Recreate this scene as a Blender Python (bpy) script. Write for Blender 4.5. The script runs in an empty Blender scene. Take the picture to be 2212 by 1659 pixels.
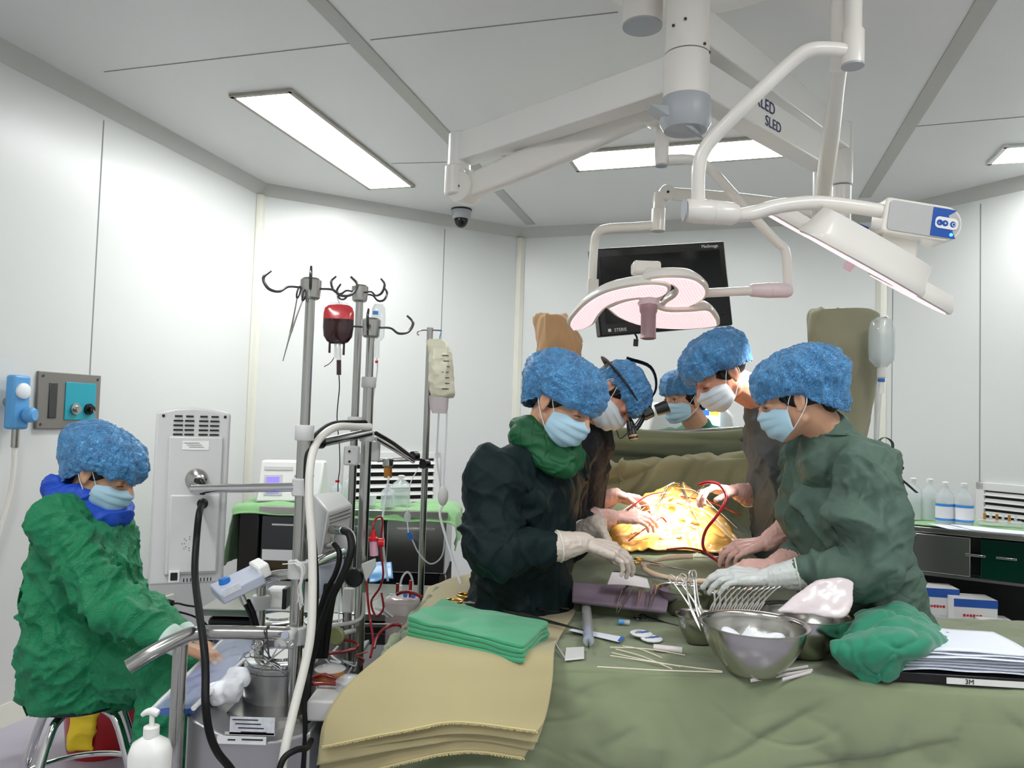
import bpy, bmesh, math, random
import numpy as np
from mathutils import Vector, Matrix, Euler

# ---------------------------------------------------------------- camera
IMW, IMH, FPX = 2212, 1659, 1660.0
EYE = Vector((0.0, 0.0, 1.44))
_p = math.atan(73.5 / FPX); _r = math.asin(0.031)
_fw = Vector((0, math.cos(_p), math.sin(_p)))
_rt0 = Vector((1, 0, 0)); _up0 = Vector((0, -math.sin(_p), math.cos(_p)))
_rt = _rt0 * math.cos(_r) + _up0 * math.sin(_r)
_up = _up0 * math.cos(_r) - _rt0 * math.sin(_r)
C = bpy.context.scene.collection
cam_d = bpy.data.cameras.new('camera'); cam = bpy.data.objects.new('camera', cam_d); C.objects.link(cam)
cam_d.sensor_width = 36; cam_d.lens = FPX / IMW * 36; cam_d.clip_start = .02
_m = Matrix((( _rt.x, _up.x, -_fw.x), (_rt.y, _up.y, -_fw.y), (_rt.z, _up.z, -_fw.z))).to_4x4()
_m.translation = EYE; cam.matrix_world = _m
bpy.context.scene.camera = cam
# ---------------------------------------------------------------- world, exposure
sc = bpy.context.scene
w = bpy.data.worlds.new('world'); sc.world = w; w.use_nodes = True
w.node_tree.nodes['Background'].inputs[0].default_value = (.8, .85, .9, 1)
w.node_tree.nodes['Background'].inputs[1].default_value = .3
sc.view_settings.view_transform = 'Standard'; sc.view_settings.look = 'None'
sc.view_settings.gamma = 1; sc.view_settings.use_curve_mapping = False
sc.view_settings.exposure = 0.8
PANEL_E = 17.0        # ceiling panels
FIELD_W = 150.0       # surgical lamps

def ray(px, py):
    return (_fw + _rt * ((px - IMW / 2) / FPX) - _up * ((py - IMH / 2) / FPX))
def at(px, py, Y):
    d = ray(px, py); return EYE + d * (Y / d.y)
def onz(px, py, z):
    d = ray(px, py); return EYE + d * ((z - EYE.z) / d.z)
def onplane(px, py, P, N):
    d = ray(px, py); return EYE + d * ((P - EYE).dot(N) / d.dot(N))
V = Vector
R = math.radians

# ---------------------------------------------------------------- noise
def _h(ix, iy, iz, s):
    h = (ix * 374761393 + iy * 668265263 + iz * 1442695041 + s * 974711) & 0x7fffffff
    h = ((h ^ (h >> 13)) * 1274126177) & 0x7fffffff
    return ((h ^ (h >> 16)) & 0xffffff) / float(0x7fffff) - 1.0
def vn(P, s=0):
    P = np.asarray(P, dtype=np.float64); i = np.floor(P).astype(np.int64); f = P - i; f = f * f * f * (f * (f * 6 - 15) + 10)
    x, y, z = i[:, 0], i[:, 1], i[:, 2]; r = 0
    for a in (0, 1):
        for b in (0, 1):
            for c in (0, 1):
                wgt = (f[:, 0] if a else 1 - f[:, 0]) * (f[:, 1] if b else 1 - f[:, 1]) * (f[:, 2] if c else 1 - f[:, 2])
                r = r + wgt * _h(x + a, y + b, z + c, s)
    return r
def fbm(P, s=0, o=3):
    r = 0; a = 1
    for k in range(o):
        r = r + a * vn(P * 2 ** k, s + k * 17); a *= .5
    return r
def ridge(P, s=0, o=2):
    r = 0; a = 1
    for k in range(o):
        n = 1 - np.abs(vn(P * 1.9 ** k, s + k * 31)) * 2.2
        r = r + a * np.clip(n, -0.6, 1) ; a *= .5
    return r
def folds(P, sc=(9, 9, 5), s=0, amp=.01, warp=.05, sharp=1.0):
    """crumpled cloth: ridged, warped noise, returned as a height"""
    W = np.stack([vn(P * 4 + 7, s + 1), vn(P * 4 + 3, s + 2), vn(P * 4 + 11, s + 3)], 1) * warp
    Q = (P + W) * np.array(sc)
    r = ridge(Q, s, 2); r = np.where(r > 0, r ** (1 + sharp), r * .6)
    return amp * (r * .7 + .5 * vn(Q * .45, s + 9))

def folds2(P, seed=0, amp=.01, hi=9, lo=2.2, tilt=.6, n=4, sharp=1.4, warp=.35):
    """long narrow creases running in a few tilted directions, as pulled cloth makes them"""
    rg = random.Random(seed); out = 0
    for k in range(n):
        a = rg.uniform(0, 6.28); e = np.array([math.cos(a) * tilt, math.sin(a) * tilt, 1.0]); e /= np.linalg.norm(e)
        u = np.cross(e, [math.sin(a), -math.cos(a), .1]); u /= np.linalg.norm(u); v = np.cross(e, u); s = rg.uniform(.8, 1.5)
        Q = np.stack([P @ u * hi * s, P @ v * hi * s, P @ e * lo], 1) + np.stack([vn(P * 3.3, seed + k), vn(P * 3.3, seed + k + 40), 0 * P[:, 0]], 1) * warp
        r = np.clip(1 - np.abs(vn(Q, seed * 7 + k)) * 2.6, 0, 1) ** sharp; m = np.clip(.45 + vn(P * 3.5 + k * 5.1, seed + 60 + k) * 1.5, 0, 1)
        out = out + r * m / s
    return amp * (out - .3 + .35 * vn(P * 4, seed + 90))

# ---------------------------------------------------------------- materials
def lin(c):
    return tuple(((v / 255) / 12.92 if v / 255 <= .04045 else ((v / 255 + .055) / 1.055) ** 2.4) for v in c[:3]) + (1,)
MATS = {}
def mk(name, col, rough=.5, metal=0, bump=None, var=None, emis=None, es=1, trans=0, alpha=1, coat=0, spec=.5, sheen=0, sss=0, crease=None, stretch=(1, 1, 1), weave=None, ior=1.45):
    m = bpy.data.materials.new(name); m.use_nodes = True; MATS[name] = m
    nt = m.node_tree; b = nt.nodes['Principled BSDF']; L = nt.links
    b.inputs['Base Color'].default_value = lin(col); b.inputs['Roughness'].default_value = rough
    b.inputs['Metallic'].default_value = metal; b.inputs['Alpha'].default_value = alpha
    b.inputs['Transmission Weight'].default_value = trans; b.inputs['Coat Weight'].default_value = coat
    b.inputs['Specular IOR Level'].default_value = spec; b.inputs['Sheen Weight'].default_value = sheen; b.inputs['IOR'].default_value = ior
    if sss: b.inputs['Subsurface Weight'].default_value = sss; b.inputs['Subsurface Radius'].default_value = (.02, .008, .004)
    if emis: b.inputs['Emission Color'].default_value = lin(emis); b.inputs['Emission Strength'].default_value = es
    tc = nt.nodes.new('ShaderNodeTexCoord'); mp = nt.nodes.new('ShaderNodeMapping'); L.new(tc.outputs['Object'], mp.inputs[0]); mp.inputs['Scale'].default_value = stretch
    def noise(sc, det=3):
        n = nt.nodes.new('ShaderNodeTexNoise'); n.inputs['Scale'].default_value = sc; n.inputs['Detail'].default_value = det; L.new(mp.outputs[0], n.inputs['Vector']); return n
    if var:
        n = noise(var[0], 4); mx = nt.nodes.new('ShaderNodeMix'); mx.data_type = 'RGBA'
        a = lin([max(0, v * (1 - var[1])) for v in col]); c = lin([min(255, v * (1 + var[1])) for v in col])
        if len(var) > 2: c = lin(var[2])
        mx.inputs[6].default_value = a; mx.inputs[7].default_value = c; L.new(n.outputs['Fac'], mx.inputs[0]); L.new(mx.outputs[2], b.inputs['Base Color'])
    last = None
    def add_bump(src, st, dist):
        nonlocal last
        bp = nt.nodes.new('ShaderNodeBump'); bp.inputs['Strength'].default_value = st; bp.inputs['Distance'].default_value = dist
        L.new(src, bp.inputs['Height'])
        if last: L.new(last, bp.inputs['Normal'])
        last = bp.outputs[0]; L.new(last, b.inputs['Normal'])
    if bump: n = noise(bump[0], 4); add_bump(n.outputs['Fac'], bump[1], bump[2] if len(bump) > 2 else .01)
    if crease:
        n1 = noise(crease[0] * .7, 2); mm = nt.nodes.new('ShaderNodeMix'); mm.data_type = 'VECTOR'; mm.inputs[0].default_value = .25
        L.new(mp.outputs[0], mm.inputs[4]); L.new(n1.outputs['Color'], mm.inputs[5])
        v = nt.nodes.new('ShaderNodeTexVoronoi'); v.feature = 'DISTANCE_TO_EDGE'; v.inputs['Scale'].default_value = crease[0]; L.new(mm.outputs[1], v.inputs['Vector'])
        mr = nt.nodes.new('ShaderNodeMapRange'); mr.inputs[2].default_value = .14; mr.interpolation_type = 'SMOOTHSTEP'; L.new(v.outputs['Distance'], mr.inputs[0])
        add_bump(mr.outputs[0], crease[1], .008)
    if weave:
        wv = nt.nodes.new('ShaderNodeTexWave'); wv.inputs['Scale'].default_value = weave[0]; wv.bands_direction = 'DIAGONAL'; L.new(tc.outputs['Object'], wv.inputs['Vector']); add_bump(wv.outputs['Fac'], weave[1], .001)
    return m

# ---------------------------------------------------------------- mesh builder
def frame_of(d, hint=V((0, 0, 1))):
    d = d.normalized(); h = hint if abs(d.dot(hint)) < .95 else V((1, 0, 0))
    s = d.cross(h).normalized(); return d, s, s.cross(d).normalized()
def crom(P, n):
    P = [V(p) for p in P]
    if n <= 1 or len(P) < 3: return P
    Q = [P[0] * 2 - P[1]] + P + [P[-1] * 2 - P[-2]]; out = []
    for i in range(1, len(Q) - 2):
        for k in range(n):
            t = k / n; a, b, c, d = Q[i - 1], Q[i], Q[i + 1], Q[i + 2]
            out.append(.5 * ((2 * b) + (c - a) * t + (2 * a - 5 * b + 4 * c - d) * t * t + (3 * b - a - 3 * c + d) * t ** 3))
    out.append(P[-1]); return out
ORG = {}
def fix(o, parent):
    """put the object's origin at its base (top level) or on its parent's origin"""
    if parent is None:
        if o.type == 'MESH' and len(o.data.vertices):
            co = np.empty(len(o.data.vertices) * 3); o.data.vertices.foreach_get('co', co); co = co.reshape(-1, 3)
            b = V(((co[:, 0].min() + co[:, 0].max()) / 2, (co[:, 1].min() + co[:, 1].max()) / 2, co[:, 2].min()))
            o.data.transform(Matrix.Translation(-b)); o.location = b; ORG[o] = b
    else:
        b = ORG[parent]; ORG[o] = b; o.data.transform(Matrix.Translation(-b)); o.parent = parent
class MB:
    def __init__(s): s.v = []; s.f = []
    def add(s, vs, fs):
        n = len(s.v); s.v += [V(v) for v in vs]; s.f += [tuple(i + n for i in f) for f in fs]; return s
    def box(s, c, size, rot=None, taper=1):
        c = V(c); x, y, z = [k / 2 for k in size]; M3 = rot if rot is not None else Matrix.Identity(3)
        vs = [c + M3 @ V((a * (x * (taper if k > 0 else 1)), b * (y * (taper if k > 0 else 1)), k * z)) for k in (-1, 1) for a, b in ((-1, -1), (1, -1), (1, 1), (-1, 1))]
        return s.add(vs, [(3, 2, 1, 0), (4, 5, 6, 7), (0, 1, 5, 4), (1, 2, 6, 5), (2, 3, 7, 6), (3, 0, 4, 7)])
    def rings(s, rings, cap=True, closed=True):
        n = len(rings[0]); vs = [p for r in rings for p in r]; fs = []
        for i in range(len(rings) - 1):
            for j in range(n if closed else n - 1):
                k = (j + 1) % n; fs.append((i * n + j, i * n + k, (i + 1) * n + k, (i + 1) * n + j))
        if cap and closed:
            fs.append(tuple(range(n - 1, -1, -1))); fs.append(tuple(range((len(rings) - 1) * n, len(rings) * n)))
        return s.add(vs, fs)
    def tube(s, P, r, seg=10, n=1, flat=None, hint=V((0, 0, 1)), cap=True):
        """r number or list; flat=(a,b) scales the two axes"""
        k0 = len(P); P = crom(P, n); rs = []
        rad = [r] * len(P) if not isinstance(r, (list, tuple)) else [np.interp(i / (len(P) - 1) * (k0 - 1), range(k0), r) for i in range(len(P))]
        d0, a, b = frame_of(P[1] - P[0], hint)
        for i, p in enumerate(P):
            t = (P[min(i + 1, len(P) - 1)] - P[max(i - 1, 0)]).normalized()
            a = (a - t * a.dot(t)).normalized(); b = t.cross(a) * -1
            fa, fb = flat if flat else (1, 1)
            rs.append([p + (a * (math.cos(q) * fa) + b * (math.sin(q) * fb)) * rad[i] for q in [2 * math.pi * j / seg for j in range(seg)]])
        return s.rings(rs, cap)
    def cyl(s, a, b, r, r2=None, seg=20): return s.tube([V(a), V(b)], [r, r if r2 is None else r2], seg)
    def lathe(s, prof, o, axis=V((0, 0, 1)), seg=28, cap=True, sx=1, sy=1):
        d, a, b = frame_of(V(axis)); o = V(o)
        return s.rings([[o + d * h + (a * math.cos(q) * sx + b * math.sin(q) * sy) * max(r, 1e-4) for q in [2 * math.pi * j / seg for j in range(seg)]] for r, h in prof], cap)
    def ell(s, c, r, rot=None, seg=20, ns=12):
        c = V(c); M3 = rot if rot is not None else Matrix.Identity(3)
        if not isinstance(r, (list, tuple, Vector)): r = (r, r, r)
        rs = [[c + M3 @ V((r[0] * math.sin(t) * math.cos(q), r[1] * math.sin(t) * math.sin(q), r[2] * math.cos(t))) for q in [-2 * math.pi * j / seg for j in range(seg)]] for t in [max(.01, min(math.pi - .01, math.pi * i / ns)) for i in range(ns + 1)]]
        return s.rings(rs)
    def cap(s, a, b, r1, r2=None, seg=14, flat=None, hint=V((0, 0, 1))):
        """tapered capsule"""
        a = V(a); b = V(b); r2 = r1 if r2 is None else r2; d = (b - a).normalized(); P = []; rr = []
        for t in (.15, .5, .8, 1): P.append(a - d * r1 * math.cos(t * math.pi / 2)); rr.append(r1 * math.sin(t * math.pi / 2))
        P.append((a + b) / 2); rr.append((r1 + r2) / 2)
        for t in (1, .8, .5, .15): P.append(b + d * r2 * math.cos(t * math.pi / 2)); rr.append(r2 * math.sin(t * math.pi / 2))
        return s.tube(P, rr, seg, 1, flat, hint)
    def chain(s, P, r, seg=14, flat=None, hint=V((0, 0, 1)), n=4):
        """smooth limb through points with rounded ends"""
        P = [V(p) for p in P]
        s.tube(P, r, seg, n, flat, hint)
        if flat is None: s.ell(P[0], r[0], None, 14, 8); s.ell(P[-1], r[-1], None, 14, 8)
        return s
    def grid(s, G, th=0, closed_u=False):
        """G: array nu x nv x 3; th: thickness"""
        G = np.asarray(G); nu, nv = G.shape[:2]
        du = np.gradient(G, axis=0); dv = np.gradient(G, axis=1); N = np.cross(du, dv); N /= np.linalg.norm(N, axis=2, keepdims=True) + 1e-12
        def q(o, flip):
            fs = []
            for i in range(nu - 1):
                for j in range(nv - 1):
                    f = (o + i * nv + j, o + i * nv + j + 1, o + (i + 1) * nv + j + 1, o + (i + 1) * nv + j); fs.append(f[::-1] if flip else f)
            return fs
        A = [V(p) for p in G.reshape(-1, 3)]
        if not th: return s.add(A, q(0, False))
        B = [V(p) for p in (G - N * th).reshape(-1, 3)]; o = nu * nv; fs = q(0, True) + q(o, False)
        for j in range(nv - 1):
            fs.append((j, j + 1, o + j + 1, o + j)); k = (nu - 1) * nv; fs.append((o + k + j, o + k + j + 1, k + j + 1, k + j))
        for i in range(nu - 1):
            fs.append((o + i * nv, o + (i + 1) * nv, (i + 1) * nv, i * nv)); k = nv - 1; fs.append((i * nv + k, (i + 1) * nv + k, o + (i + 1) * nv + k, o + i * nv + k))
        return s.add(A + B, fs)
    def extr(s, poly, O, X, Y, th):
        """polygon (list of 2d) in plane O,X,Y extruded by th along X x Y"""
        X = V(X).normalized(); Y = V(Y).normalized(); N = X.cross(Y); O = V(O); n = len(poly)
        A = [O + X * p[0] + Y * p[1] for p in poly]; B = [p + N * th for p in A]
        return s.add(A + B, [tuple(range(n - 1, -1, -1)), tuple(range(n, 2 * n))] + [(i, (i + 1) % n, n + (i + 1) % n, n + i) for i in range(n)])
    def mesh(s, name):
        me = bpy.data.meshes.new(name); me.from_pydata([tuple(v) for v in s.v], [], s.f); me.validate(); me.update(); return me
    def build(s, name, mat, parent=None, bevel=0, ang=40, label=None, seg=2, sub=0):
        me = s.mesh(name); bm = bmesh.new(); bm.from_mesh(me); bmesh.ops.recalc_face_normals(bm, faces=bm.faces); bm.to_mesh(me); bm.free()
        o = bpy.data.objects.new(name, me); C.objects.link(o); me.materials.append(MATS[mat] if isinstance(mat, str) else mat)
        me.polygons.foreach_set('use_smooth', [True] * len(me.polygons))
        if ang < 179: me.set_sharp_from_angle(angle=R(ang))
        if bevel:
            b = o.modifiers.new('bevel', 'BEVEL'); b.width = bevel; b.segments = seg; b.limit_method = 'ANGLE'; b.angle_limit = R(35); b.harden_normals = False
        if sub: b = o.modifiers.new('sub', 'SUBSURF'); b.levels = sub; b.render_levels = sub
        fix(o, parent)
        if label: o['label'] = label
        return o
def patch(ctrl, nu, nv):
    """catmull-rom surface through a control grid"""
    rows = [crom(r, 12) for r in ctrl]; rows = [[np.array(r[int(round(k * (len(r) - 1) / (nv - 1)))] if False else r[0]) for k in range(1)] for r in rows] and rows
    def res(L, n):
        L = np.array([list(p) for p in L]); t = np.linspace(0, len(L) - 1, n); i = np.clip(np.floor(t).astype(int), 0, len(L) - 2); f = (t - i)[:, None]; return L[i] * (1 - f) + L[i + 1] * f
    A = np.array([res(r, nv) for r in rows]); out = np.zeros((nu, nv, 3))
    for j in range(nv): out[:, j] = res(crom([V(p) for p in A[:, j]], 12), nu)
    return out
def dispg(G, fn):
    """displace a grid along its normals by fn(points)"""
    du = np.gradient(G, axis=0); dv = np.gradient(G, axis=1); N = np.cross(du, dv); N /= np.linalg.norm(N, axis=2, keepdims=True) + 1e-12
    return G + N * fn(G.reshape(-1, 3)).reshape(G.shape[:2])[..., None]
def sculpt(name, mb, mat, parent=None, voxel=.008, it=8, disp=None, label=None, post=None, off=0, ang=180):
    """weld every shape in mb into ONE continuous skin, smooth it, then sculpt folds into it"""
    me = mb.mesh('tmp'); o = bpy.data.objects.new('tmp', me); C.objects.link(o)
    m = o.modifiers.new('r', 'REMESH'); m.mode = 'VOXEL'; m.voxel_size = voxel
    if it: s2 = o.modifiers.new('s', 'SMOOTH'); s2.factor = .5; s2.iterations = it
    dg = bpy.context.evaluated_depsgraph_get(); nm = bpy.data.meshes.new_from_object(o.evaluated_get(dg)); bpy.data.objects.remove(o); bpy.data.meshes.remove(me)
    n = len(nm.vertices); co = np.empty(n * 3); nm.vertices.foreach_get('co', co); co = co.reshape(-1, 3)
    no = np.empty(n * 3); nm.vertices.foreach_get('normal', no); no = no.reshape(-1, 3)
    if off: co = co + no * off
    if disp is not None: co = co + no * disp(co, no)[:, None]
    if post is not None: co = post(co, no)
    nm.vertices.foreach_set('co', co.ravel()); nm.name = name; nm.update()
    ob = bpy.data.objects.new(name, nm); C.objects.link(ob); nm.materials.clear(); nm.materials.append(MATS[mat])
    nm.polygons.foreach_set('use_smooth', [True] * len(nm.polygons)); fix(ob, parent)
    if label: ob['label'] = label
    return ob
def thing(name, label, cat, loc=(0, 0, 0), group=None):
    o = bpy.data.objects.new(name, None); C.objects.link(o); o.location = loc; o.empty_display_size = .05; ORG[o] = V(loc)
    o['label'] = label; o['category'] = cat
    if group: o['group'] = group
    return o
def tag(o, label, cat, group=None, kind=None):
    o['label'] = label; o['category'] = cat
    if group: o['group'] = group
    if kind: o['kind'] = kind
    return o
def struct(o): o['kind'] = 'structure'; return o
def dup(root, loc=None, rot=None, label=None, group=None, M4=None):
    def cp(o, par):
        c = o.copy(); C.objects.link(c)
        if par is not None: c.parent = par
        for ch in list(o.children): cp(ch, c)
        return c
    r = cp(root, None)
    if loc is not None: r.location = loc
    if rot is not None: r.rotation_euler = rot
    if M4 is not None: r.matrix_world = M4
    if label: r['label'] = label
    if group: r['group'] = group
    return r
def text(s, size, mat, parent, O, X, Y, name='lettering', th=.0004, align='LEFT', label=None):
    cu = bpy.data.curves.new('t', 'FONT'); cu.body = s; cu.size = size; cu.extrude = th; cu.align_x = align
    o = bpy.data.objects.new('t', cu); C.objects.link(o)
    me = bpy.data.meshes.new_from_object(o.evaluated_get(bpy.context.evaluated_depsgraph_get())); bpy.data.objects.remove(o); bpy.data.curves.remove(cu)
    X = V(X).normalized(); Y = V(Y); Y = (Y - X * Y.dot(X)).normalized(); N = X.cross(Y)
    M4 = Matrix(((X.x, Y.x, N.x, O[0]), (X.y, Y.y, N.y, O[1]), (X.z, Y.z, N.z, O[2]), (0, 0, 0, 1))); me.transform(M4); me.materials.append(MATS[mat])
    ob = bpy.data.objects.new(name, me); C.objects.link(ob); fix(ob, parent)
    if label: ob['label'] = label
    return ob
def frm(X, Z):
    """3x3 with given x axis and roughly given z axis"""
    X = V(X).normalized(); Z = V(Z); Y = Z.cross(X).normalized(); Z = X.cross(Y); return Matrix(((X.x, Y.x, Z.x), (X.y, Y.y, Z.y), (X.z, Y.z, Z.z)))
def tubing(name, lab, cat, pts, r, mat, n=8, group=None):
    o = MB().tube(pts, r, 12, n).build(name, mat); return tag(o, lab, cat, group)
# ================================================================ materials
mk('wall', (214, 216, 213), .32, bump=(2.5, .05, .01), spec=.5)
mk('ceiling', (218, 218, 215), .38, bump=(1.6, .05, .02), var=(.8, .02))
mk('strip', (176, 175, 168), .45)
mk('crown', (188, 188, 182), .4)
mk('cream_trim', (222, 221, 208), .35)
mk('seam', (140, 142, 140), .6)
mk('floor', (176, 172, 186), .22, bump=(3, .05), var=(2, .05))
mk('white_plastic', (226, 226, 222), .3)
mk('warm_white', (228, 224, 216), .28, coat=.3)
mk('grey_plastic', (176, 176, 174), .4)
mk('lamp_grey', (168, 172, 176), .35)
mk('dark_plastic', (30, 30, 32), .4)
mk('black', (12, 12, 13), .35)
mk('screen_black', (8, 9, 12), .12)
mk('steel', (182, 180, 174), .22, metal=1, bump=(40, .03, .002))
mk('steel_brushed', (178, 177, 173), .22, metal=1, stretch=(1, 1, 14), bump=(30, .05, .002))
mk('chrome', (205, 205, 203), .1, metal=1)
mk('dark_steel', (92, 92, 92), .3, metal=1)
mk('gold', (186, 142, 62), .25, metal=1)
mk('panel_light', (255, 255, 255), .5, emis=(252, 254, 255), es=PANEL_E)
mk('dirty_white', (214, 212, 204), .5, var=(24, .1, (150, 138, 120)))
mk('grey_label', (205, 208, 214), .6, var=(60, .15))
mk('ink', (30, 32, 38), .6)
mk('navy_ink', (28, 44, 92), .5)
mk('white_ink', (230, 230, 230), .5)
mk('dark_glass', (14, 14, 16), .05)
# ================================================================ room
H = 3.0
A = onz(562, 399, H); B = onz(1126, 496, H); Cc = onz(1908, 457, H)
L0 = onz(0, 97, H); dL = (A - L0).normalized()
def hd(a, l): return V((math.sin(R(a)) * l, math.cos(R(a)) * l, 0))
R0 = onz(2212, 385, H); dR = (R0 - Cc).normalized()
D = Cc + dR * 2.1; E = D + hd(195, 4.6); F_ = E + hd(240, 2.1); G = F_ + hd(286, 2.75); V0 = A - dL * 4.6
ring = [V0, A, B, Cc, D, E, F_, G]; wn = ['left', 'back_left', 'back', 'back_right', 'right', 'front_right', 'front', 'front_left']
cen = sum(ring, V((0, 0, 0))) / 8; WALL = {}
for i, nme in enumerate(wn):
    a, b = ring[i].copy(), ring[(i + 1) % 8].copy(); a.z = b.z = 0; t = (b - a).normalized(); n = V((-t.y, t.x, 0))
    if n.dot(a - cen) < 0: n = -n
    WALL[nme] = (a, b, t, -n)
    e = t * .03
    mb = MB().add([a - e, b + e, b + e + n * .08, a - e + n * .08] + [p + V((0, 0, H)) for p in (a - e, b + e, b + e + n * .08, a - e + n * .08)], [(0, 1, 2, 3), (4, 5, 6, 7), (0, 1, 5, 4), (1, 2, 6, 5), (2, 3, 7, 6), (3, 0, 4, 7)])
    WALL[nme] += (struct(mb.build('wall_' + nme, 'wall')),)
def poly_slab(pts, z0, z1, name, mat):
    n = len(pts); mb = MB().add([V((p.x, p.y, z0)) for p in pts] + [V((p.x, p.y, z1)) for p in pts], [tuple(range(n)), tuple(range(n, 2 * n))] + [(i, (i + 1) % n, n + (i + 1) % n, n + i) for i in range(n)])
    return struct(mb.build(name, mat))
big = [cen + (p - cen) * 1.02 for p in ring]
floor = poly_slab(big, -.1, 0, 'floor', 'floor'); ceil = poly_slab(big, H, H + .1, 'ceiling', 'ceiling')
ti = 1
def trim(mb, mat, nm='trim_'):
    global ti
    o = struct(mb.build(nm + str(ti), mat, bevel=.002)); ti += 1; return o
for nme in wn:       # sloped crown strip under the ceiling, coved base
    a, b, t, n, _ = WALL[nme]
    for prof, mat, nm in (([(0, H), (.065, H), (0, H - .075)], 'crown', None), ([(0, 0), (.03, 0), (.006, .09), (0, .09)], 'cream_trim', 'baseboard_' + nme)):
        mb = MB().rings([[p + n * q[0] + V((0, 0, q[1])) for q in prof] for p in (a, b)])
        if nm: struct(mb.build(nm, mat))
        else: trim(mb, mat)
for P in (A, B, Cc, D):      # corner posts with screws
    i = ring.index(P); n1 = WALL[wn[i - 1]][3]; n2 = WALL[wn[i]][3]; t1 = -WALL[wn[i - 1]][2]; t2 = WALL[wn[i]][2]; b0 = V((P.x, P.y, .09)); w_ = .04
    pr = [b0, b0 + t1 * w_, b0 + t1 * w_ + n1 * .008, b0 + (n1 + n2) * .022, b0 + t2 * w_ + n2 * .008, b0 + t2 * w_]
    o = trim(MB().rings([pr, [p + V((0, 0, H - .09 - .075)) for p in pr]]), 'cream_trim')
    sm = MB()
    for z in (.5, 1.1, 1.5, 1.9, 2.3, 2.75):
        for tt, nn in ((t1, n1), (t2, n2)): q = V((P.x, P.y, z)) + tt * (w_ * .62) + nn * .012; sm.cyl(q, q + nn * .003, .004, seg=8)
    sm.build('screw', 'dark_steel', o)
def wallpt(nme, px, py, off=0):
    a, b, t, n, _ = WALL[nme]; return onplane(px, py, a, n) + n * off
for nme, px, py in (('left', 222, 300), ('back_left', 957, 600), ('back_right', 2118, 600), ('back_right', 1929, 600)):
    a, b, t, n, wo = WALL[nme]; q = wallpt(nme, px, py); q.z = H / 2
    MB().box(q + n * .0008, (.006, .0022, H - .2), frm(t, V((0, 0, 1)))).build('panel_seam', 'seam', wo)
# ceiling strips and seams
def on_ceiling(p0, p1, wdt, name, mat, th=.006):
    a = onz(*p0, H); b = onz(*p1, H); d = (b - a).normalized(); s = V((d.y, -d.x, 0))
    mb = MB().box((a + b) / 2 - V((0, 0, th / 2)), ((b - a).length, wdt, th), frm(d, V((0, 0, 1))))
    return mb
for p0, p1 in (((690, 4), (1146, 484)), ((2128, 4), (1868, 426))):
    a = onz(*p0, H); b = onz(*p1, H); d = (b - a).normalized(); a = a - d * 2.6
    mb = MB().box((a + b) / 2 - V((0, 0, .003)), ((b - a).length, .075, .006), frm(d, V((0, 0, 1)))); trim(mb, 'strip')
for p0, p1 in (((225, 155), (765, 92)), ((800, 86), (1335, 26)), ((845, 353), (965, 350)), ((1975, 273), (2212, 252)), ((1010, 345), (1200, 325))):
    on_ceiling(p0, p1, .005, 's', 'seam', .002).build('panel_seam', 'seam', ceil)
# ceiling light fixtures
def panel_light(q, lab, stain=True):
    """q: four ceiling pixels or points, long sides 0-1 and 3-2"""
    q = [onz(*p, H) if not isinstance(p, Vector) else p for p in q]; c = sum(q, V((0, 0, 0))) / 4; t = ((q[1] - q[0]) + (q[2] - q[3])).normalized(); s = V((-t.y, t.x, 0))
    l = ((q[1] - q[0]).length + (q[2] - q[3]).length) / 2; w_ = ((q[3] - q[0]).length + (q[2] - q[1]).length) / 2
    r = thing('ceiling_light', lab, 'ceiling light', c - V((0, 0, .03))); M3 = frm(t, V((0, 0, 1)))
    f = MB()
    for sx, sy, lx, ly in ((0, 1, l, .026), (0, -1, l, .026), (1, 0, .026, w_), (-1, 0, .026, w_)):
        f.box(c + t * sx * (l / 2) + s * sy * (w_ / 2) - V((0, 0, .007)), (lx + .03, ly, .016) if sy else (lx, ly + .03, .016), M3)
    f.build('frame', 'dirty_white' if stain else 'white_plastic', r, .003)
    MB().box(c - V((0, 0, .008)), (l - .02, w_ - .02, .012), M3).build('diffuser', 'panel_light', r)
    return r, l, w_
_, PL, PW = panel_light([(505, 206), (800, 406), (890, 398), (624, 192)], 'long white ceiling light with stained frame above the left wall')
panel_light([(1200, 366), (1712, 328), (1690, 296), (1275, 327)], 'wide glowing ceiling light behind the surgical lamp arms')
panel_light([onz(2168, 318, H), onz(2168, 318, H) + V((.35, 1.15, 0)) * -.35 + V((1.15, -.35, 0)) * .9, onz(2168, 318, H) + V((1.15, -.35, 0)) * .9, onz(2190, 295, H)] if False else
            [onz(2172, 314, H), onz(2172, 314, H) + V((1.2, -.35, 0)), onz(2172, 314, H) + V((1.28, -.08, 0)), onz(2172, 314, H) + V((.08, .27, 0))], 'ceiling light cut off by the right edge of the photo', False)
for i, (x, y, a) in enumerate(((-1.2, .9, 105), (1.6, 0.9, 60), (0.1, -.6, 15))):      # the ring of lights goes on behind the camera
    c = V((x, y, H)); t = V((math.cos(R(a)), math.sin(R(a)), 0)); s = V((-t.y, t.x, 0))
    panel_light([c - t * .65 - s * .15, c + t * .65 - s * .15, c + t * .65 + s * .15, c - t * .65 + s * .15], ('ceiling light over the seated nurse side behind the camera', 'ceiling light over the right hand corner behind the camera', 'ceiling light directly behind the camera')[i], False)
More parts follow.
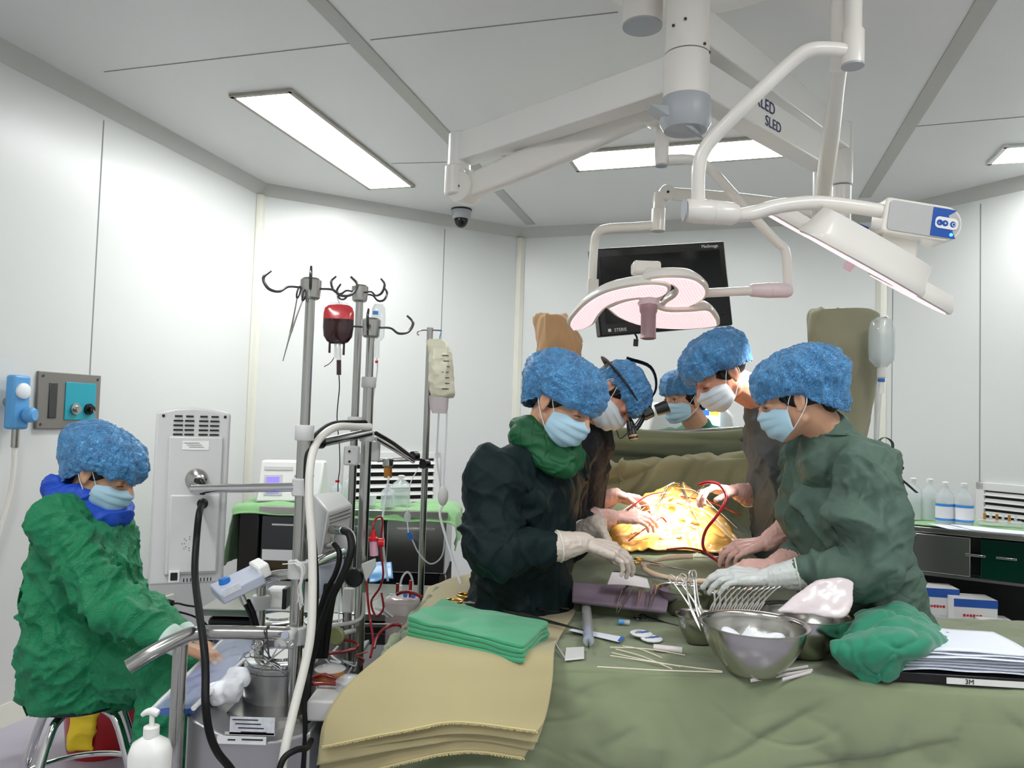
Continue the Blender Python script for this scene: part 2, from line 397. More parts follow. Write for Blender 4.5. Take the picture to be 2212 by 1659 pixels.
# dome camera
def dome():
    c = onz(997, 452, H); r = thing('dome_camera', 'small grey dome security camera on the ceiling near the back corner', 'security camera', c - V((0, 0, .16)))
    MB().lathe([(.072, 0), (.075, -.01), (.07, -.06), (.06, -.075)], c).build('housing', 'lamp_grey', r)
    MB().ell(c - V((0, 0, .08)), (.052, .052, .062)).build('dome', 'dark_glass', r)
    MB().lathe([(.076, 0), (.079, -.006), (.076, -.012)], c).build('mounting_ring', 'dark_plastic', r)
dome()
# wall vents
def vent(nme, px0, py0, px1, py1, lab, nslat):
    a, b, t, n, _ = WALL[nme]; p = wallpt(nme, px0, py0); q = wallpt(nme, px1, py1); z1, z0 = p.z, q.z
    if (q - p).dot(t) < 0: t = -t
    w_ = (q - p).dot(t); h = z1 - z0; c = V(((p.x + q.x) / 2, (p.y + q.y) / 2, (z0 + z1) / 2)); M3 = frm(t, V((0, 0, 1))); r = thing('air_vent', lab, 'air vent', V((c.x, c.y, z0)) + n * .012); f = MB()
    for sx, sz, lx, lz in ((0, 1, w_, .05), (0, -1, w_, .05), (1, 0, .05, h), (-1, 0, .05, h)):
        f.box(c + t * sx * (w_ / 2 - .025) + V((0, 0, sz * (h / 2 - .025))) + n * .012, (lx, .022, lz), M3)
    f.build('frame', 'white_plastic', r, .004); MB().box(c + n * .003, (w_ - .08, .004, h - .08), M3).build('backing', 'black', r)
    tilt = frm(t, V((0, 0, 1)) + n * -.9)
    sm = MB()
    for k in range(nslat): sm.box(c + V((0, 0, (k + .5) / nslat * (h - .1) - (h - .1) / 2)) + n * .013, (w_ - .09, .003, (h - .1) / nslat * .72), tilt)
    sm.build('louvres', 'white_plastic', r)
vent('back_left', 742, 975, 943, 1150, 'white louvred air vent low on the back left wall', 9)
vent('back_right', 2112, 1040, 2300, 1215, 'white louvred air vent on the right wall behind the bottles', 8)
# wall gas panel
def gas_panel():
    a, b, t, n, _ = WALL['left']; M3 = frm(t, V((0, 0, 1)))
    p = wallpt('left', 78, 820); q = wallpt('left', 208, 908); w_ = (q - p).dot(t); h = .27; c = (p + q) / 2; r = thing('gas_outlet_panel', 'grey metal wall panel with turquoise insert and two outlets', 'wall panel', c - V((0, 0, h / 2)))
    MB().box(c + n * .008, (w_, .016, h), M3).build('plate', 'grey_metal', r, .003)
    MB().box(c + n * .018 - t * w_ * .28, (w_ * .12, .006, h * .62), M3).build('slot', 'dark_steel', r, .002)
    MB().box(c + n * .018 + t * w_ * .16, (w_ * .5, .006, h * .68), M3).build('insert', 'turquoise', r, .002)
    for k, (dx, m_) in enumerate(((.06, 'steel'), (.29, 'black'))):
        o = c + t * w_ * dx - V((0, 0, h * .14)) + n * .02; MB().lathe([(.028, 0), (.028, .012), (.016, .014), (.016, .03)], o, n).build('outlet', m_, r)
    o = c + t * w_ * .3 - V((0, 0, h * .14)) + n * .045; MB().tube([o, o + V((0, 0, -.04)) + n * .02, o + V((0, 0, -.1)) + n * .01, o + V((0, 0, -.16)) - n * .01], .003, 6, 4).build('chain', 'steel', r)
    for sx in (-1, 1):
        for sz in (-1, 1): o = c + t * sx * w_ * .44 + V((0, 0, sz * h * .42)) + n * .016; MB().cyl(o, o + n * .003, .006, seg=8).build('screw', 'dark_steel', r)
mk('grey_metal', (130, 126, 120), .45, metal=.3); mk('turquoise', (40, 158, 176), .35)
gas_panel()
mk('light_blue', (92, 160, 214), .35); mk('gauge_white', (235, 238, 242), .3)
def flowmeter():
    a, b, t, n, _ = WALL['left']; p = wallpt('left', 14, 868); M3 = frm(t, V((0, 0, 1))); r = thing('suction_regulator', 'blue and white vacuum regulator at the left edge of the wall', 'regulator', p - V((0, 0, .2)) + n * .06)
    MB().box(p + n * .06, (.09, .05, .24), M3).build('body', 'light_blue', r, .012)
    MB().lathe([(.035, 0), (.035, .012), (.03, .016)], p + n * .082 + V((0, 0, .05)), n).build('gauge', 'gauge_white', r)
    MB().lathe([(.03, 0), (.034, .01), (.034, .035), (.026, .045)], p + n * .085 + t * .02 - V((0, 0, .055)), n + t * .3, 12).build('knob', 'light_blue', r, .002)
    MB().cyl(p - n * .004, p + n * .06, .02).build('wall_stem', 'steel', r)
    MB().cyl(p + n * .06 - V((0, 0, .2)), p + n * .06 - V((0, 0, .12)), .016).build('outlet', 'steel', r)
    MB().tube([p + n * .06 - V((0, 0, .19)), p + n * .06 - V((0, 0, .4)) - t * .01, p + n * .05 - V((0, 0, .75)) - t * .1], .011, 8, 4).build('hose', 'warm_white', r)
flowmeter()
def sockets():
    a, b, t, n, wo = WALL['left']; p = wallpt('left', 340, 1315); M3 = frm(t, V((0, 0, 1)))
    p = at(341, 1318, 5.0) if False else p
    for k in (0, 1):
        q = p + t * (k * .125 - .06); r = thing('wall_socket', ('white wall socket behind the console, the nearer with a thick black plug', 'white wall socket behind the console, the farther with a thin lead')[k], 'socket', q - V((0, 0, .06)))
        MB().box(q + n * .007, (.12, .014, .12), M3).build('face_plate', 'white_plastic', r, .003)
        MB().cyl(q + n * .012 + V((0, 0, .02)), q + n * .05 + V((0, 0, .02)), .022, .018).build('plug', 'black', r)
        e = q + n * .05 + V((0, 0, .02))
        MB().tube([e, e + n * .05 + t * .03 - V((0, 0, .01)), e + n * .15 + t * .22 - V((0, 0, .12)), e + n * .2 + t * .5 - V((0, 0, .45 + .1 * k))], .006, 8, 6).build('lead', 'black', r)
sockets()
# ================================================================ ceiling mount, arms, surgical lamps, monitor
mk('lens', (250, 226, 230), .25, emis=(255, 214, 220), es=.55, bump=(60, .2, .003))
mk('lens_strip', (255, 235, 238), .3, emis=(255, 232, 235), es=2.0)
mk('led_dot', (120, 110, 150), .3)
mk('pink_white', (224, 208, 208), .3)
mk('handle_plum', (150, 122, 126), .3)
mk('ctrl_blue', (24, 78, 160), .35)
mk('blue_led', (60, 150, 255), .4, emis=(60, 150, 255), es=3)
mk('beam_white', (226, 224, 219), .3, coat=.2)
zA = 2.6
col = V((at(1483, 150, 2.5).x, 2.5, 0))
def beam(a, b, hgt=.12, wdt=.09):
    d = (b - a).normalized(); return MB().box((a + b) / 2, ((b - a).length, wdt, hgt), frm(d, V((0, 0, 1))))
def stem(top, z0, z1, r0, r1, r2): return MB().lathe([(r0, z1), (r0, (z0 * .55 + z1 * .45)), (r1, (z0 * .6 + z1 * .4)), (r1, z0 + .02), (r2, z0)], (top.x, top.y, 0))
mt = thing('ceiling_mount', 'white ceiling column carrying three long arms for the surgical lamps and monitor', 'ceiling mount', (col.x, col.y, 2.3))
MB().lathe([(.43, 3.0), (.43, 2.975), (.40, 2.955), (.1, 2.95)], (col.x + .02, col.y - .1, 0), seg=60).build('ceiling_plate', 'warm_white', mt)
MB().cyl((col.x, col.y, 2.96), (col.x, col.y, 2.66), .074, seg=40).build('column', 'warm_white', mt)
MB().cyl((col.x, col.y, 2.655), (col.x, col.y, 2.5), .075, seg=40).build('lower_sleeve', 'warm_white', mt)
cp = MB().lathe([(.08, 2.51), (.084, 2.49), (.084, 2.43), (.07, 2.405), (.03, 2.395)], (col.x, col.y, 0), seg=36).build('end_cap', 'lamp_grey', mt)
MB().rings([[V((col.x, col.y, 0)) + V((x, y, z)) for x, y, z in ((-.04, -.05, 2.47), (-.04, .04, 2.47), (.05, .04, 2.40), (.06, -.02, 2.37), (.04, -.06, 2.37))],
            [V((col.x, col.y, 0)) + V((x, y, z)) for x, y, z in ((-.13, -.05, 2.475), (-.13, .02, 2.475), (-.1, .02, 2.45), (-.06, -.02, 2.43), (-.08, -.06, 2.44))]]).build('cap_fin', 'lamp_grey', mt, .006)
c2 = at(1388, 40, 2.62)
MB().cyl((c2.x, c2.y, 2.96), (c2.x, c2.y, onplane(1388, 55, c2, V((0, 1, 0))).z), .07, seg=32).build('side_column', 'warm_white', mt)
zz = onplane(1388, 55, c2, V((0, 1, 0))).z
MB().cyl((c2.x, c2.y, zz), (c2.x, c2.y, zz - .006), .069, seg=32).build('side_column_cap', 'lamp_grey', mt)
for px, py in ((1448, 72), (1470, 65), (1512, 114), (1527, 124)):
    q = at(px, py, 2.5); q.y = 2.5 - math.sqrt(max(0, .0755 ** 2 - (q.x - col.x) ** 2)) ; d = V((q.x - col.x, q.y - col.y, 0)).normalized()
    MB().cyl(q - d * .002, q + d * .003, .005, seg=8).build('screw', 'dark_steel', mt)
# arm 1 to the left, spring arm back to lamp one
p1 = at(1000, 348, 3.3); p1.z = zA
a1 = beam(V((col.x, col.y, zA)), p1, .125, .09).build('beam', 'beam_white', mt, .006)
MB().cyl(p1 + V((-.015, 0, .07)), p1 + V((-.015, 0, -.1)), .05, seg=24).build('beam_end', 'beam_white', mt, .008)
j1 = at(1005, 408, 3.28); k1 = at(1413, 240, 2.78)
def spring(name_parent, a, b, ra, rb, mat='warm_white'):
    d, s, u = frame_of(b - a); s = V((d.y, -d.x, 0)).normalized(); u = s.cross(d)
    rs = []
    for t in np.linspace(0, 1, 13):
        bul = .85 + .25 * math.sin(math.pi * min(1, t * 1.15)) ; h = (ra * (1 - t) + rb * t) * bul; wv = h * .62; c = a + (b - a) * t
        rs.append([c + s * (wv * math.copysign(abs(math.cos(q)) ** .5, math.cos(q))) + u * (h * math.copysign(abs(math.sin(q)) ** .5, math.sin(q))) for q in [2 * math.pi * k / 20 for k in range(20)]])
    o = MB().rings(rs).build('spring_arm', mat, name_parent)
    for p, rr in ((a, ra), (b, rb)):
        MB().lathe([(.001, -rr * .8), (rr * 1.08, -rr * .8), (rr * 1.14, -rr * .6), (rr * 1.14, rr * .6), (rr * 1.08, rr * .8), (.001, rr * .8)], p, s).build('arm_joint', mat, name_parent)
        q = p + s * (rr * .8) * (1 if s.y < 0 else -1); MB().cyl(q, q + s * .003 * (1 if s.y < 0 else -1), .006, seg=10).build('pin', 'dark_plastic', name_parent)
    return o
MB().cyl(j1 + V((-.045, 0, -.03)), V((j1.x - .045, j1.y, p1.z - .08)), .045, seg=24).build('knuckle', 'warm_white', mt, .006)
# ---- lamp one
l1 = thing('surgical_lamp', 'pink glowing surgical lamp with three curved petals and a handle, over the operating field', 'surgical lamp', at(1400, 700, 2.95), 'surgical lamp heads')
spring(mt, j1, k1, .058, .05)
s1 = at(1430, 290, 2.78)
zt, zb = onplane(1430, 235, s1, V((0, 1, 0))).z, onplane(1430, 356, s1, V((0, 1, 0))).z
stem(s1, zb, zt, .021, .026, .022).build('stem', 'warm_white', l1); MB().cyl((s1.x, s1.y, zb), (s1.x, s1.y, zb - .006), .022).build('stem_cap', 'lamp_grey', l1)
MB().tube([at(1440, 345, 2.78), at(1490, 345, 2.8), at(1530, 362, 2.85), at(1615, 455, 2.95), at(1675, 520, 3.02), at(1697, 545, 3.04), at(1702, 620, 3.05)], .0185, 16, 8).build('yoke_tube', 'warm_white', l1)
MB().lathe([(.02, 0), (.026, .01), (.031, .08), (.031, .085), (.029, .088), (.031, .091), (.03, .165), (.024, .178)], at(1619, 627, 3.02), at(1716, 627, 3.06) - at(1619, 627, 3.02)).build('yoke_joint', 'pink_white', l1)
MB().cyl(at(1500, 634, 2.98), at(1625, 628, 3.02), .018).build('head_tube', 'warm_white', l1)
O1 = at(1402, 648, 2.95); n1 = V((0.0, -math.sin(R(17)), -math.cos(R(17)))); X1 = V((1, 0, 0)); Y1 = n1.cross(X1)
def onlamp(px, py, lift=0):
    q = onplane(px, py, O1 - n1 * lift, n1) - O1; return (q.dot(X1), q.dot(Y1))
def petal(par, poly, O, X, Y, th, lift, inset=.86, grow=1.0, mats=('warm_white', 'lens')):
    P = [V((p[0], p[1], 0)) for p in poly]; P = crom(P + [P[0]], 4)[:-1]; n = len(P); c = sum(P, V((0, 0, 0))) / n; N = X.cross(Y)   # N points down
    def ringp(f, h):
        out = []
        for i in range(n):
            t = (P[(i + 1) % n] - P[i - 1]).normalized(); nn = V((t.y, -t.x, 0)); 
            out.append(O + X * (P[i].x + nn.x * f * sg) + Y * (P[i].y + nn.y * f * sg) - N * (h + lift))
        return out
    area = sum(P[i].x * P[(i + 1) % n].y - P[(i + 1) % n].x * P[i].y for i in range(n)); sg = 1 if area > 0 else -1
    sh = MB().rings([ringp(0, 0), ringp(.006, .004), ringp(.006, .02), ringp(-.004, .035), ringp(-.02, th)]).build('petal', mats[0], par)
    MB().rings([ringp(-.008, -.003), ringp(-.008, 0.002)]).build('lens', mats[1], sh, label='glowing pink LED lens')
    dm = MB()
    xs = [p.x for p in P]; ys = [p.y for p in P]
    def inside(x, y):
        r = False
        for i in range(n):
            a, b = P[i], P[(i + 1) % n]
            if (a.y > y) != (b.y > y) and x < (b.x - a.x) * (y - a.y) / (b.y - a.y) + a.x: r = not r
        return r
    st = .0125
    for i in range(int((max(xs) - min(xs)) / st) + 1):
        for j in range(int((max(ys) - min(ys)) / st) + 1):
            x = min(xs) + i * st + (j % 2) * st / 2; y = min(ys) + j * st
            if all(inside(x + a, y + b) for a, b in ((.014, 0), (-.014, 0), (0, .014), (0, -.014))): q = O + X * x + Y * y - N * (lift - .003); dm.add([q + X * .0022 + N * .001, q + Y * .0022 + N * .001, q - X * .0022 + N * .001, q - Y * .0022 + N * .001], [(0, 1, 2, 3)])
    if dm.v: dm.build('led_pattern', 'led_dot', sh)
    return sh
PA = [(1236, 714), (1228, 700), (1240, 680), (1265, 655), (1300, 634), (1345, 621), (1395, 614), (1432, 615), (1446, 622), (1441, 634), (1420, 643), (1380, 643), (1342, 649), (1312, 662), (1294, 680), (1281, 700), (1260, 711)]
PB = [(1388, 608), (1410, 601), (1450, 598), (1492, 601), (1517, 613), (1528, 630), (1519, 647), (1495, 660), (1458, 671), (1430, 669), (1436, 655), (1455, 642), (1462, 628), (1452, 616), (1425, 609)]
PC = [(1312, 666), (1345, 652), (1385, 646), (1410, 660), (1440, 672), (1490, 672), (1530, 670), (1545, 683), (1552, 700), (1540, 706), (1480, 711), (1420, 709), (1375, 701), (1337, 686)]
for poly, lf in ((PC, -.0), (PB, .02), (PA, .005)):
    petal(l1, [onlamp(x, y, lf) for x, y in poly], O1, X1, Y1, .05, lf)
MB().lathe([(.05, -.07), (.06, -.05), (.06, -.02), (.045, .0), (.04, .012), (.032, .025)], O1 + V((.0, .02, 0)), n1).build('hub', 'pink_white', l1)
MB().box(at(1395, 580, 3.05), (.11, .08, .05)).build('top_housing', 'warm_white', l1, .01)
MB().lathe([(.036, .02), (.034, .045), (.029, .055), (.029, .13), (.03, .15), (.024, .152), (.022, .146)], O1 + V((.0, .01, 0)), n1 * .35 + V((0, 0, -1))).build('handle', 'handle_plum', l1, label='plum coloured sterile handle')
# arms 2 and 3
p2 = onz(1778, 340, zA - .02)
beam(V((col.x, col.y, zA - .01)), p2, .12, .09).build('beam', 'beam_white', mt, .006)
p3 = at(1815, 300, 3.0); z3 = 2.6 + .17; t3 = (at(1818, 300, 1) - EYE); p3 = EYE + t3 * ((z3 - EYE.z) / t3.z)
beam(V((col.x, col.y, z3)), p3, .12, .09).build('upper_beam', 'beam_white', mt, .006)
d2 = (p2 - col); d2.z = 0; d2.normalize(); sN = V((d2.y, -d2.x, 0))
if sN.dot(V((0, -1, 0))) < 0: sN = -sN
d3 = (p3 - V((col.x, col.y, z3))); L3 = d3.length; d3.normalize(); s3 = V((d3.y, -d3.x, 0)); s3 = s3 if s3.y < 0 else -s3
tt = V((col.x, col.y, z3)) + V((.04, .05, 0)) + d3 * (L3 * .0) 
d2n = d2; s2n = V((d2n.y, -d2n.x, 0)); s2n = s2n if s2n.y < 0 else -s2n
b2 = V((col.x, col.y, zA - .01)) + V((.05, .05, 0))
q = V((col.x, col.y, zA - .01)) + d2n * .36 + s2n * .047 + V((0, 0, .006)); text('XLED', .062, 'navy_ink', mt, q, d2n, V((0, 0, 1)), align='LEFT')
q = V((col.x, col.y, zA - .01)) + d2n * .44 + s2n * .047 + V((0, 0, -.048)); text('SLED', .055, 'navy_ink', mt, q, d2n, V((0, 0, 1)))
MB().cyl((p2.x, p2.y, p2.z + .05), (p2.x, p2.y, at(1765, 440, p2.y).z), .04, seg=24).build('drop_tube', 'beam_white', mt)
z3b = at(1820, 400, p3.y).z
MB().cyl((p3.x, p3.y, z3 + .07), (p3.x, p3.y, z3b), .05, seg=24).build('drop_tube', 'beam_white', mt, .004)
MB().cyl((p3.x, p3.y, z3b - .006), (p3.x, p3.y, z3b - .17), .045, seg=24).build('drop_tube', 'beam_white', mt, .004)
# ---- lamp two
l2 = thing('surgical_lamp', 'grey and white surgical lamp seen edge on, with a control box on its yoke', 'surgical lamp', at(1850, 600, 2.5), 'surgical lamp heads')
ja = at(1773, 455, p2.y - .05); jb = at(1817, 120, 2.25)
spring(mt, ja, jb, .045, .04)
sy = 2.15; s2 = at(1843, 60, sy); zt, zm, zb = at(1845, 0, sy).z + .08, at(1843, 62, sy).z, at(1843, 140, sy).z
MB().lathe([(.024, zt), (.024, zm), (.031, zm - .01), (.031, zb)], (s2.x, s2.y, 0)).build('stem', 'warm_white', l2); MB().cyl((s2.x, s2.y, zb), (s2.x, s2.y, zb - .006), .031, seg=28).build('stem_cap', 'lamp_grey', l2)
MB().tube([jb + V((0, 0, 0)), at(1820, -10, 2.2), V((s2.x, s2.y, zt))], .03, 14, 6).build('stem_elbow', 'warm_white', l2)
MB().tube([at(1840, 112, 2.15), at(1790, 106, 2.15), at(1745, 110, 2.15), at(1700, 142, 2.17), at(1620, 218, 2.2), at(1548, 290, 2.25), at(1518, 330, 2.27), at(1509, 375, 2.28), at(1508, 445, 2.3)], .0205, 18, 8).build('yoke_tube', 'warm_white', l2)
ax = at(1590, 462, 2.32) - at(1480, 453, 2.3)
MB().lathe([(.028, -.0), (.034, .006), (.037, .03), (.037, .082), (.035, .085), (.037, .088), (.034, .15), (.026, .165)], at(1480, 454, 2.3), ax, seg=30).build('yoke_joint', 'warm_white', l2)
MB().cyl(at(1480, 454, 2.3), at(1476, 454, 2.3), .033).build('joint_cap', 'lamp_grey', l2)
MB().tube([at(1575, 466, 2.32), at(1620, 462, 2.32), at(1680, 446, 2.33), at(1760, 438, 2.34), at(1840, 446, 2.35), at(1905, 456, 2.36)], [.019, .022, .022, .022, .022, .022], 18, 8).build('head_tube', 'warm_white', l2)
# control box
Zc = 2.33; cO = at(1900, 418, Zc); cX = (at(2060, 448, Zc) - at(1900, 422, Zc)).normalized(); cY = (at(1900, 418, Zc) - at(1896, 495, Zc)); hgt = cY.length; cY = (cY - cX * cY.dot(cX)).normalized()
wl = (at(2072, 460, Zc) - at(1905, 425, Zc)).length
def rr(w0, h0, r, x0=0, y0=0):
    P = []
    for cx, cy, a0, rad in ((w0 - r, h0 - r, 0, r), (.012, h0 - .012, 90, .012), (.012, .012, 180, .012), (w0 - r, r, 270, r)):
        for k in range(8): a = R(a0 + 90 * k / 7); P.append((x0 + cx + rad * math.cos(a), y0 + cy + rad * math.sin(a)))
    return P
bo = at(1905, 500, Zc)
MB().extr(rr(wl, hgt, hgt * .48), bo, cX, cY, -.09).build('control_box', 'warm_white', l2, .006)
cN = cX.cross(cY)
cN = cN if cN.y < 0 else -cN
cb = [c for c in l2.children if c.name.startswith('control_box')][0]
MB().extr(rr(wl - .02, hgt - .018, hgt * .42, .012, .009), bo + cN * .0012, cX, cY, .002).build('face_panel', 'grey_plastic', cb)
MB().extr([(wl * .6, .012), (wl * .92, .012), (wl * .86, .04), (wl * .8, hgt - .03), (wl * .9, hgt - .011), (wl * .6, hgt - .011)], bo + cN * .003, cX, cY, .002).build('blue_field', 'ctrl_blue', cb)
pl = [(wl * .64 + x, hgt * .34 + y) for x, y in rr(wl * .29, hgt * .32, hgt * .13)]
MB().extr(pl, bo + cN * .0045, cX, cY, .002).build('button_plate', 'white_plastic', cb)
for k, (fx, s_) in enumerate(((.695, '-'), (.765, '+'), (.865, 'O'))):
    q = bo + cX * wl * fx + cY * hgt * .49 + cN * .005; MB().cyl(q, q + cN * .002, .0095, seg=20).build('button', 'ctrl_blue', cb)
    text(s_, .016, 'white_ink', cb, q + cN * .0025 - cX * .0045 - cY * .0055, cX, cY)
q = bo + cX * wl * .86 + cY * hgt * .2 + cN * .004; MB().cyl(q, q + cN * .003, .005, seg=14).build('indicator', 'blue_led', cb)
# head: plane nearly edge on
n2 = V((-.43, .33, -.84)).normalized(); O2 = at(1850, 572, 2.5); X2 = V((1, 0, 0)); X2 = (X2 - n2 * X2.dot(n2)).normalized(); Y2 = n2.cross(X2)
if Y2.y < 0: Y2 = -Y2
def petal2(poly, lift, th, off=(0, 0)):
    X = X2; Y = Y2
    if X.cross(Y).dot(n2) < 0: X = X2; Y = -Y2; poly = [(x, -y) for x, y in poly]
    return petal(l2, poly, O2, X, Y, th, lift, mats=('warm_white', 'lens'))
petal2([(-.31, .02), (-.33, .1), (-.28, .2), (-.15, .22), (-.02, .14), (-.05, .06), (-.18, .05)], .01, .05)
petal2([(-.27, -.12), (-.25, -.2), (-.1, -.22), (.06, -.2), (.17, -.14), (.15, -.03), (.0, .0), (-.2, -.04)], 0, .095)
petal2([(.1, -.04), (.2, -.1), (.32, -.07), (.37, .02), (.36, .12), (.26, .2), (.14, .18), (.2, .08)], .0, .055)
MB().lathe([(.05, -.01), (.06, -.05), (.05, -.11), (.03, -.12)], O2 + X2 * .02, n2).build('hub', 'warm_white', l2)
MB().rings([[at(1905, 498, 2.36), at(1905, 500, 2.5), at(1890, 560, 2.5), at(1890, 560, 2.4)], [at(1990, 515, 2.36), at(1990, 515, 2.5), at(1965, 600, 2.5), at(1965, 600, 2.4)]]).build('bracket', 'warm_white', l2, .008)
q = at(1848, 484, 2.41); MB().box(at(1860, 490, 2.42), (.045, .01, .012), frm(V((1, 0, -.35)), V((0, 0, 1)))).build('blue_label', 'ctrl_blue', l2)
MB().cyl(O2 + X2 * -.02 + n2 * .002, O2 + X2 * -.02 + n2 * .03, .018, .015).build('handle', 'pink_white', l2)
# ---- monitor on its own arm
mo = thing('surgical_monitor', 'black wide monitor with a switched off screen hanging behind the pink lamp', 'monitor', at(1430, 720, 3.7))
Mq = [at(1287, 540, 3.62), at(1573, 518, 3.78), at(1571, 705, 3.78), at(1293, 725, 3.62)]
mX = ((Mq[1] - Mq[0]) + (Mq[2] - Mq[3])).normalized(); mY = V((0, 0, 1)); mN = mX.cross(mY); mN = mN if mN.y < 0 else -mN
mw = (Mq[1] - Mq[0]).length; mh = ((Mq[0] - Mq[3]).length + (Mq[1] - Mq[2]).length) / 2; mc = sum(Mq, V((0, 0, 0))) / 4; M3 = frm(mX, mY)
MB().box(mc - mN * .03, (mw, .06, mh), M3).build('housing', 'black', mo, .008)
MB().box(mc + mN * .001 + mY * .008, (mw - .07, .004, mh - .1), M3).build('screen', 'screen_black', mo)
def mt_text(s_, size, fx, fz): text(s_, size, 'white_ink', mo, mc + mX * (fx * mw) + mY * (fz * mh) + mN * .002, mX, mY)
mt_text('Medimage', .022, .28, .435); mt_text('STERIS', .022, -.36, -.46)
MB().box(mc + mX * (-.395 * mw) + mY * (-.44 * mh) + mN * .001, (.014, .003, .014), M3).build('logo_square', 'white_ink', mo)
j3 = at(1440, 418, 3.45); k3 = V((p3.x, p3.y, z3b - .13))
spring(mt, j3, k3, .032, .036)
MB().tube([j3 + V((-.03, 0, 0)), at(1424, 432, 3.45), at(1423, 460, 3.45)], .028, 14, 6).build('arm_elbow', 'warm_white', mt)
MB().cyl(at(1423, 452, 3.45), at(1421, 500, 3.45), .033, seg=20).build('arm_sleeve', 'warm_white', mo, .003)
MB().tube([at(1421, 486, 3.45), at(1370, 490, 3.47), at(1315, 493, 3.5), at(1291, 503, 3.52), at(1284, 528, 3.55), at(1281, 570, 3.55), at(1279, 625, 3.55)], .0205, 16, 8).build('support_tube', 'warm_white', mo)
MB().box(at(1280, 630, 3.56), (.05, .06, .11)).build('support_socket', 'warm_white', mo, .004)
MB().cyl(at(1280, 650, 3.6), at(1400, 650, 3.8), .02).build('rear_bracket', 'warm_white', mo)
MB().tube([at(1372, 722, 3.63), at(1376, 730, 3.6), at(1374, 738, 3.6)], .005, 6, 4).build('cable', 'black', mo); MB().cyl(at(1374, 733, 3.6), at(1373, 748, 3.6), .012, seg=10).build('plug', 'black', mo)
# real lamp light
def spot(par, loc, tgt, W, ang, rad):
    ld = bpy.data.lights.new('lamp_light', 'SPOT'); ld.energy = W; ld.spot_size = R(ang); ld.spot_blend = .5; ld.shadow_soft_size = rad; ld.color = (1, .96, .92)
    o = bpy.data.objects.new('lamp_light', ld); C.objects.link(o); d = (tgt - loc); o.rotation_euler = d.to_track_quat('-Z', 'Y').to_euler(); o.location = loc - ORG[par]; o.parent = par
FT = at(1445, 1125, 2.9)
spot(l1, O1 + n1 * .03 + V((-.12, 0, 0)), FT, FIELD_W * .5, 24, .08); spot(l1, O1 + n1 * .03 + V((.12, 0, 0)), FT, FIELD_W * .5, 24, .08)
spot(l2, O2 + n2 * .06, FT, FIELD_W, 24, .1)
# ================================================================ heart lung machine and the equipment at the left
mk('machine_grey', (196, 196, 194), .38, bump=(60, .03, .002)); mk('machine_blue_grey', (176, 182, 196), .4)
mk('console_steel', (168, 168, 168), .3, metal=.75, stretch=(1, 1, 8), bump=(24, .04, .002))
mk('cable_black', (7, 7, 8), .5, spec=.3); mk('hose_white', (212, 210, 202), .4)
mk('dark_blood', (46, 4, 10), .18, coat=.6); mk('red_film', (190, 46, 52), .2, coat=.5, alpha=.9); mk('bag_clear', (232, 236, 236), .15, alpha=.4, coat=.4)
mk('bag_cream', (226, 222, 196), .35, coat=.3, bump=(20, .2, .005)); mk('olive_knob', (128, 134, 90), .4); mk('red_plastic', (196, 24, 30), .3); mk('pink_clear', (226, 170, 190), .2, alpha=.8)
mk('amber', (178, 118, 44), .4); mk('shell', (222, 208, 208), .15, alpha=.62, coat=.5); mk('blue_cap', (30, 108, 190), .35); mk('thin_clear', (225, 230, 238), .1, alpha=.16, coat=.6); mk('navy_board', (50, 84, 150), .3, coat=.5, var=(6, .25)); mk('yellow_bag', (236, 204, 40), .35, bump=(18, .4, .01)); mk('red_bucket', (176, 18, 26), .3, coat=.3)
mk('leaf_cloth', (122, 170, 112), .8, sheen=.3, bump=(10, .2, .01), var=(4, .06)); mk('lilac_screen', (120, 110, 220), .3, emis=(120, 105, 230), es=.6); mk('bottle_clear', (222, 232, 232), .1, alpha=.38, coat=.5); mk('liquid_clear', (216, 230, 228), .1, alpha=.35); mk('label_blue', (60, 140, 214), .5); mk('box_blue', (26, 82, 168), .5); mk('dark_green_glass', (10, 58, 44), .15, metal=.3); mk('smoke_steel', (70, 72, 74), .14, metal=.9); mk('foam_white', (240, 242, 246), .7, bump=(40, .3, .005))
def collar(par, c, r=.024, h=.03, mat='machine_grey', name='clamp_collar'): return MB().lathe([(r * .9, -h / 2), (r, -h / 2 + .003), (r, h / 2 - .003), (r * .9, h / 2)], c, seg=20).build(name, mat, par)
def vpole(px, py, Y, py2, r, par, mat='steel_brushed', name='pole', step=None):
    a = at(px, py, Y); z2 = py2 if isinstance(py2, float) else at(px, py2, Y).z; o = MB().cyl((a.x, a.y, a.z), (a.x, a.y, z2), r, seg=20).build(name, mat, par); return a
hm = thing('heart_lung_machine', 'steel heart lung machine console with round pump heads and three tall poles', 'heart lung machine', V((-.55, 2.1, 0)))
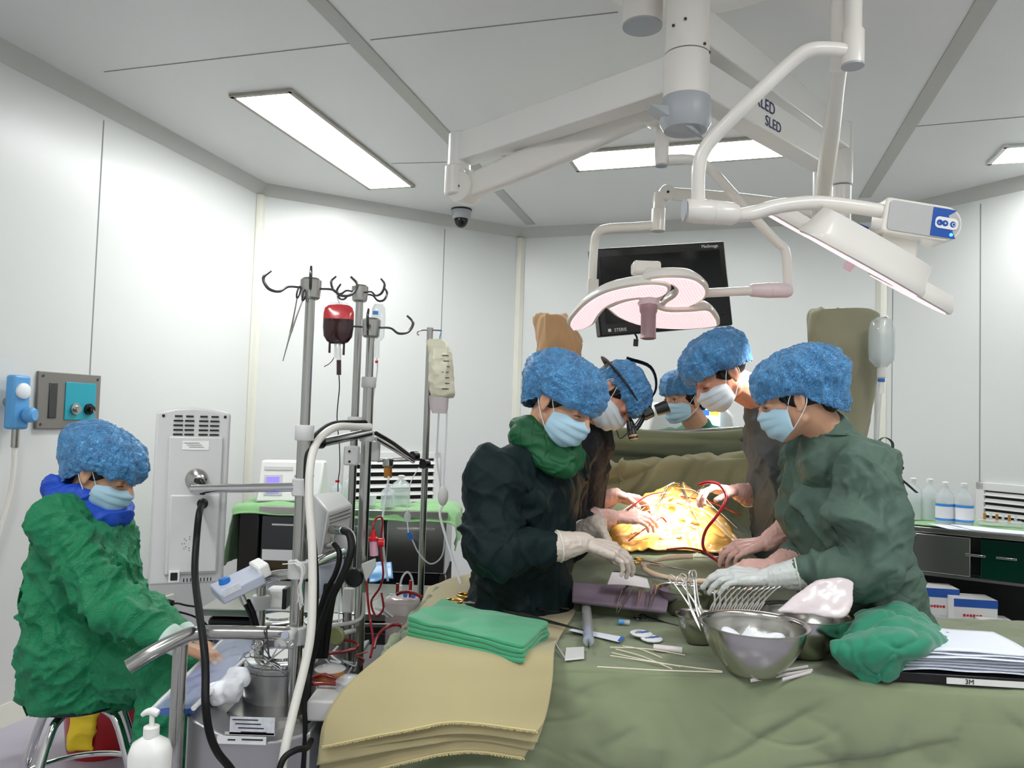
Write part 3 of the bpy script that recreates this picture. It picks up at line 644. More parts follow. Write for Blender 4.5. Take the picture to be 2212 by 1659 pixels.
# console body
X0, X1 = at(402, 1560, 1.84).x, at(672, 1560, 1.84).x; zt0 = .70
prof = []
for k in range(13):
    t = k / 12; prof.append((X0 + (X1 - X0) * t, zt0 - .01 - .035 * math.sin(t * math.pi) ** 1.0 + .03 * (1 - t) ** 2))
MB().rings([[V((x, y, z)) for x, z in prof] + [V((X1, y, .14)), V((X0, y, .14))] for y in (1.84, 2.6)]).build('console_body', 'console_steel', hm, .006)
MB().box(((X0 + X1) / 2, 2.15, .12), (X1 - X0 - .04, .7, .04)).build('plinth', 'dark_plastic', hm, .01)
for sx in (.06, .94):
    for y in (1.84, 2.46): x = X0 + (X1 - X0) * sx; MB().cyl((x - .015, y, .05), (x + .015, y, .05), .05).build('castor', 'black', hm)
c = at(545, 1568, 1.837); MB().box(c, (.105, .002, .04)).build('paper_label', 'grey_label', hm); MB().box(at(522, 1599, 1.837), (.115, .002, .018)).build('paper_label', 'white_ink', hm); MB().box(at(540, 1585, 1.837), (.118, .002, .006)).build('label_holder', 'machine_grey', hm)
for k in range(4): MB().box(at(530 + 6 * k, 1555 + k * 9, 1.8355), (.06, .001, .0022)).build('printed_line', 'ink', hm)
MB().box(at(500, 1598, 1.8355), (.018, .001, .003)).build('printed_line', 'ink', hm)
MB().box(at(545, 1598, 1.8355), (.05, .001, .003)).build('printed_line', 'ink', hm)
def pump(px, py, Y, r, zb, hh, lab, big=0):
    c = at(px, py, Y); c.z = zb
    if big: MB().lathe([(big, -.02), (big, .018), (big * .96, .024), (.01, .024)], c, seg=48).build('pump_base', 'steel', hm)
    o = MB().lathe([(r, 0), (r, hh * .86), (r * .97, hh * .88), (r * 1.02, hh * .9), (r * 1.02, hh), (r * .96, hh * 1.05), (.001, hh * 1.06)], c + V((0, 0, .02)), seg=48).build('pump_head', 'console_steel', hm)
    MB().lathe([(r * .97, 0), (r * .97, .006), (r * .9, .009), (r * .55, .009), (r * .5, .014), (.001, .014)], c + V((0, 0, .022 + hh * 1.04)), seg=40).build('lid', 'chrome', o)
    MB().box(c + V((-r * .75, -r * .55, hh * 1.0 + .02)), (.018, .012, .02)).build('latch', 'chrome', o); return c
pc1 = pump(606, 1478, 2.08, .093, .665, .09, '', .175); pump(600, 1405, 2.42, .08, .665, .1, '', 0); pump(712, 1398, 2.42, .085, .655, .11, '', .1)
# side shelf and record board
MB().box((at(707, 1520, 1.9).x, 1.97, at(705, 1530, 1.86).z - .012), (.085, .2, .05)).build('side_box', 'machine_grey', hm, .006)
MB().box((at(700, 1600, 1.9).x, 1.96, .35), (.03, .05, .6)).build('side_post', 'machine_blue_grey', hm, .004)
MB().box((at(760, 1340, 3.3).x, 3.35, .32), (.72, .5, .62)).build('black_case', 'black', thing_cart, .02) if False else None
bd = thing('record_board', 'blue record board under clear plastic along the near side of the console', 'board', at(440, 1450, 2.15)); q = [at(326, 1536, 1.86), at(418, 1530, 1.8), at(590, 1366, 2.42), at(505, 1360, 2.5)]
MB().add(q + [p - V((0, 0, .012)) for p in q], [(0, 1, 2, 3), (7, 6, 5, 4), (0, 4, 5, 1), (1, 5, 6, 2), (2, 6, 7, 3), (3, 7, 4, 0)]).build('board', 'navy_board', bd)
MB().grid(dispg(patch([[p + V((0, 0, .008)) for p in (q[0], q[1].lerp(q[0], -.05))], [(q[0] + q[3]) / 2 + V((0, 0, .012)), (q[1] + q[2]) / 2 + V((0, 0, .012))], [q[3] + V((0, 0, .008)), q[2] + V((0, 0, .008))]], 40, 24), lambda P: .004 * ridge(P * 14, 5, 2)), .001).build('plastic_cover', 'thin_clear', bd, ang=180)
for a_, b_ in ((q[1], q[2]), (q[0], q[3])): MB().tube([a_, b_], .006, 8).build('edge_rail', 'white_plastic', bd)
vs = MB(); rg = random.Random(4); c = at(494, 1478, 1.96)
for i in range(10): vs.ell(c + V((rg.uniform(-.025, .025), rg.uniform(-.03, .03), rg.uniform(-.03, .02))), (.026, .024, .024), None, 10, 6)
o = sculpt('foam_pack', vs, 'foam_white', None, voxel=.004, it=3, disp=lambda co, no: .004 * ridge(co * 30, 4, 2)); tag(o, 'crumpled white foam pack lying against the front pump head', 'packing')
cj = thing('storage_jar', 'blue jar with a white lid standing behind the seated person\'s hand', 'jar', at(493, 1420, 2.55)); c = at(493, 1425, 2.55); MB().cyl(c, c + V((0, 0, .075)), .05).build('jar_body', 'navy_board', cj); MB().cyl(c + V((0, 0, .075)), c + V((0, 0, .095)), .054).build('lid', 'white_plastic', cj, .003)
# rail in front
rail = MB().tube([at(277, 1440, 1.72), at(330, 1408, 1.74), at(395, 1376, 1.78), at(425, 1368, 1.8), at(470, 1366, 1.84), at(622, 1368, 1.93)], .0165, 18, 6).build('handrail', 'steel_brushed', hm)
a = at(390, 1392, 1.79); MB().cyl((a.x, a.y, a.z), (a.x, a.y, .06), .0165, seg=18).build('rail_post', 'steel_brushed', hm); MB().cyl((a.x, a.y, .06), (a.x, a.y, 0), .03).build('foot', 'black', hm)
# poles with hook crowns
def crown(par, c, s=1.0, a0=0, n=4, mat='dark_steel'):
    MB().lathe([(.018 * s, -.05 * s), (.024 * s, -.045 * s), (.027 * s, -.015 * s), (.027 * s, .0), (.02 * s, .006 * s), (.001, .006 * s)], c, seg=24).build('crown', 'steel_brushed', par)
    for k in range(n):
        a = a0 + 2 * math.pi * k / n; d = V((math.cos(a), math.sin(a), 0)); b = c - V((0, 0, .02 * s))
        MB().tube([b + d * .02 * s, b + d * .055 * s, b + d * .078 * s + V((0, 0, -.014 * s)), b + d * .105 * s + V((0, 0, -.008 * s)), b + d * .118 * s + V((0, 0, .018 * s)), b + d * .1 * s + V((0, 0, .038 * s))], [.003 * s, .003 * s, .0035 * s, .004 * s, .004 * s, .003 * s], 8, 5).build('hook', mat, par)
pA = at(672, 606, 1.98); zA1 = at(662, 935, 1.98).z
MB().cyl(pA, (pA.x, pA.y, zA1), .0125, seg=20).build('pole', 'steel_brushed', hm); MB().cyl((pA.x, pA.y, zA1), (pA.x, pA.y, .14), .0175, seg=20).build('pole_sleeve', 'steel_brushed', hm)
crown(hm, pA, 1.0, .25); collar(hm, V((pA.x, pA.y, zA1)), .024, .04); collar(hm, V((pA.x, pA.y, at(652, 1052, 1.98).z)), .026, .045)
for y in (1230, 1372, 1560): collar(hm, V((pA.x, pA.y, at(650, y, 1.98).z)), .027, .045)
MB().box(at(618, 1378, 1.93), (.05, .05, .045)).build('rail_clamp', 'machine_grey', hm, .01); q = at(617, 1370, 1.9); MB().cyl(q, q - V((0, .008, 0)), .009).build('clamp_screw', 'machine_blue_grey', hm)
pB = at(778, 620, 2.5); MB().cyl(pB, (pB.x, pB.y, .5), .0125, seg=20).build('pole', 'steel_brushed', hm); crown(hm, pB, 1.0, .9)
for y in (912, 990): collar(hm, V((pB.x, pB.y, at(770, y, 2.5).z)), .024, .035)
pC = at(802, 692, 2.28); zC = at(795, 820, 2.28).z; MB().cyl(pC, (pC.x, pC.y, zC), .012, seg=20).build('pole', 'steel_brushed', hm); MB().cyl((pC.x, pC.y, zC), (pC.x, pC.y, .6), .016, seg=20).build('pole_sleeve', 'steel_brushed', hm); crown(hm, pC, 1.05, .1, 4)
for y in (826, 942): collar(hm, V((pC.x, pC.y, at(797, y, 2.28).z)), .022, .032)
MB().box(((pB.x + pC.x) / 2, 2.3, .66), (.3, .55, .04)).build('deck', 'dark_plastic', hm, .006); MB().box(((pB.x + pC.x) / 2, 2.35, .38), (.22, .4, .52)).build('lower_cabinet', 'machine_grey', hm, .01); MB().box(((pB.x + pC.x) / 2, 2.35, .07), (.22, .4, .14)).build('plinth', 'dark_plastic', hm, .01)
MB().tube([at(690, 957, 2.14), at(735, 948, 2.2), at(800, 934, 2.27)], .0125, 16, 4).build('cross_arm', 'steel_brushed', hm); q = at(696, 957, 2.14); MB().cyl(q, q + V((-.012, -.02, 0)), .0155).build('end_cap', 'black', hm)
for dy in (0, 12): MB().tube([at(812, 936 + dy, 2.28), at(850, 958 + dy, 2.4), at(893, 990 + dy * .6, 2.6)], .0065, 10, 2).build('stay_arm', 'chrome' if dy else 'black', hm)
for x, y in ((895, 985), (918, 1002)): q = at(x, y, 2.62); MB().cyl(q - V((.006, .01, 0)), q + V((.006, .01, 0)), .016).build('lock_knob', 'black', hm)
MB().box(at(760, 984, 2.22), (.04, .04, .055)).build('switch_box', 'machine_grey', hm, .005)
for dx, dy in ((-5, -9), (-5, 13)): q = at(760 + dx, 984 + dy, 2.199); MB().cyl(q, q - V((0, .002, 0)), .0035, seg=8).build('screw_hole', 'black', hm)
MB().box(at(806, 975, 2.35), (.04, .03, .06)).build('bracket', 'machine_grey', hm, .004)
# display unit seen from behind
du = thing('display_unit', 'tall grey display unit turned away, with vents and a thick black cable', 'display', at(400, 1265, 2.05))
cc = [at(321, 880, 2.04), at(482, 884, 2.1), at(480, 1250, 2.1), at(318, 1266, 2.04)]; dX = (cc[1] - cc[0]).normalized(); dY = V((0, 0, 1)); W_ = (cc[1] - cc[0]).length; H_ = cc[0].z - cc[3].z; dN = dX.cross(dY); dN = dN if dN.y < 0 else -dN; O_ = cc[3]
def dp(u, v, n=0): return O_ + dX * (W_ * u) + dY * (H_ * v) + dN * n
out = [(0, 0), (W_, 0), (W_, H_ * .975), (W_ * .75, H_ * 1.0), (W_ * .5, H_ * 1.007), (W_ * .25, H_ * 1.0), (0, H_ * .975)]
MB().extr(out, dp(0, 0, -.035), dX, dY, -.03 if dX.cross(dY).dot(dN) > 0 else .03).build('front_shell', 'machine_blue_grey', du, .006)
sgn = 1 if dX.cross(dY).dot(dN) > 0 else -1
MB().extr(out, dp(0, 0, -.035), dX, dY, .035 * sgn).build('back_shell', 'machine_grey', du, .007)
MB().box(dp(.56, .45, .004), (W_ * .72, .012, H_ * .78), frm(dX, dY)).build('raised_panel', 'machine_grey', du, .004); MB().box(dp(.58, .29, .008), (W_ * .66, .012, H_ * .44), frm(dX, dY)).build('lower_panel', 'machine_grey', du, .004)
for g in (0, 1):
    for r_ in range(6):
        for c_ in range(2):
            if r_ == 5 and False: continue
            u = .30 + g * .34 + c_ * .15; MB().box(dp(u, .955 - r_ * .026, .0012), (W_ * (.125 if r_ not in (0, 5) else .1), .003, .0045), frm(dX, dY)).build('vent_slot', 'black', du)
for u in (.1, .93): MB().cyl(dp(u, .955, -.002), dp(u, .955, .0015), .004, seg=12).build('screw_hole', 'black', du)
MB().box(dp(.55, .79, .0107), (W_ * .36, .0015, H_ * .05), frm(dX, dY)).build('type_label', 'white_plastic', du)
for k in range(3): MB().box(dp(.5 + .03 * k, .803 - k * .011, .0117), (W_ * .2, .0006, .0012), frm(dX, dY)).build('printed_line', 'ink', du)
for k in range(16):
    a = 2 * math.pi * k / 16
    for rr_ in (.012, .018): q = dp(.53, .235, .0145) + dX * math.cos(a) * rr_ + dY * math.sin(a) * rr_; MB().cyl(q, q + dN * .0006, .0013, seg=6).build('speaker_hole', 'black', du) if (k + int(rr_ * 1000)) % 2 == 0 else None
MB().box(dp(.35, .055, .015), (.026, .006, .03), frm(dX, dY)).build('power_inlet', 'white_plastic', du); MB().box(dp(.35, .055, .019), (.017, .003, .02), frm(dX, dY)).build('inlet_socket', 'black', du)
for k in range(9): MB().box(dp(.48 + .045 * k, .03, .0145), (.0028, .002, .009), frm(dX, dY)).build('bottom_slot', 'black', du)
MB().ell(dp(.585, .595, .012), (.03, .022, .03)).build('ball_joint', 'steel_brushed', du)
MB().cyl(at(415, 1056, 2.02), at(648, 1052, 1.97), .0115, seg=18).build('support_arm', 'chrome', du)
MB().tube([dp(.585, .595, .03), dp(.66, .59, .045), dp(.68, .555, .045), dp(.68, .52, .042)], .0075, 12, 4).build('cable_plug', 'black', du)
MB().lathe([(.014, 0), (.014, .006), (.009, .01)], dp(.68, .46, .013), dN).build('cable_gland', 'black', du)
cab = [dp(.68, .46, .02), at(430, 1110, 1.98), at(424, 1170, 1.96), at(421, 1240, 1.9), at(430, 1320, 1.8), at(441, 1400, 1.72), at(444, 1460, 1.69), at(444, 1520, 1.66), at(452, 1580, 1.66), at(470, 1625, 1.67), at(505, 1672, 1.69), at(540, 1760, 1.7), V((-.55, 1.7, .03))]
tubing('power_cable', 'thick black cable curving down from the display unit in front of the console', 'cable', cab, .0085, 'cable_black')
tubing('air_hose', 'thick cream hose arching over the cross arm and down beside the front pole', 'hose', [at(800, 922, 2.26), at(770, 922, 2.22), at(730, 922, 2.12), at(700, 938, 2.04), at(680, 965, 1.98), at(670, 1010, 1.94), at(668, 1080, 1.92), at(674, 1180, 1.9), at(675, 1280, 1.88), at(671, 1370, 1.86), at(658, 1440, 1.84), at(632, 1545, 1.8), at(612, 1640, 1.76), at(600, 1760, 1.74), V((-.5, 1.72, .03))], .0105, 'hose_white')
tubing('power_cable', 'black cable following the cream hose over the cross arm', 'cable', [at(802, 912, 2.28), at(770, 912, 2.24), at(722, 914, 2.14), at(692, 930, 2.06), at(672, 955, 2.0), at(663, 1000, 1.95), at(664, 1080, 1.93), at(676, 1150, 1.92), at(684, 1250, 1.9), at(680, 1340, 1.9), at(662, 1420, 1.88), at(656, 1500, 1.86), at(655, 1660, 1.84), V((-.5, 1.84, .03))], .006, 'cable_black')
tubing('power_cable', 'black cable sweeping up to the right at the foot of the front pole', 'cable', [at(596, 1690, 1.7), at(612, 1640, 1.72), at(640, 1620, 1.74), at(662, 1616, 1.78), at(672, 1600, 1.84)], .007, 'cable_black')
# pump controller box with two cables
pk = thing('pump_controller', 'tilted grey controller box with two black cables plugged into its side', 'controller', at(715, 1215, 2.08))
b1 = [at(676, 1066, 2.15), at(735, 1060, 2.3), at(762, 1090, 2.22), at(708, 1104, 2.02)]; b2 = [at(668, 1205, 2.15), at(722, 1212, 2.28), at(744, 1205, 2.2), at(690, 1222, 2.02)]
MB().rings([b1, b2]).build('housing', 'machine_grey', pk, .006)
b3 = [p + V((0, 0, .0)) for p in b2]; MB().rings([b3, [at(672, 1290, 2.12), at(722, 1265, 2.25), at(735, 1255, 2.2), at(690, 1295, 2.02)]]).build('lower_housing', 'machine_blue_grey', pk, .006)
for k in range(3): MB().tube([at(712, 1115 + k * 8, 2.015), at(757, 1100 + k * 8, 2.195)], .0012, 6).build('vent_line', 'black', pk)
MB().cyl(at(716, 1144, 2.05), at(742, 1146, 1.98), .0115).build('connector', 'steel', pk, .002); MB().cyl(at(706, 1180, 2.04), at(722, 1176, 1.98), .009).build('connector', 'steel', pk, .002); MB().ell(at(745, 1168, 2.06), (.03, .02, .035)).build('boss', 'machine_grey', pk)
MB().tube([at(680, 1215, 2.0), at(748, 1185, 2.06)], .0125, 14).build('support_tube', 'chrome', pk)
tubing('power_cable', 'thick black cable looping from the upper plug of the controller box', 'cable', [at(742, 1146, 1.98), at(755, 1155, 1.95), at(759, 1185, 1.93), at(748, 1225, 1.92), at(732, 1260, 1.92), at(712, 1300, 1.93), at(696, 1345, 1.94), at(680, 1400, 1.95), at(668, 1450, 1.95), at(664, 1500, 1.93), at(660, 1700, 1.9), V((-.48, 1.9, .03))], .0095, 'cable_black')
tubing('power_cable', 'black cable looping from the lower plug of the controller box', 'cable', [at(722, 1176, 1.98), at(732, 1190, 1.96), at(732, 1215, 1.95), at(722, 1245, 1.95), at(706, 1275, 1.96), at(694, 1310, 1.98), at(686, 1360, 2.0), at(676, 1420, 2.0)], .007, 'cable_black')
for dx in (0, 10, -9): tubing('power_cable', ('dark lead hanging among the poles, middle one', 'dark lead hanging among the poles, nearest the rear pole', 'dark lead hanging among the poles, nearest the front pole')[(0, 10, -9).index(dx)], 'cable', [at(716 + dx, 1262, 2.05), at(706 + dx, 1310, 2.05), at(698 + dx, 1370, 2.05), at(692 + dx, 1420, 2.06)], .008, 'cable_black', 4)
# small control panel
sp_ = thing('control_panel', 'small tilted grey blue control panel with a blue knob above the handrail', 'control panel', at(520, 1290, 1.95))
pX = (at(556, 1232, 1.98) - at(466, 1276, 1.92)).normalized(); MB().box(at(514, 1262, 1.95), (.112, .09, .03), frm(pX, V((-.3, -.35, 1)))).build('housing', 'machine_blue_grey', sp_, .005)
MB().box(at(562, 1228, 1.98), (.03, .07, .035), frm(pX, V((-.3, -.3, 1)))).build('end_block', 'white_plastic', sp_, .005); MB().cyl(at(486, 1262, 1.94), at(484, 1248, 1.94), .014).build('knob', 'blue_cap', sp_, .002); MB().box(at(500, 1274, 1.895), (.045, .002, .018), frm(pX, V((-.3, -.35, 1)))).build('type_label', 'grey_label', sp_)
MB().cyl(at(518, 1280, 1.95), at(530, 1305, 1.95), .008).build('cable_gland', 'steel', sp_); 
for k in (0, 1): MB().tube([at(526 + 10 * k, 1298, 1.95), at(540 + 8 * k, 1325, 1.98), at(552 + 6 * k, 1362, 2.0)], .006, 8, 4).build('lead', 'cable_black', sp_)
MB().tube([at(560, 1262, 2.0), at(575, 1250, 2.0), at(600, 1242, 1.99), at(648, 1240, 1.98)], .013, 14, 5).build('panel_arm', 'steel_brushed', sp_)
a = at(566, 1262, 2.06); MB().cyl((a.x, a.y, a.z), (a.x, a.y, .72), .0125).build('pole', 'steel_brushed', hm); collar(hm, at(564, 1300, 2.06), .024, .035)
MB().box(at(600, 1290, 2.1), (.05, .05, .055)).build('power_pack', 'white_plastic', hm, .008); MB().box(at(619, 1290, 2.1), (.012, .05, .055)).build('power_pack_end', 'black', hm, .003)
# string ties round the pole
rg = random.Random(9)
for k in range(7):
    x0 = 640; MB().tube([at(612 + rg.uniform(-4, 30), 1216 + rg.uniform(-4, 8), 1.95), at(640, 1208 + rg.uniform(0, 16), 1.93), at(655 + rg.uniform(-4, 6), 1230, 1.93), at(652 + rg.uniform(-8, 4), 1270, 1.94), at(650 + rg.uniform(-8, 6), rg.uniform(1290, 1320), 1.95)], .0015, 6, 5).build('string_tie', 'loop_white' if 'loop_white' in MATS else 'white_plastic', hm)
# blood bag
bb = thing('blood_bag', 'dark red blood bag hanging between the tall poles', 'blood bag', at(731, 735, 2.15)); c = at(731, 700, 2.15)
m1 = MB(); s1_ = lambda z, w_, t: superr(c + V((0, 0, z)), w_, t)
def superr(c, w_, t, n=36): return [c + V((w_ * math.copysign(abs(math.cos(q)) ** .55, math.cos(q)), t * math.sin(q), 0)) for q in [2 * math.pi * k / n for k in range(n)]]
m1.rings([superr(c + V((0, 0, z)), w_, t) for z, w_, t in ((-.056, .018, .006), (-.05, .03, .014), (-.035, .04, .02), (-.01, .043, .022), (.013, .043, .02))]).build('blood', 'dark_blood', bb, ang=60)
MB().rings([superr(c + V((0, 0, z)), w_, t) for z, w_, t in ((.013, .0432, .0205), (.03, .043, .017), (.045, .04, .012), (.053, .03, .006), (.056, .01, .002))]).build('upper_film', 'red_film', bb, ang=60)
MB().box(c + V((0, 0, .055)), (.05, .003, .014)).build('header_tab', 'milky2' if 'milky2' in MATS else 'bag_clear', bb, .001)
for x, l in ((-.022, .03), (-.006, .045), (.006, .05), (.018, .035)): MB().cyl(c + V((x, 0, -.052)), c + V((x, 0, -.052 - l)), .0032, seg=10).build('port', 'white_plastic' if abs(x) < .01 else 'dark_blood', bb)
MB().cyl(at(732, 752, 2.15), at(732, 778, 2.15), .006).build('spike', 'white_plastic', bb); MB().cyl(at(732, 778, 2.15), at(732, 810, 2.15), .0065).build('drip_chamber', 'dark_blood', bb)
MB().tube([at(726, 738, 2.15), at(722, 770, 2.15), at(712, 785, 2.15), at(700, 792, 2.15)], .0012, 6, 5).build('sample_line', 'blood' if 'blood' in MATS else 'dark_blood', bb)
MB().tube([at(732, 808, 2.15), at(733, 840, 2.16), at(728, 900, 2.2), at(733, 960, 2.25), at(734, 1010, 2.3), at(730, 1060, 2.3), at(735, 1200, 2.35), at(745, 1400, 2.35)], .0015, 8, 6).build('drip_line', 'cable_black', bb)
MB().tube([c + V((0, 0, .06)), at(728, 640, 2.12), at(733, 632, 2.08)], .0015, 6, 3).build('hanger', 'white_plastic', bb)
tc = bpy.context.view_layer
# ================================================================ instrument table, drapes, everything lying on them
mk('drape', (128, 138, 106), .8, sheen=.3, bump=(9, .12, .01), var=(4, .06), weave=(420, .04))
mk('drape_olive', (124, 134, 104), .8, sheen=.3, bump=(12, .25, .01), var=(5, .07))
mk('beige_cloth', (176, 164, 122), .85, sheen=.3, bump=(9, .08, .01), var=(5, .04), weave=(500, .06))
mk('fray', (206, 192, 140), .9)
mk('mint_towel', (64, 158, 112), .75, sheen=.3, bump=(14, .1, .01), var=(6, .05))
mk('teal_towel', (34, 132, 100), .75, sheen=.3, bump=(12, .1, .01), var=(6, .08))
mk('purple_cloth', (132, 116, 132), .85, bump=(20, .15, .01))
mk('brown_cloth', (186, 148, 106), .85, sheen=.2, bump=(10, .1, .01))
mk('khaki_cloth', (146, 144, 118), .85, sheen=.2, bump=(10, .15, .01))
mk('paper', (232, 236, 246), .7, bump=(5, .05, .01))
mk('clear_plastic', (225, 228, 230), .15, alpha=.45)
mk('gauze_white', (238, 240, 244), .7, bump=(40, .2, .005)); mk('paper_blue', (120, 150, 200), .2)
mk('milky', (228, 220, 220), .3, alpha=.9)
mk('latex', (226, 196, 168), .45, sss=.1)
mk('film', (232, 150, 44), .3, coat=.6, bump=(30, .4, .01), var=(14, .2, (250, 214, 110)))
mk('red_tube', (150, 16, 34), .22, coat=.4)
mk('skin_pad', (230, 200, 150), .5)
mk('blood', (120, 12, 18), .25, coat=.5)
mk('clear_tube', (214, 220, 222), .12, alpha=.55)
TZ = .85
FL_ = onz(838, 1413, TZ); FR_ = onz(2212, 1497, TZ); dF = (FR_ - FL_).normalized(); FR_ = FL_ + dF * 1.95
dB = V((-dF.y, dF.x, 0)); BL_ = FL_ + dB * .7; BR_ = FR_ + dB * .7
def tpt(u, v, z, out=0): return FL_ + dF * u + dB * v + V((0, 0, z - TZ))
rows = []
for v, z in ((.72, .6), (.71, .8), (.7, TZ), (.5, TZ), (.25, TZ), (.06, TZ), (.012, TZ - .004), (-.008, TZ - .03), (-.035, .72), (-.055, .55), (-.09, .12)):
    r = []
    for u, zz in ((-.07, .12), (-.04, .6), (-.01, TZ - .02), (.02, TZ), (.4, TZ), (.8, TZ), (1.2, TZ), (1.6, TZ), (1.93, TZ), (1.965, TZ - .02), (1.99, .5), (2.02, .12)): r.append(tpt(u, v, min(z, zz)))
    rows.append(r)
Gd = patch(rows, 300, 420)
CREASES = [((1191, 1551), (1400, 1453), .010), ((1295, 1628), (1374, 1582), .009), ((1345, 1508), (1465, 1466), .008), ((1300, 1487), (1364, 1448), .008), ((1540, 1652), (1818, 1496), .016), ((1700, 1660), (2040, 1594), .018), ((2083, 1502), (2030, 1645), .010), ((2140, 1510), (2200, 1580), .008), ((1250, 1640), (1380, 1700), .01), ((1440, 1500), (1500, 1640), .005), ((1900, 1700), (2212, 1640), .012), ((1590, 1500), (1592, 1600), .003)]
CREASES = [(at(*a, 1.8), at(*b, 1.8), h) for a, b, h in CREASES]
def creases(P):
    out = np.zeros(len(P)); wob = vn(P * 9, 31) * .008
    for a, b, h in CREASES:
        dx, dz = b.x - a.x, b.z - a.z; L = math.hypot(dx, dz); t = ((P[:, 0] - a.x) * dx + (P[:, 2] - a.z) * dz) / L / L; d = ((P[:, 0] - a.x) * -dz + (P[:, 2] - a.z) * dx) / L + wob
        if dx < 0: d = -d
        env = np.clip(1.15 - np.abs(t - .5) * 2, 0, 1) ** .6 * (P[:, 1] < 1.97)
        out += h * env * np.where(d > 0, np.exp(-d / .006), np.exp(d / .05))
    return out
def fd(P):
    q = P.copy(); hang = np.clip((TZ - .02 - P[:, 2]) * 7, 0, 1)
    D = np.stack([(P[:, 0] * .8 + P[:, 2] * .75) * 3.2, (P[:, 2] - P[:, 0] * .6) * 1.0, P[:, 1] * 3], 1)
    W = vn(P * 2.2, 5)[:, None] * .5
    big = ridge(D + W, 71, 2); crease = np.clip(1 - np.abs(vn(D * 1.25 + W * 1.6 + 3.3, 12)) * 14, 0, 1)
    c2 = np.clip(1 - np.abs(vn(np.stack([(P[:, 0] * .5 + P[:, 2] * 1.2) * 3, (P[:, 0]) * .8, P[:, 1]], 1) + W + 9, 13)) * 12, 0, 1)
    flat = .0045 * ridge(P * np.array([5, 7, 1]) + W, 21, 3) + .0012 * crease
    Pd = np.stack([P[:, 0], P[:, 1], P[:, 2]], 1) @ np.array([[.62, 0, .78], [0, 1, 0], [-.78, 0, .62]])
    return -creases(P) * np.clip(hang * 3, 0, 1) - (hang * (.014 * big + folds2(Pd, 6, .024, 5.5, 1.1, .45, 4, 1.8, .5) + .006 * crease + .008 * vn(P * 4, 4)) + (1 - hang) * (flat + folds2(P @ np.array([[0, 0, 1.], [.3, 1, 0], [1, .3, 0]]), 9, .006, 8, 2, .4, 3, 1.6)))
Gd = dispg(Gd, fd)
tb = thing('instrument_table', 'long instrument table across the foreground covered by an olive green drape', 'table', tpt(.95, .39, 0))
MB().grid(Gd, .003).build('drape', 'drape', tb, ang=180)
MB().box(tpt(.97, .35, TZ - .045), (1.88, .66, .05), frm(dF, V((0, 0, 1)))).build('tabletop', 'steel', tb)
for u in (.12, 1.8):
    for v in (.08, .62): MB().cyl(tpt(u, v, 0), tpt(u, v, TZ - .06), .018).build('leg', 'steel', tb)
# ---- beige folded cloth over the left end
def cloth_rows(hem, k):
    z = TZ + .012 - k * .004; b = k * .006
    return [[onz(925, 1268, z), onz(1010, 1243, z), onz(1130, 1243, z), onz(1255, 1248, z)],
            [onz(906, 1312, z), onz(1010, 1300, z), onz(1120, 1300, z), onz(1245, 1312, z)],
            [onz(880, 1372, z + .002), onz(1000, 1372, z + .004), onz(1110, 1376, z + .002), onz(1206, 1378, z)],
            [at(835, 1408, 1.90 + b), at(975, 1412, 1.885 + b), at(1095, 1410, 1.875 + b), at(1197, 1404, 1.865 + b)],
            [at(752, 1480, 1.86 + b), at(940, 1482, 1.825 + b), at(1080, 1480, 1.82 + b), at(1193, 1472, 1.815 + b)],
            [at(706, 1550, 1.84 + b), at(915, 1545, 1.79 + b), at(1060, 1545, 1.785 + b), at(1178, 1550, 1.79 + b)],
            [at(x, y, Y + b) for (x, y), Y in zip(hem, (1.83, 1.775, 1.77, 1.775))]]
bc = thing('folded_cloth', 'beige folded cloth with frayed hems hanging over the left corner of the instrument table', 'cloth', at(950, 1640, 1.78))
hems = [((698, 1612), (862, 1582), (1003, 1562), (1162, 1580)), ((690, 1632), (866, 1600), (1006, 1585), (1160, 1604)), ((686, 1652), (868, 1618), (1008, 1600), (1152, 1622)), ((680, 1700), (858, 1650), (1000, 1622), (1132, 1636))]
for k, h in enumerate(hems):
    G_ = dispg(patch(cloth_rows(h, k * 1.6), 90, 110), lambda P: .008 * vn(P * 5, 40 + k) + .006 * ridge(P * 5, 50 + k, 2) * np.clip((.9 - P[:, 2]) * 3, 0, 1))
    MB().grid(G_, .0035).build('cloth_layer' if k else 'top_layer', 'beige_cloth', bc, ang=180)
    if k in (0, 3):
        e = G_[-1]; rng = random.Random(k); mb = MB()
        for i in range(0, len(e) - 1):
            for s_ in range(5):
                p = V(e[i]) * (1 - s_ / 5) + V(e[i + 1]) * (s_ / 5); mb.tube([p, p + V((rng.uniform(-.003, .003), -.0015, rng.uniform(-.006, -.002)))], .0007, 4)
        mb.tube([V(q) for q in e[::3]], .0022, 6); mb.build('frayed_hem', 'fray', bc)
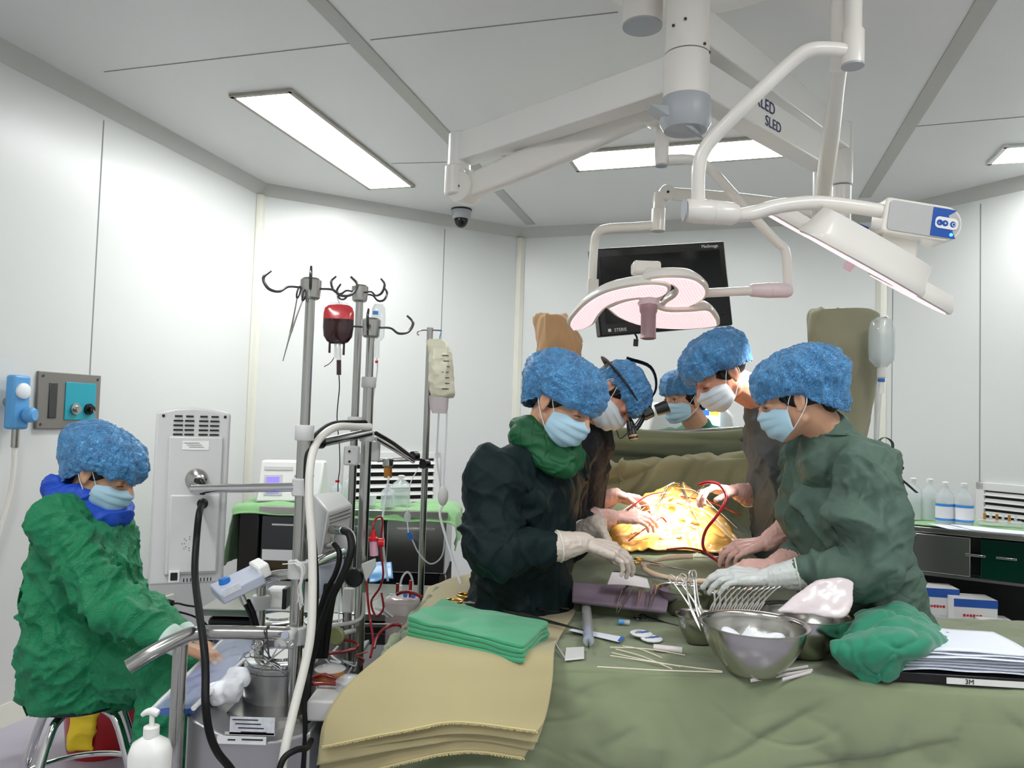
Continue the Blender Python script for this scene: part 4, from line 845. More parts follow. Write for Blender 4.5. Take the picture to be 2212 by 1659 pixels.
# ---- stacks of folded towel
def folded(name, lab, quad, z0, n, th, mat, seed, cat='towel', shift=.004):
    """quad: four points (back-left, back-right, front-right, front-left) on height z0"""
    r = thing(name, lab, cat, sum(quad, V((0, 0, 0))) / 4); mb = MB(); rg = random.Random(seed)
    for k in range(n):
        q = [p + V((rg.uniform(-1, 1) * shift, rg.uniform(-1, 1) * shift, z0 + k * th - p.z)) for p in quad]
        rings_ = []
        for t, ins in ((0, .35), (.12, .1), (.5, 0), (.88, .1), (1, .35)):
            c = sum(q, V((0, 0, 0))) / 4; L = []
            for i in range(4):
                a, b = q[i], q[(i + 1) % 4]
                for s_ in range(16): p = a.lerp(b, s_ / 16); d = (c - p).normalized(); L.append(p + d * th * ins + V((0, 0, th * t * .97)))
            rings_.append(L)
        base = len(mb.v); mb.rings(rings_, cap=False)
        # top sheet
        i0 = rings_[-1]; m_ = 17
        G_ = np.zeros((m_, m_, 3))
        for i in range(m_):
            for j in range(m_):
                a = i0[min(j, 15)] if j < 16 else i0[16]; b = i0[(48 - j) % 64] ; a = i0[j % 64]; l_ = i0[(64 - i) % 64]; rr_ = i0[(16 + i) % 64]
                s_, t_ = j / 16, i / 16; A_ = a * (1 - t_) + b * t_; B_ = l_ * (1 - s_) + rr_ * s_; C0 = (i0[0] * (1 - s_) + i0[16] * s_) * (1 - t_) + (i0[48] * (1 - s_) + i0[32] * s_) * t_
                G_[i, j] = A_ + B_ - C0
        mb.grid(G_)
    o = mb.build('folds', mat, r, ang=180, sub=1)
    me = o.data; co = np.empty(len(me.vertices) * 3); me.vertices.foreach_get('co', co); co = co.reshape(-1, 3)
    co[:, 2] += (.008 * vn(co * 12, seed) + .003 * ridge(co * 16, seed, 2)) * np.clip(co[:, 2] / (n * th), 0, 1); co[:, :2] += np.stack([vn(co * 17, seed + 1), vn(co * 17, seed + 2)], 1) * .0035
    me.vertices.foreach_set('co', co.ravel()); me.update(); return r
zt_ = TZ + .012
folded('folded_towel', 'mint green folded towel lying on the beige cloth', [onz(955, 1300 + 28, zt_), onz(1185, 1352 + 30, zt_), onz(1128, 1437, zt_), onz(874, 1376, zt_)], zt_ + .003, 4, .011, 'mint_towel', 3)
o = MB().grid(dispg(patch([[at(1236, 1258, 2.46), at(1340, 1262, 2.46), at(1447, 1266, 2.46)], [at(1236, 1276, 2.4), at(1340, 1284, 2.38), at(1445, 1290, 2.37)], [at(1236, 1294, 2.34), at(1340, 1306, 2.3), at(1440, 1318, 2.27)]], 30, 50), lambda P: .003 * vn(P * 14, 8)), .012).build('flat_towel', 'purple_cloth', None, ang=180); tag(o, 'mauve towel lying flat in front of the operating field', 'towel')
# ---- patient drape with the operating field
PC_ = at(1445, 1120, 2.9)
rows = []
cols = [.09, .12, .2, .4, .57, .74, .95, 1.02, 1.05]
for Y, zc, zs in ((2.37, .84, .72), (2.42, .9, .76), (2.5, .93, .78), (2.7, .968, .78), (2.82, 1.0, .8), (2.95, 1.04, .82), (3.1, 1.08, .85), (3.2, 1.12, .88)):
    r = []
    for X in cols:
        e = 1 - (abs(X - .57) / .5) ** 4; r.append(V((X, Y, zs * (1 - e) + zc * e if abs(X - .57) < .46 else zs - .3)))
    rows.append(r)
def fld(P): return folds2(P @ np.array([[.3, .2, .9], [-.2, 1, 0], [1, 0, -.3]]), 33, .016, 9, 2, .6, 4, 1.5)
pd = thing('operating_table', 'operating table with the draped patient between the surgeons', 'operating table', V((.57, 3.0, 0)))
MB().grid(dispg(patch(rows, 110, 130), lambda P: -fld(P)), .004).build('patient_drape', 'drape_olive', pd, ang=180)
MB().box((.57, 3.0, .8), (.5, 1.1, .08)).build('mattress', 'black', pd, .02)
MB().lathe([(.22, 0), (.22, .04), (.09, .08), (.09, .76)], (.57, 3.1, 0)).build('pedestal', 'steel', pd)
# incised area: orange film mound
fr = []
for (y, z0, w0) in ((1198, .96, 150), (1175, .99, 150), (1150, 1.03, 135), (1120, 1.075, 110), (1090, 1.12, 85), (1068, 1.145, 60), (1056, 1.15, 30)):
    Yd = 2.72 + (1198 - y) / 142 * .38; r = []
    for s_ in (-1, -.6, -.25, 0, .25, .6, 1): p = at(1450 + s_ * w0 + (1198 - y) * .04, y + (10 if abs(s_) == 1 else -6 * (1 - abs(s_))), Yd); r.append(p + V((0, 0, .006)))
    fr.append(r)
mk('gauze', (238, 228, 206), .8, bump=(60, .3, .005))
mk('field_white', (250, 232, 190), .5, bump=(40, .4, .01))
Gf = dispg(patch(fr, 60, 70), lambda P: -.01 * ridge(P * 11, 61, 3))
MB().grid(Gf, .004).build('incise_film', 'film', pd, ang=180, label='orange antiseptic film over the chest')
rg = random.Random(5)
c0 = at(1450, 1105, 2.88)
mb = MB()
for i in range(26):
    a = rg.uniform(0, 6.28); rr_ = rg.uniform(.0, .075); c = V(Gf[int(25 + 18 * math.sin(a) * rr_ / .08), int(35 + 18 * math.cos(a) * rr_ / .08)]) + V((0, 0, .003)); mb.ell(c, (rg.uniform(.014, .03), rg.uniform(.012, .024), rg.uniform(.004, .01)), Euler((rg.uniform(-.6, .6), rg.uniform(-.6, .6), rg.uniform(0, 3))).to_matrix(), 10, 6)
sculpt('gauze_packing', mb, 'field_white', pd, voxel=.004, it=3)
mb = MB()          # retractor frame
for s_ in (-1, 1): mb.tube([V(Gf[18, 35 + s_ * 17]) + V((0, 0, .015)), V(Gf[34, 35 + s_ * 14]) + V((0, 0, .02)), V(Gf[50, 35 + s_ * 11]) + V((0, 0, .02))], .004, 8, 5)
mb.tube([V(Gf[50, 22]) + V((0, 0, .02)), V(Gf[52, 35]) + V((0, 0, .025)), V(Gf[50, 48]) + V((0, 0, .02))], .005, 8, 5); mb.build('retractor', 'steel', pd)
ti_ = 0
for k in range(16):    # lines and sutures running out of the field
    s_ = -1 if k % 2 else 1; a = V(Gf[rg.randint(25, 50), 35 + s_ * rg.randint(4, 14)]) + V((0, 0, .01)); b = at(1450 + s_ * rg.uniform(90, 150), rg.uniform(1085, 1195), 2.85 - rg.uniform(0, .12)) + V((0, 0, .01)); m = (a + b) / 2 + V((0, 0, rg.uniform(.01, .03)))
    MB().tube([a, m, b], .0013 if k > 4 else .0028, 6, 8).build('suture_line' if k > 4 else 'perfusion_line', 'clear_tube' if k % 3 == 0 else ('red_tube' if k in (1, 4) else 'gauze'), pd)
tubing('suction_tube', 'red tube looping from the raised gloved hand down to the front of the field', 'tube', [at(1510, 1047, 2.74), at(1530, 1042, 2.72), at(1552, 1046, 2.7), at(1567, 1065, 2.68), at(1566, 1085, 2.66), at(1548, 1115, 2.64), at(1525, 1145, 2.62), at(1518, 1175, 2.6), at(1527, 1195, 2.57), at(1548, 1210, 2.52), at(1574, 1227, 2.5)], .0052, 'red_tube')
tubing('suction_tube', 'thin red line lying along the front edge of the orange film', 'tube', [at(1440, 1187, 2.68), at(1480, 1184, 2.66), at(1515, 1190, 2.62), at(1545, 1203, 2.56)], .0038, 'red_tube')
tubing('perfusion_tube', 'red line rising from the left of the orange film', 'tube', [at(1358, 1168, 2.74), at(1385, 1148, 2.78), at(1410, 1130, 2.8), at(1428, 1118, 2.82), at(1440, 1128, 2.82)], .003, 'red_tube')
tubing('rubber_tube', 'thick pale rubber tube curving behind the steel bowls', 'tube', [at(1389, 1221, 2.5), at(1396, 1232, 2.46), at(1425, 1244, 2.4), at(1470, 1252, 2.36), at(1530, 1256, 2.33), at(1585, 1254, 2.3)], .0085, 'latex')
el = thing('electrode_pencil', 'pale suction handle with a long steel tip lying on the drape', 'surgical instrument', at(1450, 1215, 2.58))
MB().tube([at(1412, 1213, 2.6), at(1440, 1206, 2.58), at(1470, 1203, 2.57), at(1497, 1202, 2.56)], [.004, .0075, .0085, .008], 12, 5).build('handle', 'latex', el)
MB().cyl(at(1497, 1203, 2.56), at(1597, 1203, 2.54), .0028, .0012, 10).build('tip', 'steel', el)
# ---- anaesthesia screen
sp = thing('screen_drape', 'olive green drape hung up as a screen at the head of the patient', 'drape', V((.57, 3.3, 1.0)))
top = [(1262, 932), (1330, 922), (1400, 926), (1500, 929), (1612, 924), (1700, 915)]
rws = [[at(x, y - 1, 3.42) for x, y in top], [at(x, y + 1, 3.36) for x, y in top], [at(x, y + 22, 3.34) for x, y in top], [at(x, y + 55, 3.36) for x, y in top], [at(x, 1010, 3.4) for x, y in top], [at(x, 1150, 3.42) for x, y in top]]
MB().grid(dispg(patch(rws, 60, 90), lambda P: -.012 * ridge(np.stack([P[:, 0] * 1.5 + P[:, 2] * 2, P[:, 2] * 12, P[:, 1]], 1), 77, 2)), .004).build('upper_sheet', 'drape_olive', sp, ang=180)
mk('drape_lit', (160, 160, 122), .85, sheen=.3, bump=(10, .2, .01), var=(5, .08))  # drape colour made paler and yellower for the light on the lower sheet
t2_ = [(1262, 985), (1330, 993), (1345, 985), (1420, 992), (1490, 983), (1612, 972), (1700, 965)]
rws = [[at(x, y, 3.3) for x, y in t2_], [at(x, y + 12, 3.24) for x, y in t2_], [at(x, y + 45, 3.22) for x, y in t2_], [at(x, y + 85, 3.2) for x, y in t2_], [at(x, 1100, 3.2) for x, y in t2_], [at(x, 1145, 3.17) for x, y in t2_], [at(x, 1190, 3.0) for x, y in t2_]]
def f3(P):
    d = np.stack([P[:, 0] * 4 + P[:, 2] * 7, P[:, 2] * 9 - P[:, 0] * 2, P[:, 1] * 2], 1) + vn(P * 3, 8)[:, None] * .7
    return -(folds2(P @ np.array([[.5, 0, .87], [0, 1, 0], [-.87, 0, .5]]), 81, .022, 8, 1.6, .5, 4, 1.4, .5) + .01 * vn(P * 6, 3))
MB().grid(dispg(patch(rws, 110, 130), f3), .004).build('lower_sheet', 'drape_lit', sp, ang=180)
for x0, x1 in ((.18, .2), (.93, .95)): pass
MB().tube([V((at(1262, 932, 3.4).x, 3.4, .8)), at(1262, 932, 3.4), at(1480, 932, 3.4), at(1700, 918, 3.4), V((at(1700, 918, 3.4).x, 3.4, .8))], .01, 10, 1).build('screen_frame', 'steel', sp)
# ---- covered stands left and right of the monitor
def hood(name, lab, mat, rows_, Y, dep, seed, cat):
    r = []; 
    for (xl, xr, y) in rows_:
        a = at(xl, y, Y); b = at(xr, y, Y); c = (a + b) / 2; w_ = (b.x - a.x) / 2; L = []
        for k in range(48):
            q = 2 * math.pi * k / 48; fold = 1 + .0 ; L.append(V((c.x + w_ * math.cos(q), c.y + dep * math.sin(q), c.z)))
        r.append(L)
    me = MB().rings([[r_[k] for k in range(48)] for r_ in r])
    o = sculpt('cover', me, mat, None, voxel=.008, it=6, disp=lambda co, no: folds2(co, seed, .024, 11, 1.3, .25, 4, 1.2))
    return o
def covered(lab, mat, rows_, Y, dep, seed):
    xm = at((rows_[-1][0] + rows_[-1][1]) / 2, rows_[-1][2], Y); r = thing('covered_stand', lab, 'covered stand', (xm.x, Y, 0)); o = hood('cover', lab, mat, rows_, Y, dep, seed, ''); 
    o.location = V(o.location) - ORG[r]; o.parent = r
    MB().cyl((xm.x, Y, 0), (xm.x, Y, xm.z + .05), .02).build('pole', 'steel', r); MB().lathe([(.16, 0), (.16, .03), (.03, .05)], (xm.x, Y, 0)).build('base', 'steel', r)
covered('stand covered with brown cloth behind the woman in dark green', 'brown_cloth', [(1166, 1222, 679), (1160, 1232, 690), (1157, 1244, 720), (1160, 1254, 780), (1150, 1262, 860), (1150, 1265, 1000)], 3.5, .09, 5)
covered('stand covered with khaki cloth behind the right hand assistant', 'khaki_cloth', [(1756, 1880, 668), (1750, 1900, 676), (1745, 1900, 720), (1752, 1892, 790), (1760, 1880, 850), (1770, 1860, 900), (1760, 1850, 1000)], 3.2, .1, 9)
# ---- anaesthesia machine behind the screen
am = thing('patient_monitor', 'white patient monitor with blue and yellow display behind the drape', 'monitor', at(1500, 1000, 4.5))
MB().extr([(0, 0), (.54, 0), (.5, .2), (.45, .25), (.03, .25)], at(1395, 962, 4.4), V((1, 0, -.03)), V((.02, 0, 1)), -.25).build('housing', 'white_plastic', am, .02)
mk('mon_blue', (60, 120, 220), .4, emis=(60, 120, 230), es=.7); mk('mon_yellow', (240, 220, 90), .4, emis=(245, 225, 80), es=.8); mk('mon_cyan', (200, 230, 245), .4, emis=(200, 230, 245), es=.7)
for x0, x1, y0, y1, m_ in ((1512, 1556, 884, 940, 'mon_cyan'), (1514, 1532, 886, 897, 'mon_blue'), (1534, 1553, 886, 897, 'mon_yellow'), (1514, 1530, 912, 924, 'mon_blue')):
    a = at(x0, y1, 4.38 - (.003 if m_ != 'mon_cyan' else 0)); b = at(x1, y0, 4.38 - (.003 if m_ != 'mon_cyan' else 0)); MB().box((a + b) / 2, (abs(b.x - a.x), .004, abs(b.z - a.z))).build('display' if m_ == 'mon_cyan' else 'display_field', m_, am)
MB().box(at(1500, 1050, 4.55), (.5, .4, .12)).build('shelf', 'grey_plastic', am, .01); q = at(1500, 1060, 4.55); MB().box((q.x, 4.55, (q.z - .05) / 2), (.45, .35, q.z - .05)).build('cart', 'grey_plastic', am, .01)
# ================================================================ instruments
def hemostat(name='hemostat', L=.16, ring_mat='steel', body='steel', open_=.12):
    """lies in XY, jaws toward +X, origin at the middle"""
    r = bpy.data.objects.new(name, None); C.objects.link(r); ORG[r] = V((0, 0, 0)); r.empty_display_size = .03
    k = L / .16
    for s_ in (-1, 1):
        z = s_ * .0012; rx = -.062 * k; ry = s_ * .017 * k
        rg_ = [V((rx + .012 * k * math.cos(a), ry + .0095 * k * math.sin(a), z)) for a in np.linspace(0, 2 * math.pi, 19)]
        MB().tube(rg_, .0018 * k, 8, 1, cap=False).build('finger_ring', ring_mat, r)
        MB().tube([V((rx + .011 * k, ry, z)), V((-.02 * k, s_ * .008 * k, z)), V((.015 * k, 0, z)), V((.035 * k, -s_ * .003 * k, z)), V((.08 * k, -s_ * open_ * .01 * k, z))], [.0022 * k, .0024 * k, .0032 * k, .0028 * k, .001 * k], 8, 3, flat=(1, .6)).build('shank', body, r)
    MB().cyl((.015 * k, 0, -.003), (.015 * k, 0, .003), .003 * k, seg=10).build('pivot', body, r); return r
def forceps(name='forceps', L=.18, hm='steel', tm='steel', gap=.022):
    """joined end at -X, tips at +X"""
    r = bpy.data.objects.new(name, None); C.objects.link(r); ORG[r] = V((0, 0, 0)); r.empty_display_size = .03
    for s_ in (-1, 1):
        MB().tube([V((-L / 2, 0, 0)), V((-L * .3, s_ * gap * .45, 0)), V((-L * .05, s_ * gap * .5, 0))], [.003, .005, .0045], 8, 3, flat=(.45, 1)).build('handle_half', hm, r)
        MB().tube([V((-L * .05, s_ * gap * .5, 0)), V((L * .25, s_ * gap * .3, 0)), V((L / 2, s_ * .002, 0))], [.0042, .0028, .001], 8, 3, flat=(.5, 1)).build('tine', tm, r)
    return r
def lay(o, a, b, lab, cat='surgical instrument', group=None, roll=0, up=V((0, 0, 1))):
    """place instrument o with its -X end at a and its +X end at b"""
    d = (b - a).normalized(); s_ = up.cross(d).normalized(); u = d.cross(s_); M3 = Matrix(((d.x, s_.x, u.x), (d.y, s_.y, u.y), (d.z, s_.z, u.z))) @ Matrix.Rotation(roll, 3, 'X')
    M4 = M3.to_4x4(); M4.translation = (a + b) / 2; o.matrix_world = M4; o['label'] = lab; o['category'] = cat
    if group: o['group'] = group
    return o
zc = TZ + .02
def px2(x0, y0, x1, y1, z=zc, L=None):
    a = onz(x0, y0, z); b = onz(x1, y1, z); return a, b
a, b = px2(1088, 1258, 1240, 1288); lay(forceps('forceps', (b - a).length, 'gold', 'steel'), a, b, 'forceps with gold handles lying alone on the beige cloth')
a, b = px2(962, 1288, 1215, 1322, zc + .012); lay(hemostat('needle_holder', (b - a).length * .95, 'gold', 'dark_steel'), a, b, 'needle holder with gold finger rings above the mint towel')
a, b = px2(995, 1278, 1236, 1316, zc + .006); lay(hemostat('needle_holder', (b - a).length * .95, 'gold', 'steel'), a, b, 'needle holder with gold and steel grips, farther of the pair')
a, b = px2(1012, 1300, 1195, 1345, zc + .004); lay(forceps('forceps', (b - a).length, 'steel', 'dark_steel', .012), a, b, 'long dark forceps half covered by the mint towel')
a, b = px2(1080, 1316, 1262, 1362, zc + .004); lay(forceps('forceps', (b - a).length, 'dark_steel', 'dark_steel', .012), a, b, 'black forceps whose tips reach the ruler strip')
a, b = at(1361, 1262, 2.39), at(1333, 1324, 2.2); L = (b - a).length; lay(forceps('tweezers', L, 'steel', 'steel', .03), a, b, 'open steel tweezers standing out on the mauve towel', roll=.3)
bpy.context.view_layer.update()
mk('rose_steel', (214, 176, 170), .3, metal=.6)
a, b = at(1390, 1260, 2.39), at(1377, 1312, 2.23); lay(forceps('forceps', (b - a).length, 'rose_steel', 'rose_steel', .01), a, b, 'pink tinted forceps on the mauve towel next to the tweezers')
a, b = at(1416, 1260, 2.39), at(1402, 1318, 2.23); lay(forceps('forceps', (b - a).length, 'rose_steel', 'steel', .012), a, b, 'pink tinted forceps on the mauve towel beside the rear bowl')
a, b = px2(1372, 1330, 1470, 1352, TZ + .006); lay(hemostat('curved_clamp', (b - a).length, 'dark_steel', 'dark_steel'), a, b, 'dark thin clamp lying on the drape left of the small bowl')
a, b = at(1362, 1208, 2.5), at(1504, 1236, 2.42); lay(hemostat('needle_holder', (b - a).length, 'gold', 'steel'), a, b, 'needle holder lying at the fingertips of the woman in dark green')
a, b = at(1345, 1212, 2.48), at(1440, 1222, 2.45); lay(hemostat('needle_holder', (b - a).length, 'gold', 'rose_steel'), a, b, 'short needle holder partly under the dark green assistant\'s glove')
o = MB().cyl(at(1326, 1232, 2.42), at(1445, 1252, 2.36), .003, .002, 8).build('probe', 'dark_steel'); tag(o, 'long thin dark probe behind the mauve towel', 'surgical instrument')
o = MB().grid(patch([[at(1322, 1236, 2.4), at(1350, 1238, 2.4), at(1398, 1250, 2.37)], [at(1312, 1262, 2.36), at(1352, 1263, 2.34), at(1404, 1270, 2.33)]], 10, 14), .002).build('plastic_sheet', 'milky'); tag(o, 'translucent white sheet lying on the edge of the mauve towel', 'sheet')
# syringe
sy_ = thing('syringe', 'large clear syringe with dark plunger lying on the drape', 'syringe', onz(1270, 1360, TZ)); a = onz(1267, 1318, TZ + .02); b = onz(1272, 1392, TZ + .018); d = (b - a)
MB().tube([a, a + d * .9], .0145, 20).build('barrel', 'clear_plastic', sy_); MB().tube([a + d * .35, a + d * .62], .0125, 16).build('plunger', 'dark_plastic', sy_); MB().cyl(a + d * .62, a + d * .88, .0122).build('liquid', 'paper_blue', sy_)
MB().lathe([(.012, 0), (.009, -.01), (.0135, -.02), (.0135, -.045), (.009, -.05)], a, d).build('white_cap', 'white_plastic', sy_); MB().cyl(a + d * .9, a + d * 1.12, .004, .002).build('nozzle', 'steel', sy_)
# strips, packs, card
mk('blue_print', (60, 110, 190), .5)
def flat(name, lab, cat, px, z, th, mat, bev=.001, dec=None):
    P = [onz(x, y, z) for x, y in px]; c = sum(P, V((0, 0, 0))) / len(P); n = len(P); ar = sum(P[i].x * P[(i + 1) % n].y - P[(i + 1) % n].x * P[i].y for i in range(n))
    if ar < 0: P = P[::-1]
    o = MB().add(P + [p + V((0, 0, th)) for p in P], [tuple(range(n - 1, -1, -1)), tuple(range(n, 2 * n))] + [(i, (i + 1) % n, n + (i + 1) % n, n + i) for i in range(n)]).build(name, mat, None, bev); return tag(o, lab, cat)
def deco(par, px, z, mat, name='printed_mark', th=.0006):
    P = [onz(x, y, z) for x, y in px]; n = len(P); MB().add(P + [p + V((0, 0, th)) for p in P], [tuple(range(n)), tuple(range(n, 2 * n))] + [(i, (i + 1) % n, n + (i + 1) % n, n + i) for i in range(n)]).build(name, mat, par)
o = flat('ruler_strip', 'white paper ruler strip lying behind the syringe tip', 'strip', [(1228, 1362), (1240, 1357), (1350, 1377), (1340, 1388)], TZ + .004, .001, 'paper'); deco(o, [(1334, 1384), (1342, 1374), (1350, 1377), (1340, 1388)], TZ + .0052, 'blue_print')
for cx, cy, lab in ((1385, 1370, 'round white and blue electrode pack, nearer the bowl row'), (1407, 1381, 'round white and blue electrode pack lying under its twin')):
    z = TZ + (.008 if cy == 1370 else .003); c = onz(cx, cy, z); o = tag(MB().lathe([(.034, 0), (.036, .003), (.03, .005), (.012, .006)], c, seg=12, sx=1, sy=.85).build('electrode_pack', 'gauze_white'), lab, 'electrode pack')
    MB().box(c + V((.008, 0, .0062)), (.03, .012, .001), Euler((0, 0, .6)).to_matrix()).build('blue_stripe', 'blue_print', o)
    for k in range(3): MB().box(c + V((-.012 + k * .004, -.01 + k * .009, .006)), (.014, .003, .001)).build('printed_line', 'ink', o)
flat('paper_card', 'small square white card in front of the syringe', 'card', [(1222, 1402), (1262, 1400), (1262, 1424), (1220, 1428)], TZ + .006, .004, 'white_plastic')
o = MB().tube([onz(1198, 1388, TZ + .02), onz(1208, 1404, TZ + .012), onz(1222, 1424, TZ + .006)], .004, 8, 4, flat=(.3, 1)).build('plastic_tab', 'white_plastic'); tag(o, 'bent white plastic tab beside the small white card', 'tab')
o = thing('small_vial', 'tiny clear vial with light blue cap on the drape', 'vial', onz(1348, 1344, TZ + .003)); a = onz(1336, 1343, TZ + .011); b = onz(1360, 1344, TZ + .011); MB().cyl(a, a.lerp(b, .5), .0075).build('cap', 'light_blue', o); MB().cyl(a.lerp(b, .5), b, .007).build('vial_body', 'clear_plastic', o)
o = MB().tube([onz(1412, 1398, TZ + .01), onz(1474, 1405, TZ + .01)], .0085, 12).build('plastic_sleeve', 'milky'); tag(o, 'short milky plastic tube left of the large steel bowl', 'tube')
for k, (p, q_) in enumerate((((1318, 1398), (1480, 1415)), ((1322, 1410), (1470, 1440)), ((1330, 1402), (1452, 1445)), ((1318, 1416), (1560, 1450)), ((1345, 1395), (1430, 1421)), ((1290, 1440), (1560, 1452)))):
    a = onz(*p, TZ + .005); b = onz(*q_, TZ + .005); m = a.lerp(b, .5) + V((0, .012 * (-1) ** k, .002)); o = MB().tube([a, m, b], .0013, 6, 8).build('suture_strand', 'gauze'); tag(o, ('uppermost white suture strand in front of the small bowl', 'white suture strand second from the top before the small bowl', 'short white suture strand crossing the bundle diagonally', 'long white suture strand ending at the large bowl', 'short white suture strand at the upper left of the bundle', 'lowest white suture strand nearest the table edge')[k], 'suture', 'white suture strands on the drape')
for k, (p, q_) in enumerate((((1618, 1462), (1745, 1440)), ((1622, 1470), (1755, 1448)), ((1690, 1468), (1752, 1452)))):
    a = onz(*p, TZ + .004); b = onz(*q_, TZ + .008); o = MB().tube([a, b], .004, 8, 1, flat=(.4, 1)).build('plastic_strip', 'milky'); tag(o, ('long clear plastic strip nearest the large bowl', 'long clear plastic strip nearest the table edge', 'short clear plastic strip lying across the right ends of the long ones')[k], 'strip', 'clear strips at the table edge')
# bowls
def bowl(lab, cx, cyrim, Rr, hgt, z0, tall=.9, foot=.5):
    c = onz(cx, cyrim, z0 + hgt); c.z = z0
    r = thing('steel_bowl', lab, 'bowl', c, 'steel bowls on the instrument table')
    pr = []
    for t in np.linspace(0, 1, 12): pr.append((Rr * (foot + (tall - foot) * math.sin(t * math.pi / 2) ** .9), hgt * t))
    out = [(0.001, 0)] + pr + [(Rr * .97, hgt + .001), (Rr, hgt + .003), (Rr * 1.0, hgt + .0055), (Rr * .95, hgt + .004)] + [(x - .0015, y + .0015) for x, y in pr[::-1]] + [(.001, .0018)]
    MB().lathe(out, c, seg=64).build('bowl_body', 'steel', r, ang=60); return r, c
zb_ = TZ + .003
B1, cB1 = bowl('large steel bowl at the front of the table holding white gauze', 1628, 1350, .128, .112, zb_, .93, .42)
B2, cB2 = bowl('small steel bowl left of the large one, holding scissors', 1510, 1330, .063, .07, zb_, .92, .5)
B3, cB3 = bowl('steel bowl at the back beside the mauve towel', 1480, 1275, .09, .075, zb_, .92, .45)
B4, cB4 = bowl('steel bowl with a milky ice pack leaning out of it', 1735, 1325, .122, .105, zb_, .93, .42)
mb = MB()
rg = random.Random(2)
for i in range(9): mb.ell(cB1 + V((rg.uniform(-.06, .06), rg.uniform(-.05, .05), .055 + rg.uniform(0, .02))), (.035, .03, .015), Euler((rg.uniform(-.7, .7), rg.uniform(-.7, .7), 0)).to_matrix(), 10, 6)
mb.add([cB1 + V(p) for p in ((-.05, .0, .06), (.01, -.03, .07), (.0, .03, .06), (-.01, .0, .115))], [(0, 1, 3), (1, 2, 3), (2, 0, 3), (0, 2, 1)])
o = sculpt('gauze_pad', mb, 'gauze_white', None, voxel=.004, it=2); tag(o, 'crumpled white gauze lying inside the large steel bowl', 'gauze')
# milky pack
P = [(1676, 1322), (1735, 1272), (1752, 1260), (1800, 1250), (1842, 1252), (1846, 1275), (1838, 1310), (1815, 1335), (1760, 1330)]
Yp = cB4.y - .03; pts = [at(x, y, Yp - (y - 1250) * .0006) for x, y in P]; mb = MB(); cc = sum(pts, V((0, 0, 0))) / len(pts)
mb.rings([[cc.lerp(p, .95) + V((0, -.006, 0)) for p in crom(pts + [pts[0]], 3)[:-1]], [cc.lerp(p, 1) + V((0, .0, 0)) for p in crom(pts + [pts[0]], 3)[:-1]], [cc.lerp(p, .93) + V((0, .012, 0)) for p in crom(pts + [pts[0]], 3)[:-1]]])
mk('ice', (226, 214, 216), .3, sss=.3, bump=(25, .3, .01), coat=.3)
o = sculpt('ice_pack', mb, 'ice', None, voxel=.004, it=4, disp=lambda co, no: .004 * fbm(co * 20, 3, 2)); tag(o, 'large milky pinkish ice slab leaning out of the rear right bowl', 'ice')
# row of clamps behind the large bowl, on a rod
mk('bright_steel', (214, 212, 206), .28, metal=.7)
ORD = ('first', 'second', 'third', 'fourth', 'fifth', 'sixth', 'seventh', 'eighth', 'ninth', 'tenth')
proto = hemostat('hemostat', .17, 'bright_steel', 'bright_steel'); proto['category'] = 'surgical instrument'
first = True
rodA = at(1535, 1275, 2.12); rodB = at(1668, 1272, 2.08)
for k in range(10):
    t = k / 9; top_ = at(1558 + t * 112, 1268 + 4 * math.sin(t * 3), 2.14 - .02 * t); bot = at(1535 + t * 100, 1322, 2.02 - .02 * t)
    o = proto if first else dup(proto); first = False
    a_, b_ = top_, top_ + (bot - top_).normalized() * .15
    lay(o, a_, b_, ORD[k] + ' steel clamp from the left in the fanned row behind the large bowl', group='clamps standing in a row behind the large bowl', roll=.45)
for k, (x0, y0, x1, y1) in enumerate(((1470, 1262, 1502, 1335), (1488, 1262, 1512, 1330), (1498, 1264, 1518, 1332))):
    o = dup(proto); lay(o, at(x0, y0, 2.06), at(x1, y1, 2.0), ('leftmost', 'middle', 'rightmost')[k] + ' steel clamp of the three leaning in the small bowl', group='clamps leaning in the small bowl', roll=.7 * k)
bpy.context.view_layer.update()
# teal crumpled towel
pts = [[at(1838, 1352, 2.02), at(1870, 1318, 2.05), at(1925, 1302, 2.07), at(1970, 1312, 2.08), at(2030, 1350, 2.08), at(2085, 1372, 2.06)],
       [at(1812, 1385, 1.92), at(1862, 1355, 1.93), at(1930, 1338, 1.93), at(1990, 1345, 1.93), at(2048, 1372, 1.95), at(2130, 1392, 1.98)],
       [at(1796, 1400, 1.86), at(1860, 1392, 1.82), at(1930, 1380, 1.8), at(2000, 1375, 1.82), at(2060, 1392, 1.9), at(2178, 1402, 1.95)],
       [at(1815, 1432, 1.85), at(1870, 1428, 1.8), at(1930, 1415, 1.78), at(1990, 1405, 1.8), at(2030, 1410, 1.88), at(2176, 1410, 1.93)],
       [at(1868, 1470, 1.84), at(1895, 1465, 1.8), at(1930, 1445, 1.8), at(1960, 1425, 1.82), at(2000, 1418, 1.88), at(2170, 1416, 1.93)],
       [at(1885, 1478, 1.85), at(1900, 1480, 1.81), at(1928, 1478, 1.81), at(1950, 1455, 1.84), at(1990, 1428, 1.9), at(2160, 1420, 1.94)]]
G_ = dispg(patch(pts, 70, 90), lambda P: -folds2(P @ np.array([[.6, 0, .8], [0, 1, 0], [-.8, 0, .6]]), 91, .022, 10, 3.2, .6, 4, 1.2) - folds2(P @ np.array([[.8, 0, -.6], [0, 1, 0], [.6, 0, .8]]), 17, .009, 22, 7, .8, 3, 1.2))
o = MB().grid(G_, .006).build('crumpled_towel', 'teal_towel', None, ang=180); tag(o, 'crumpled teal green towel beside the stack of papers', 'towel')
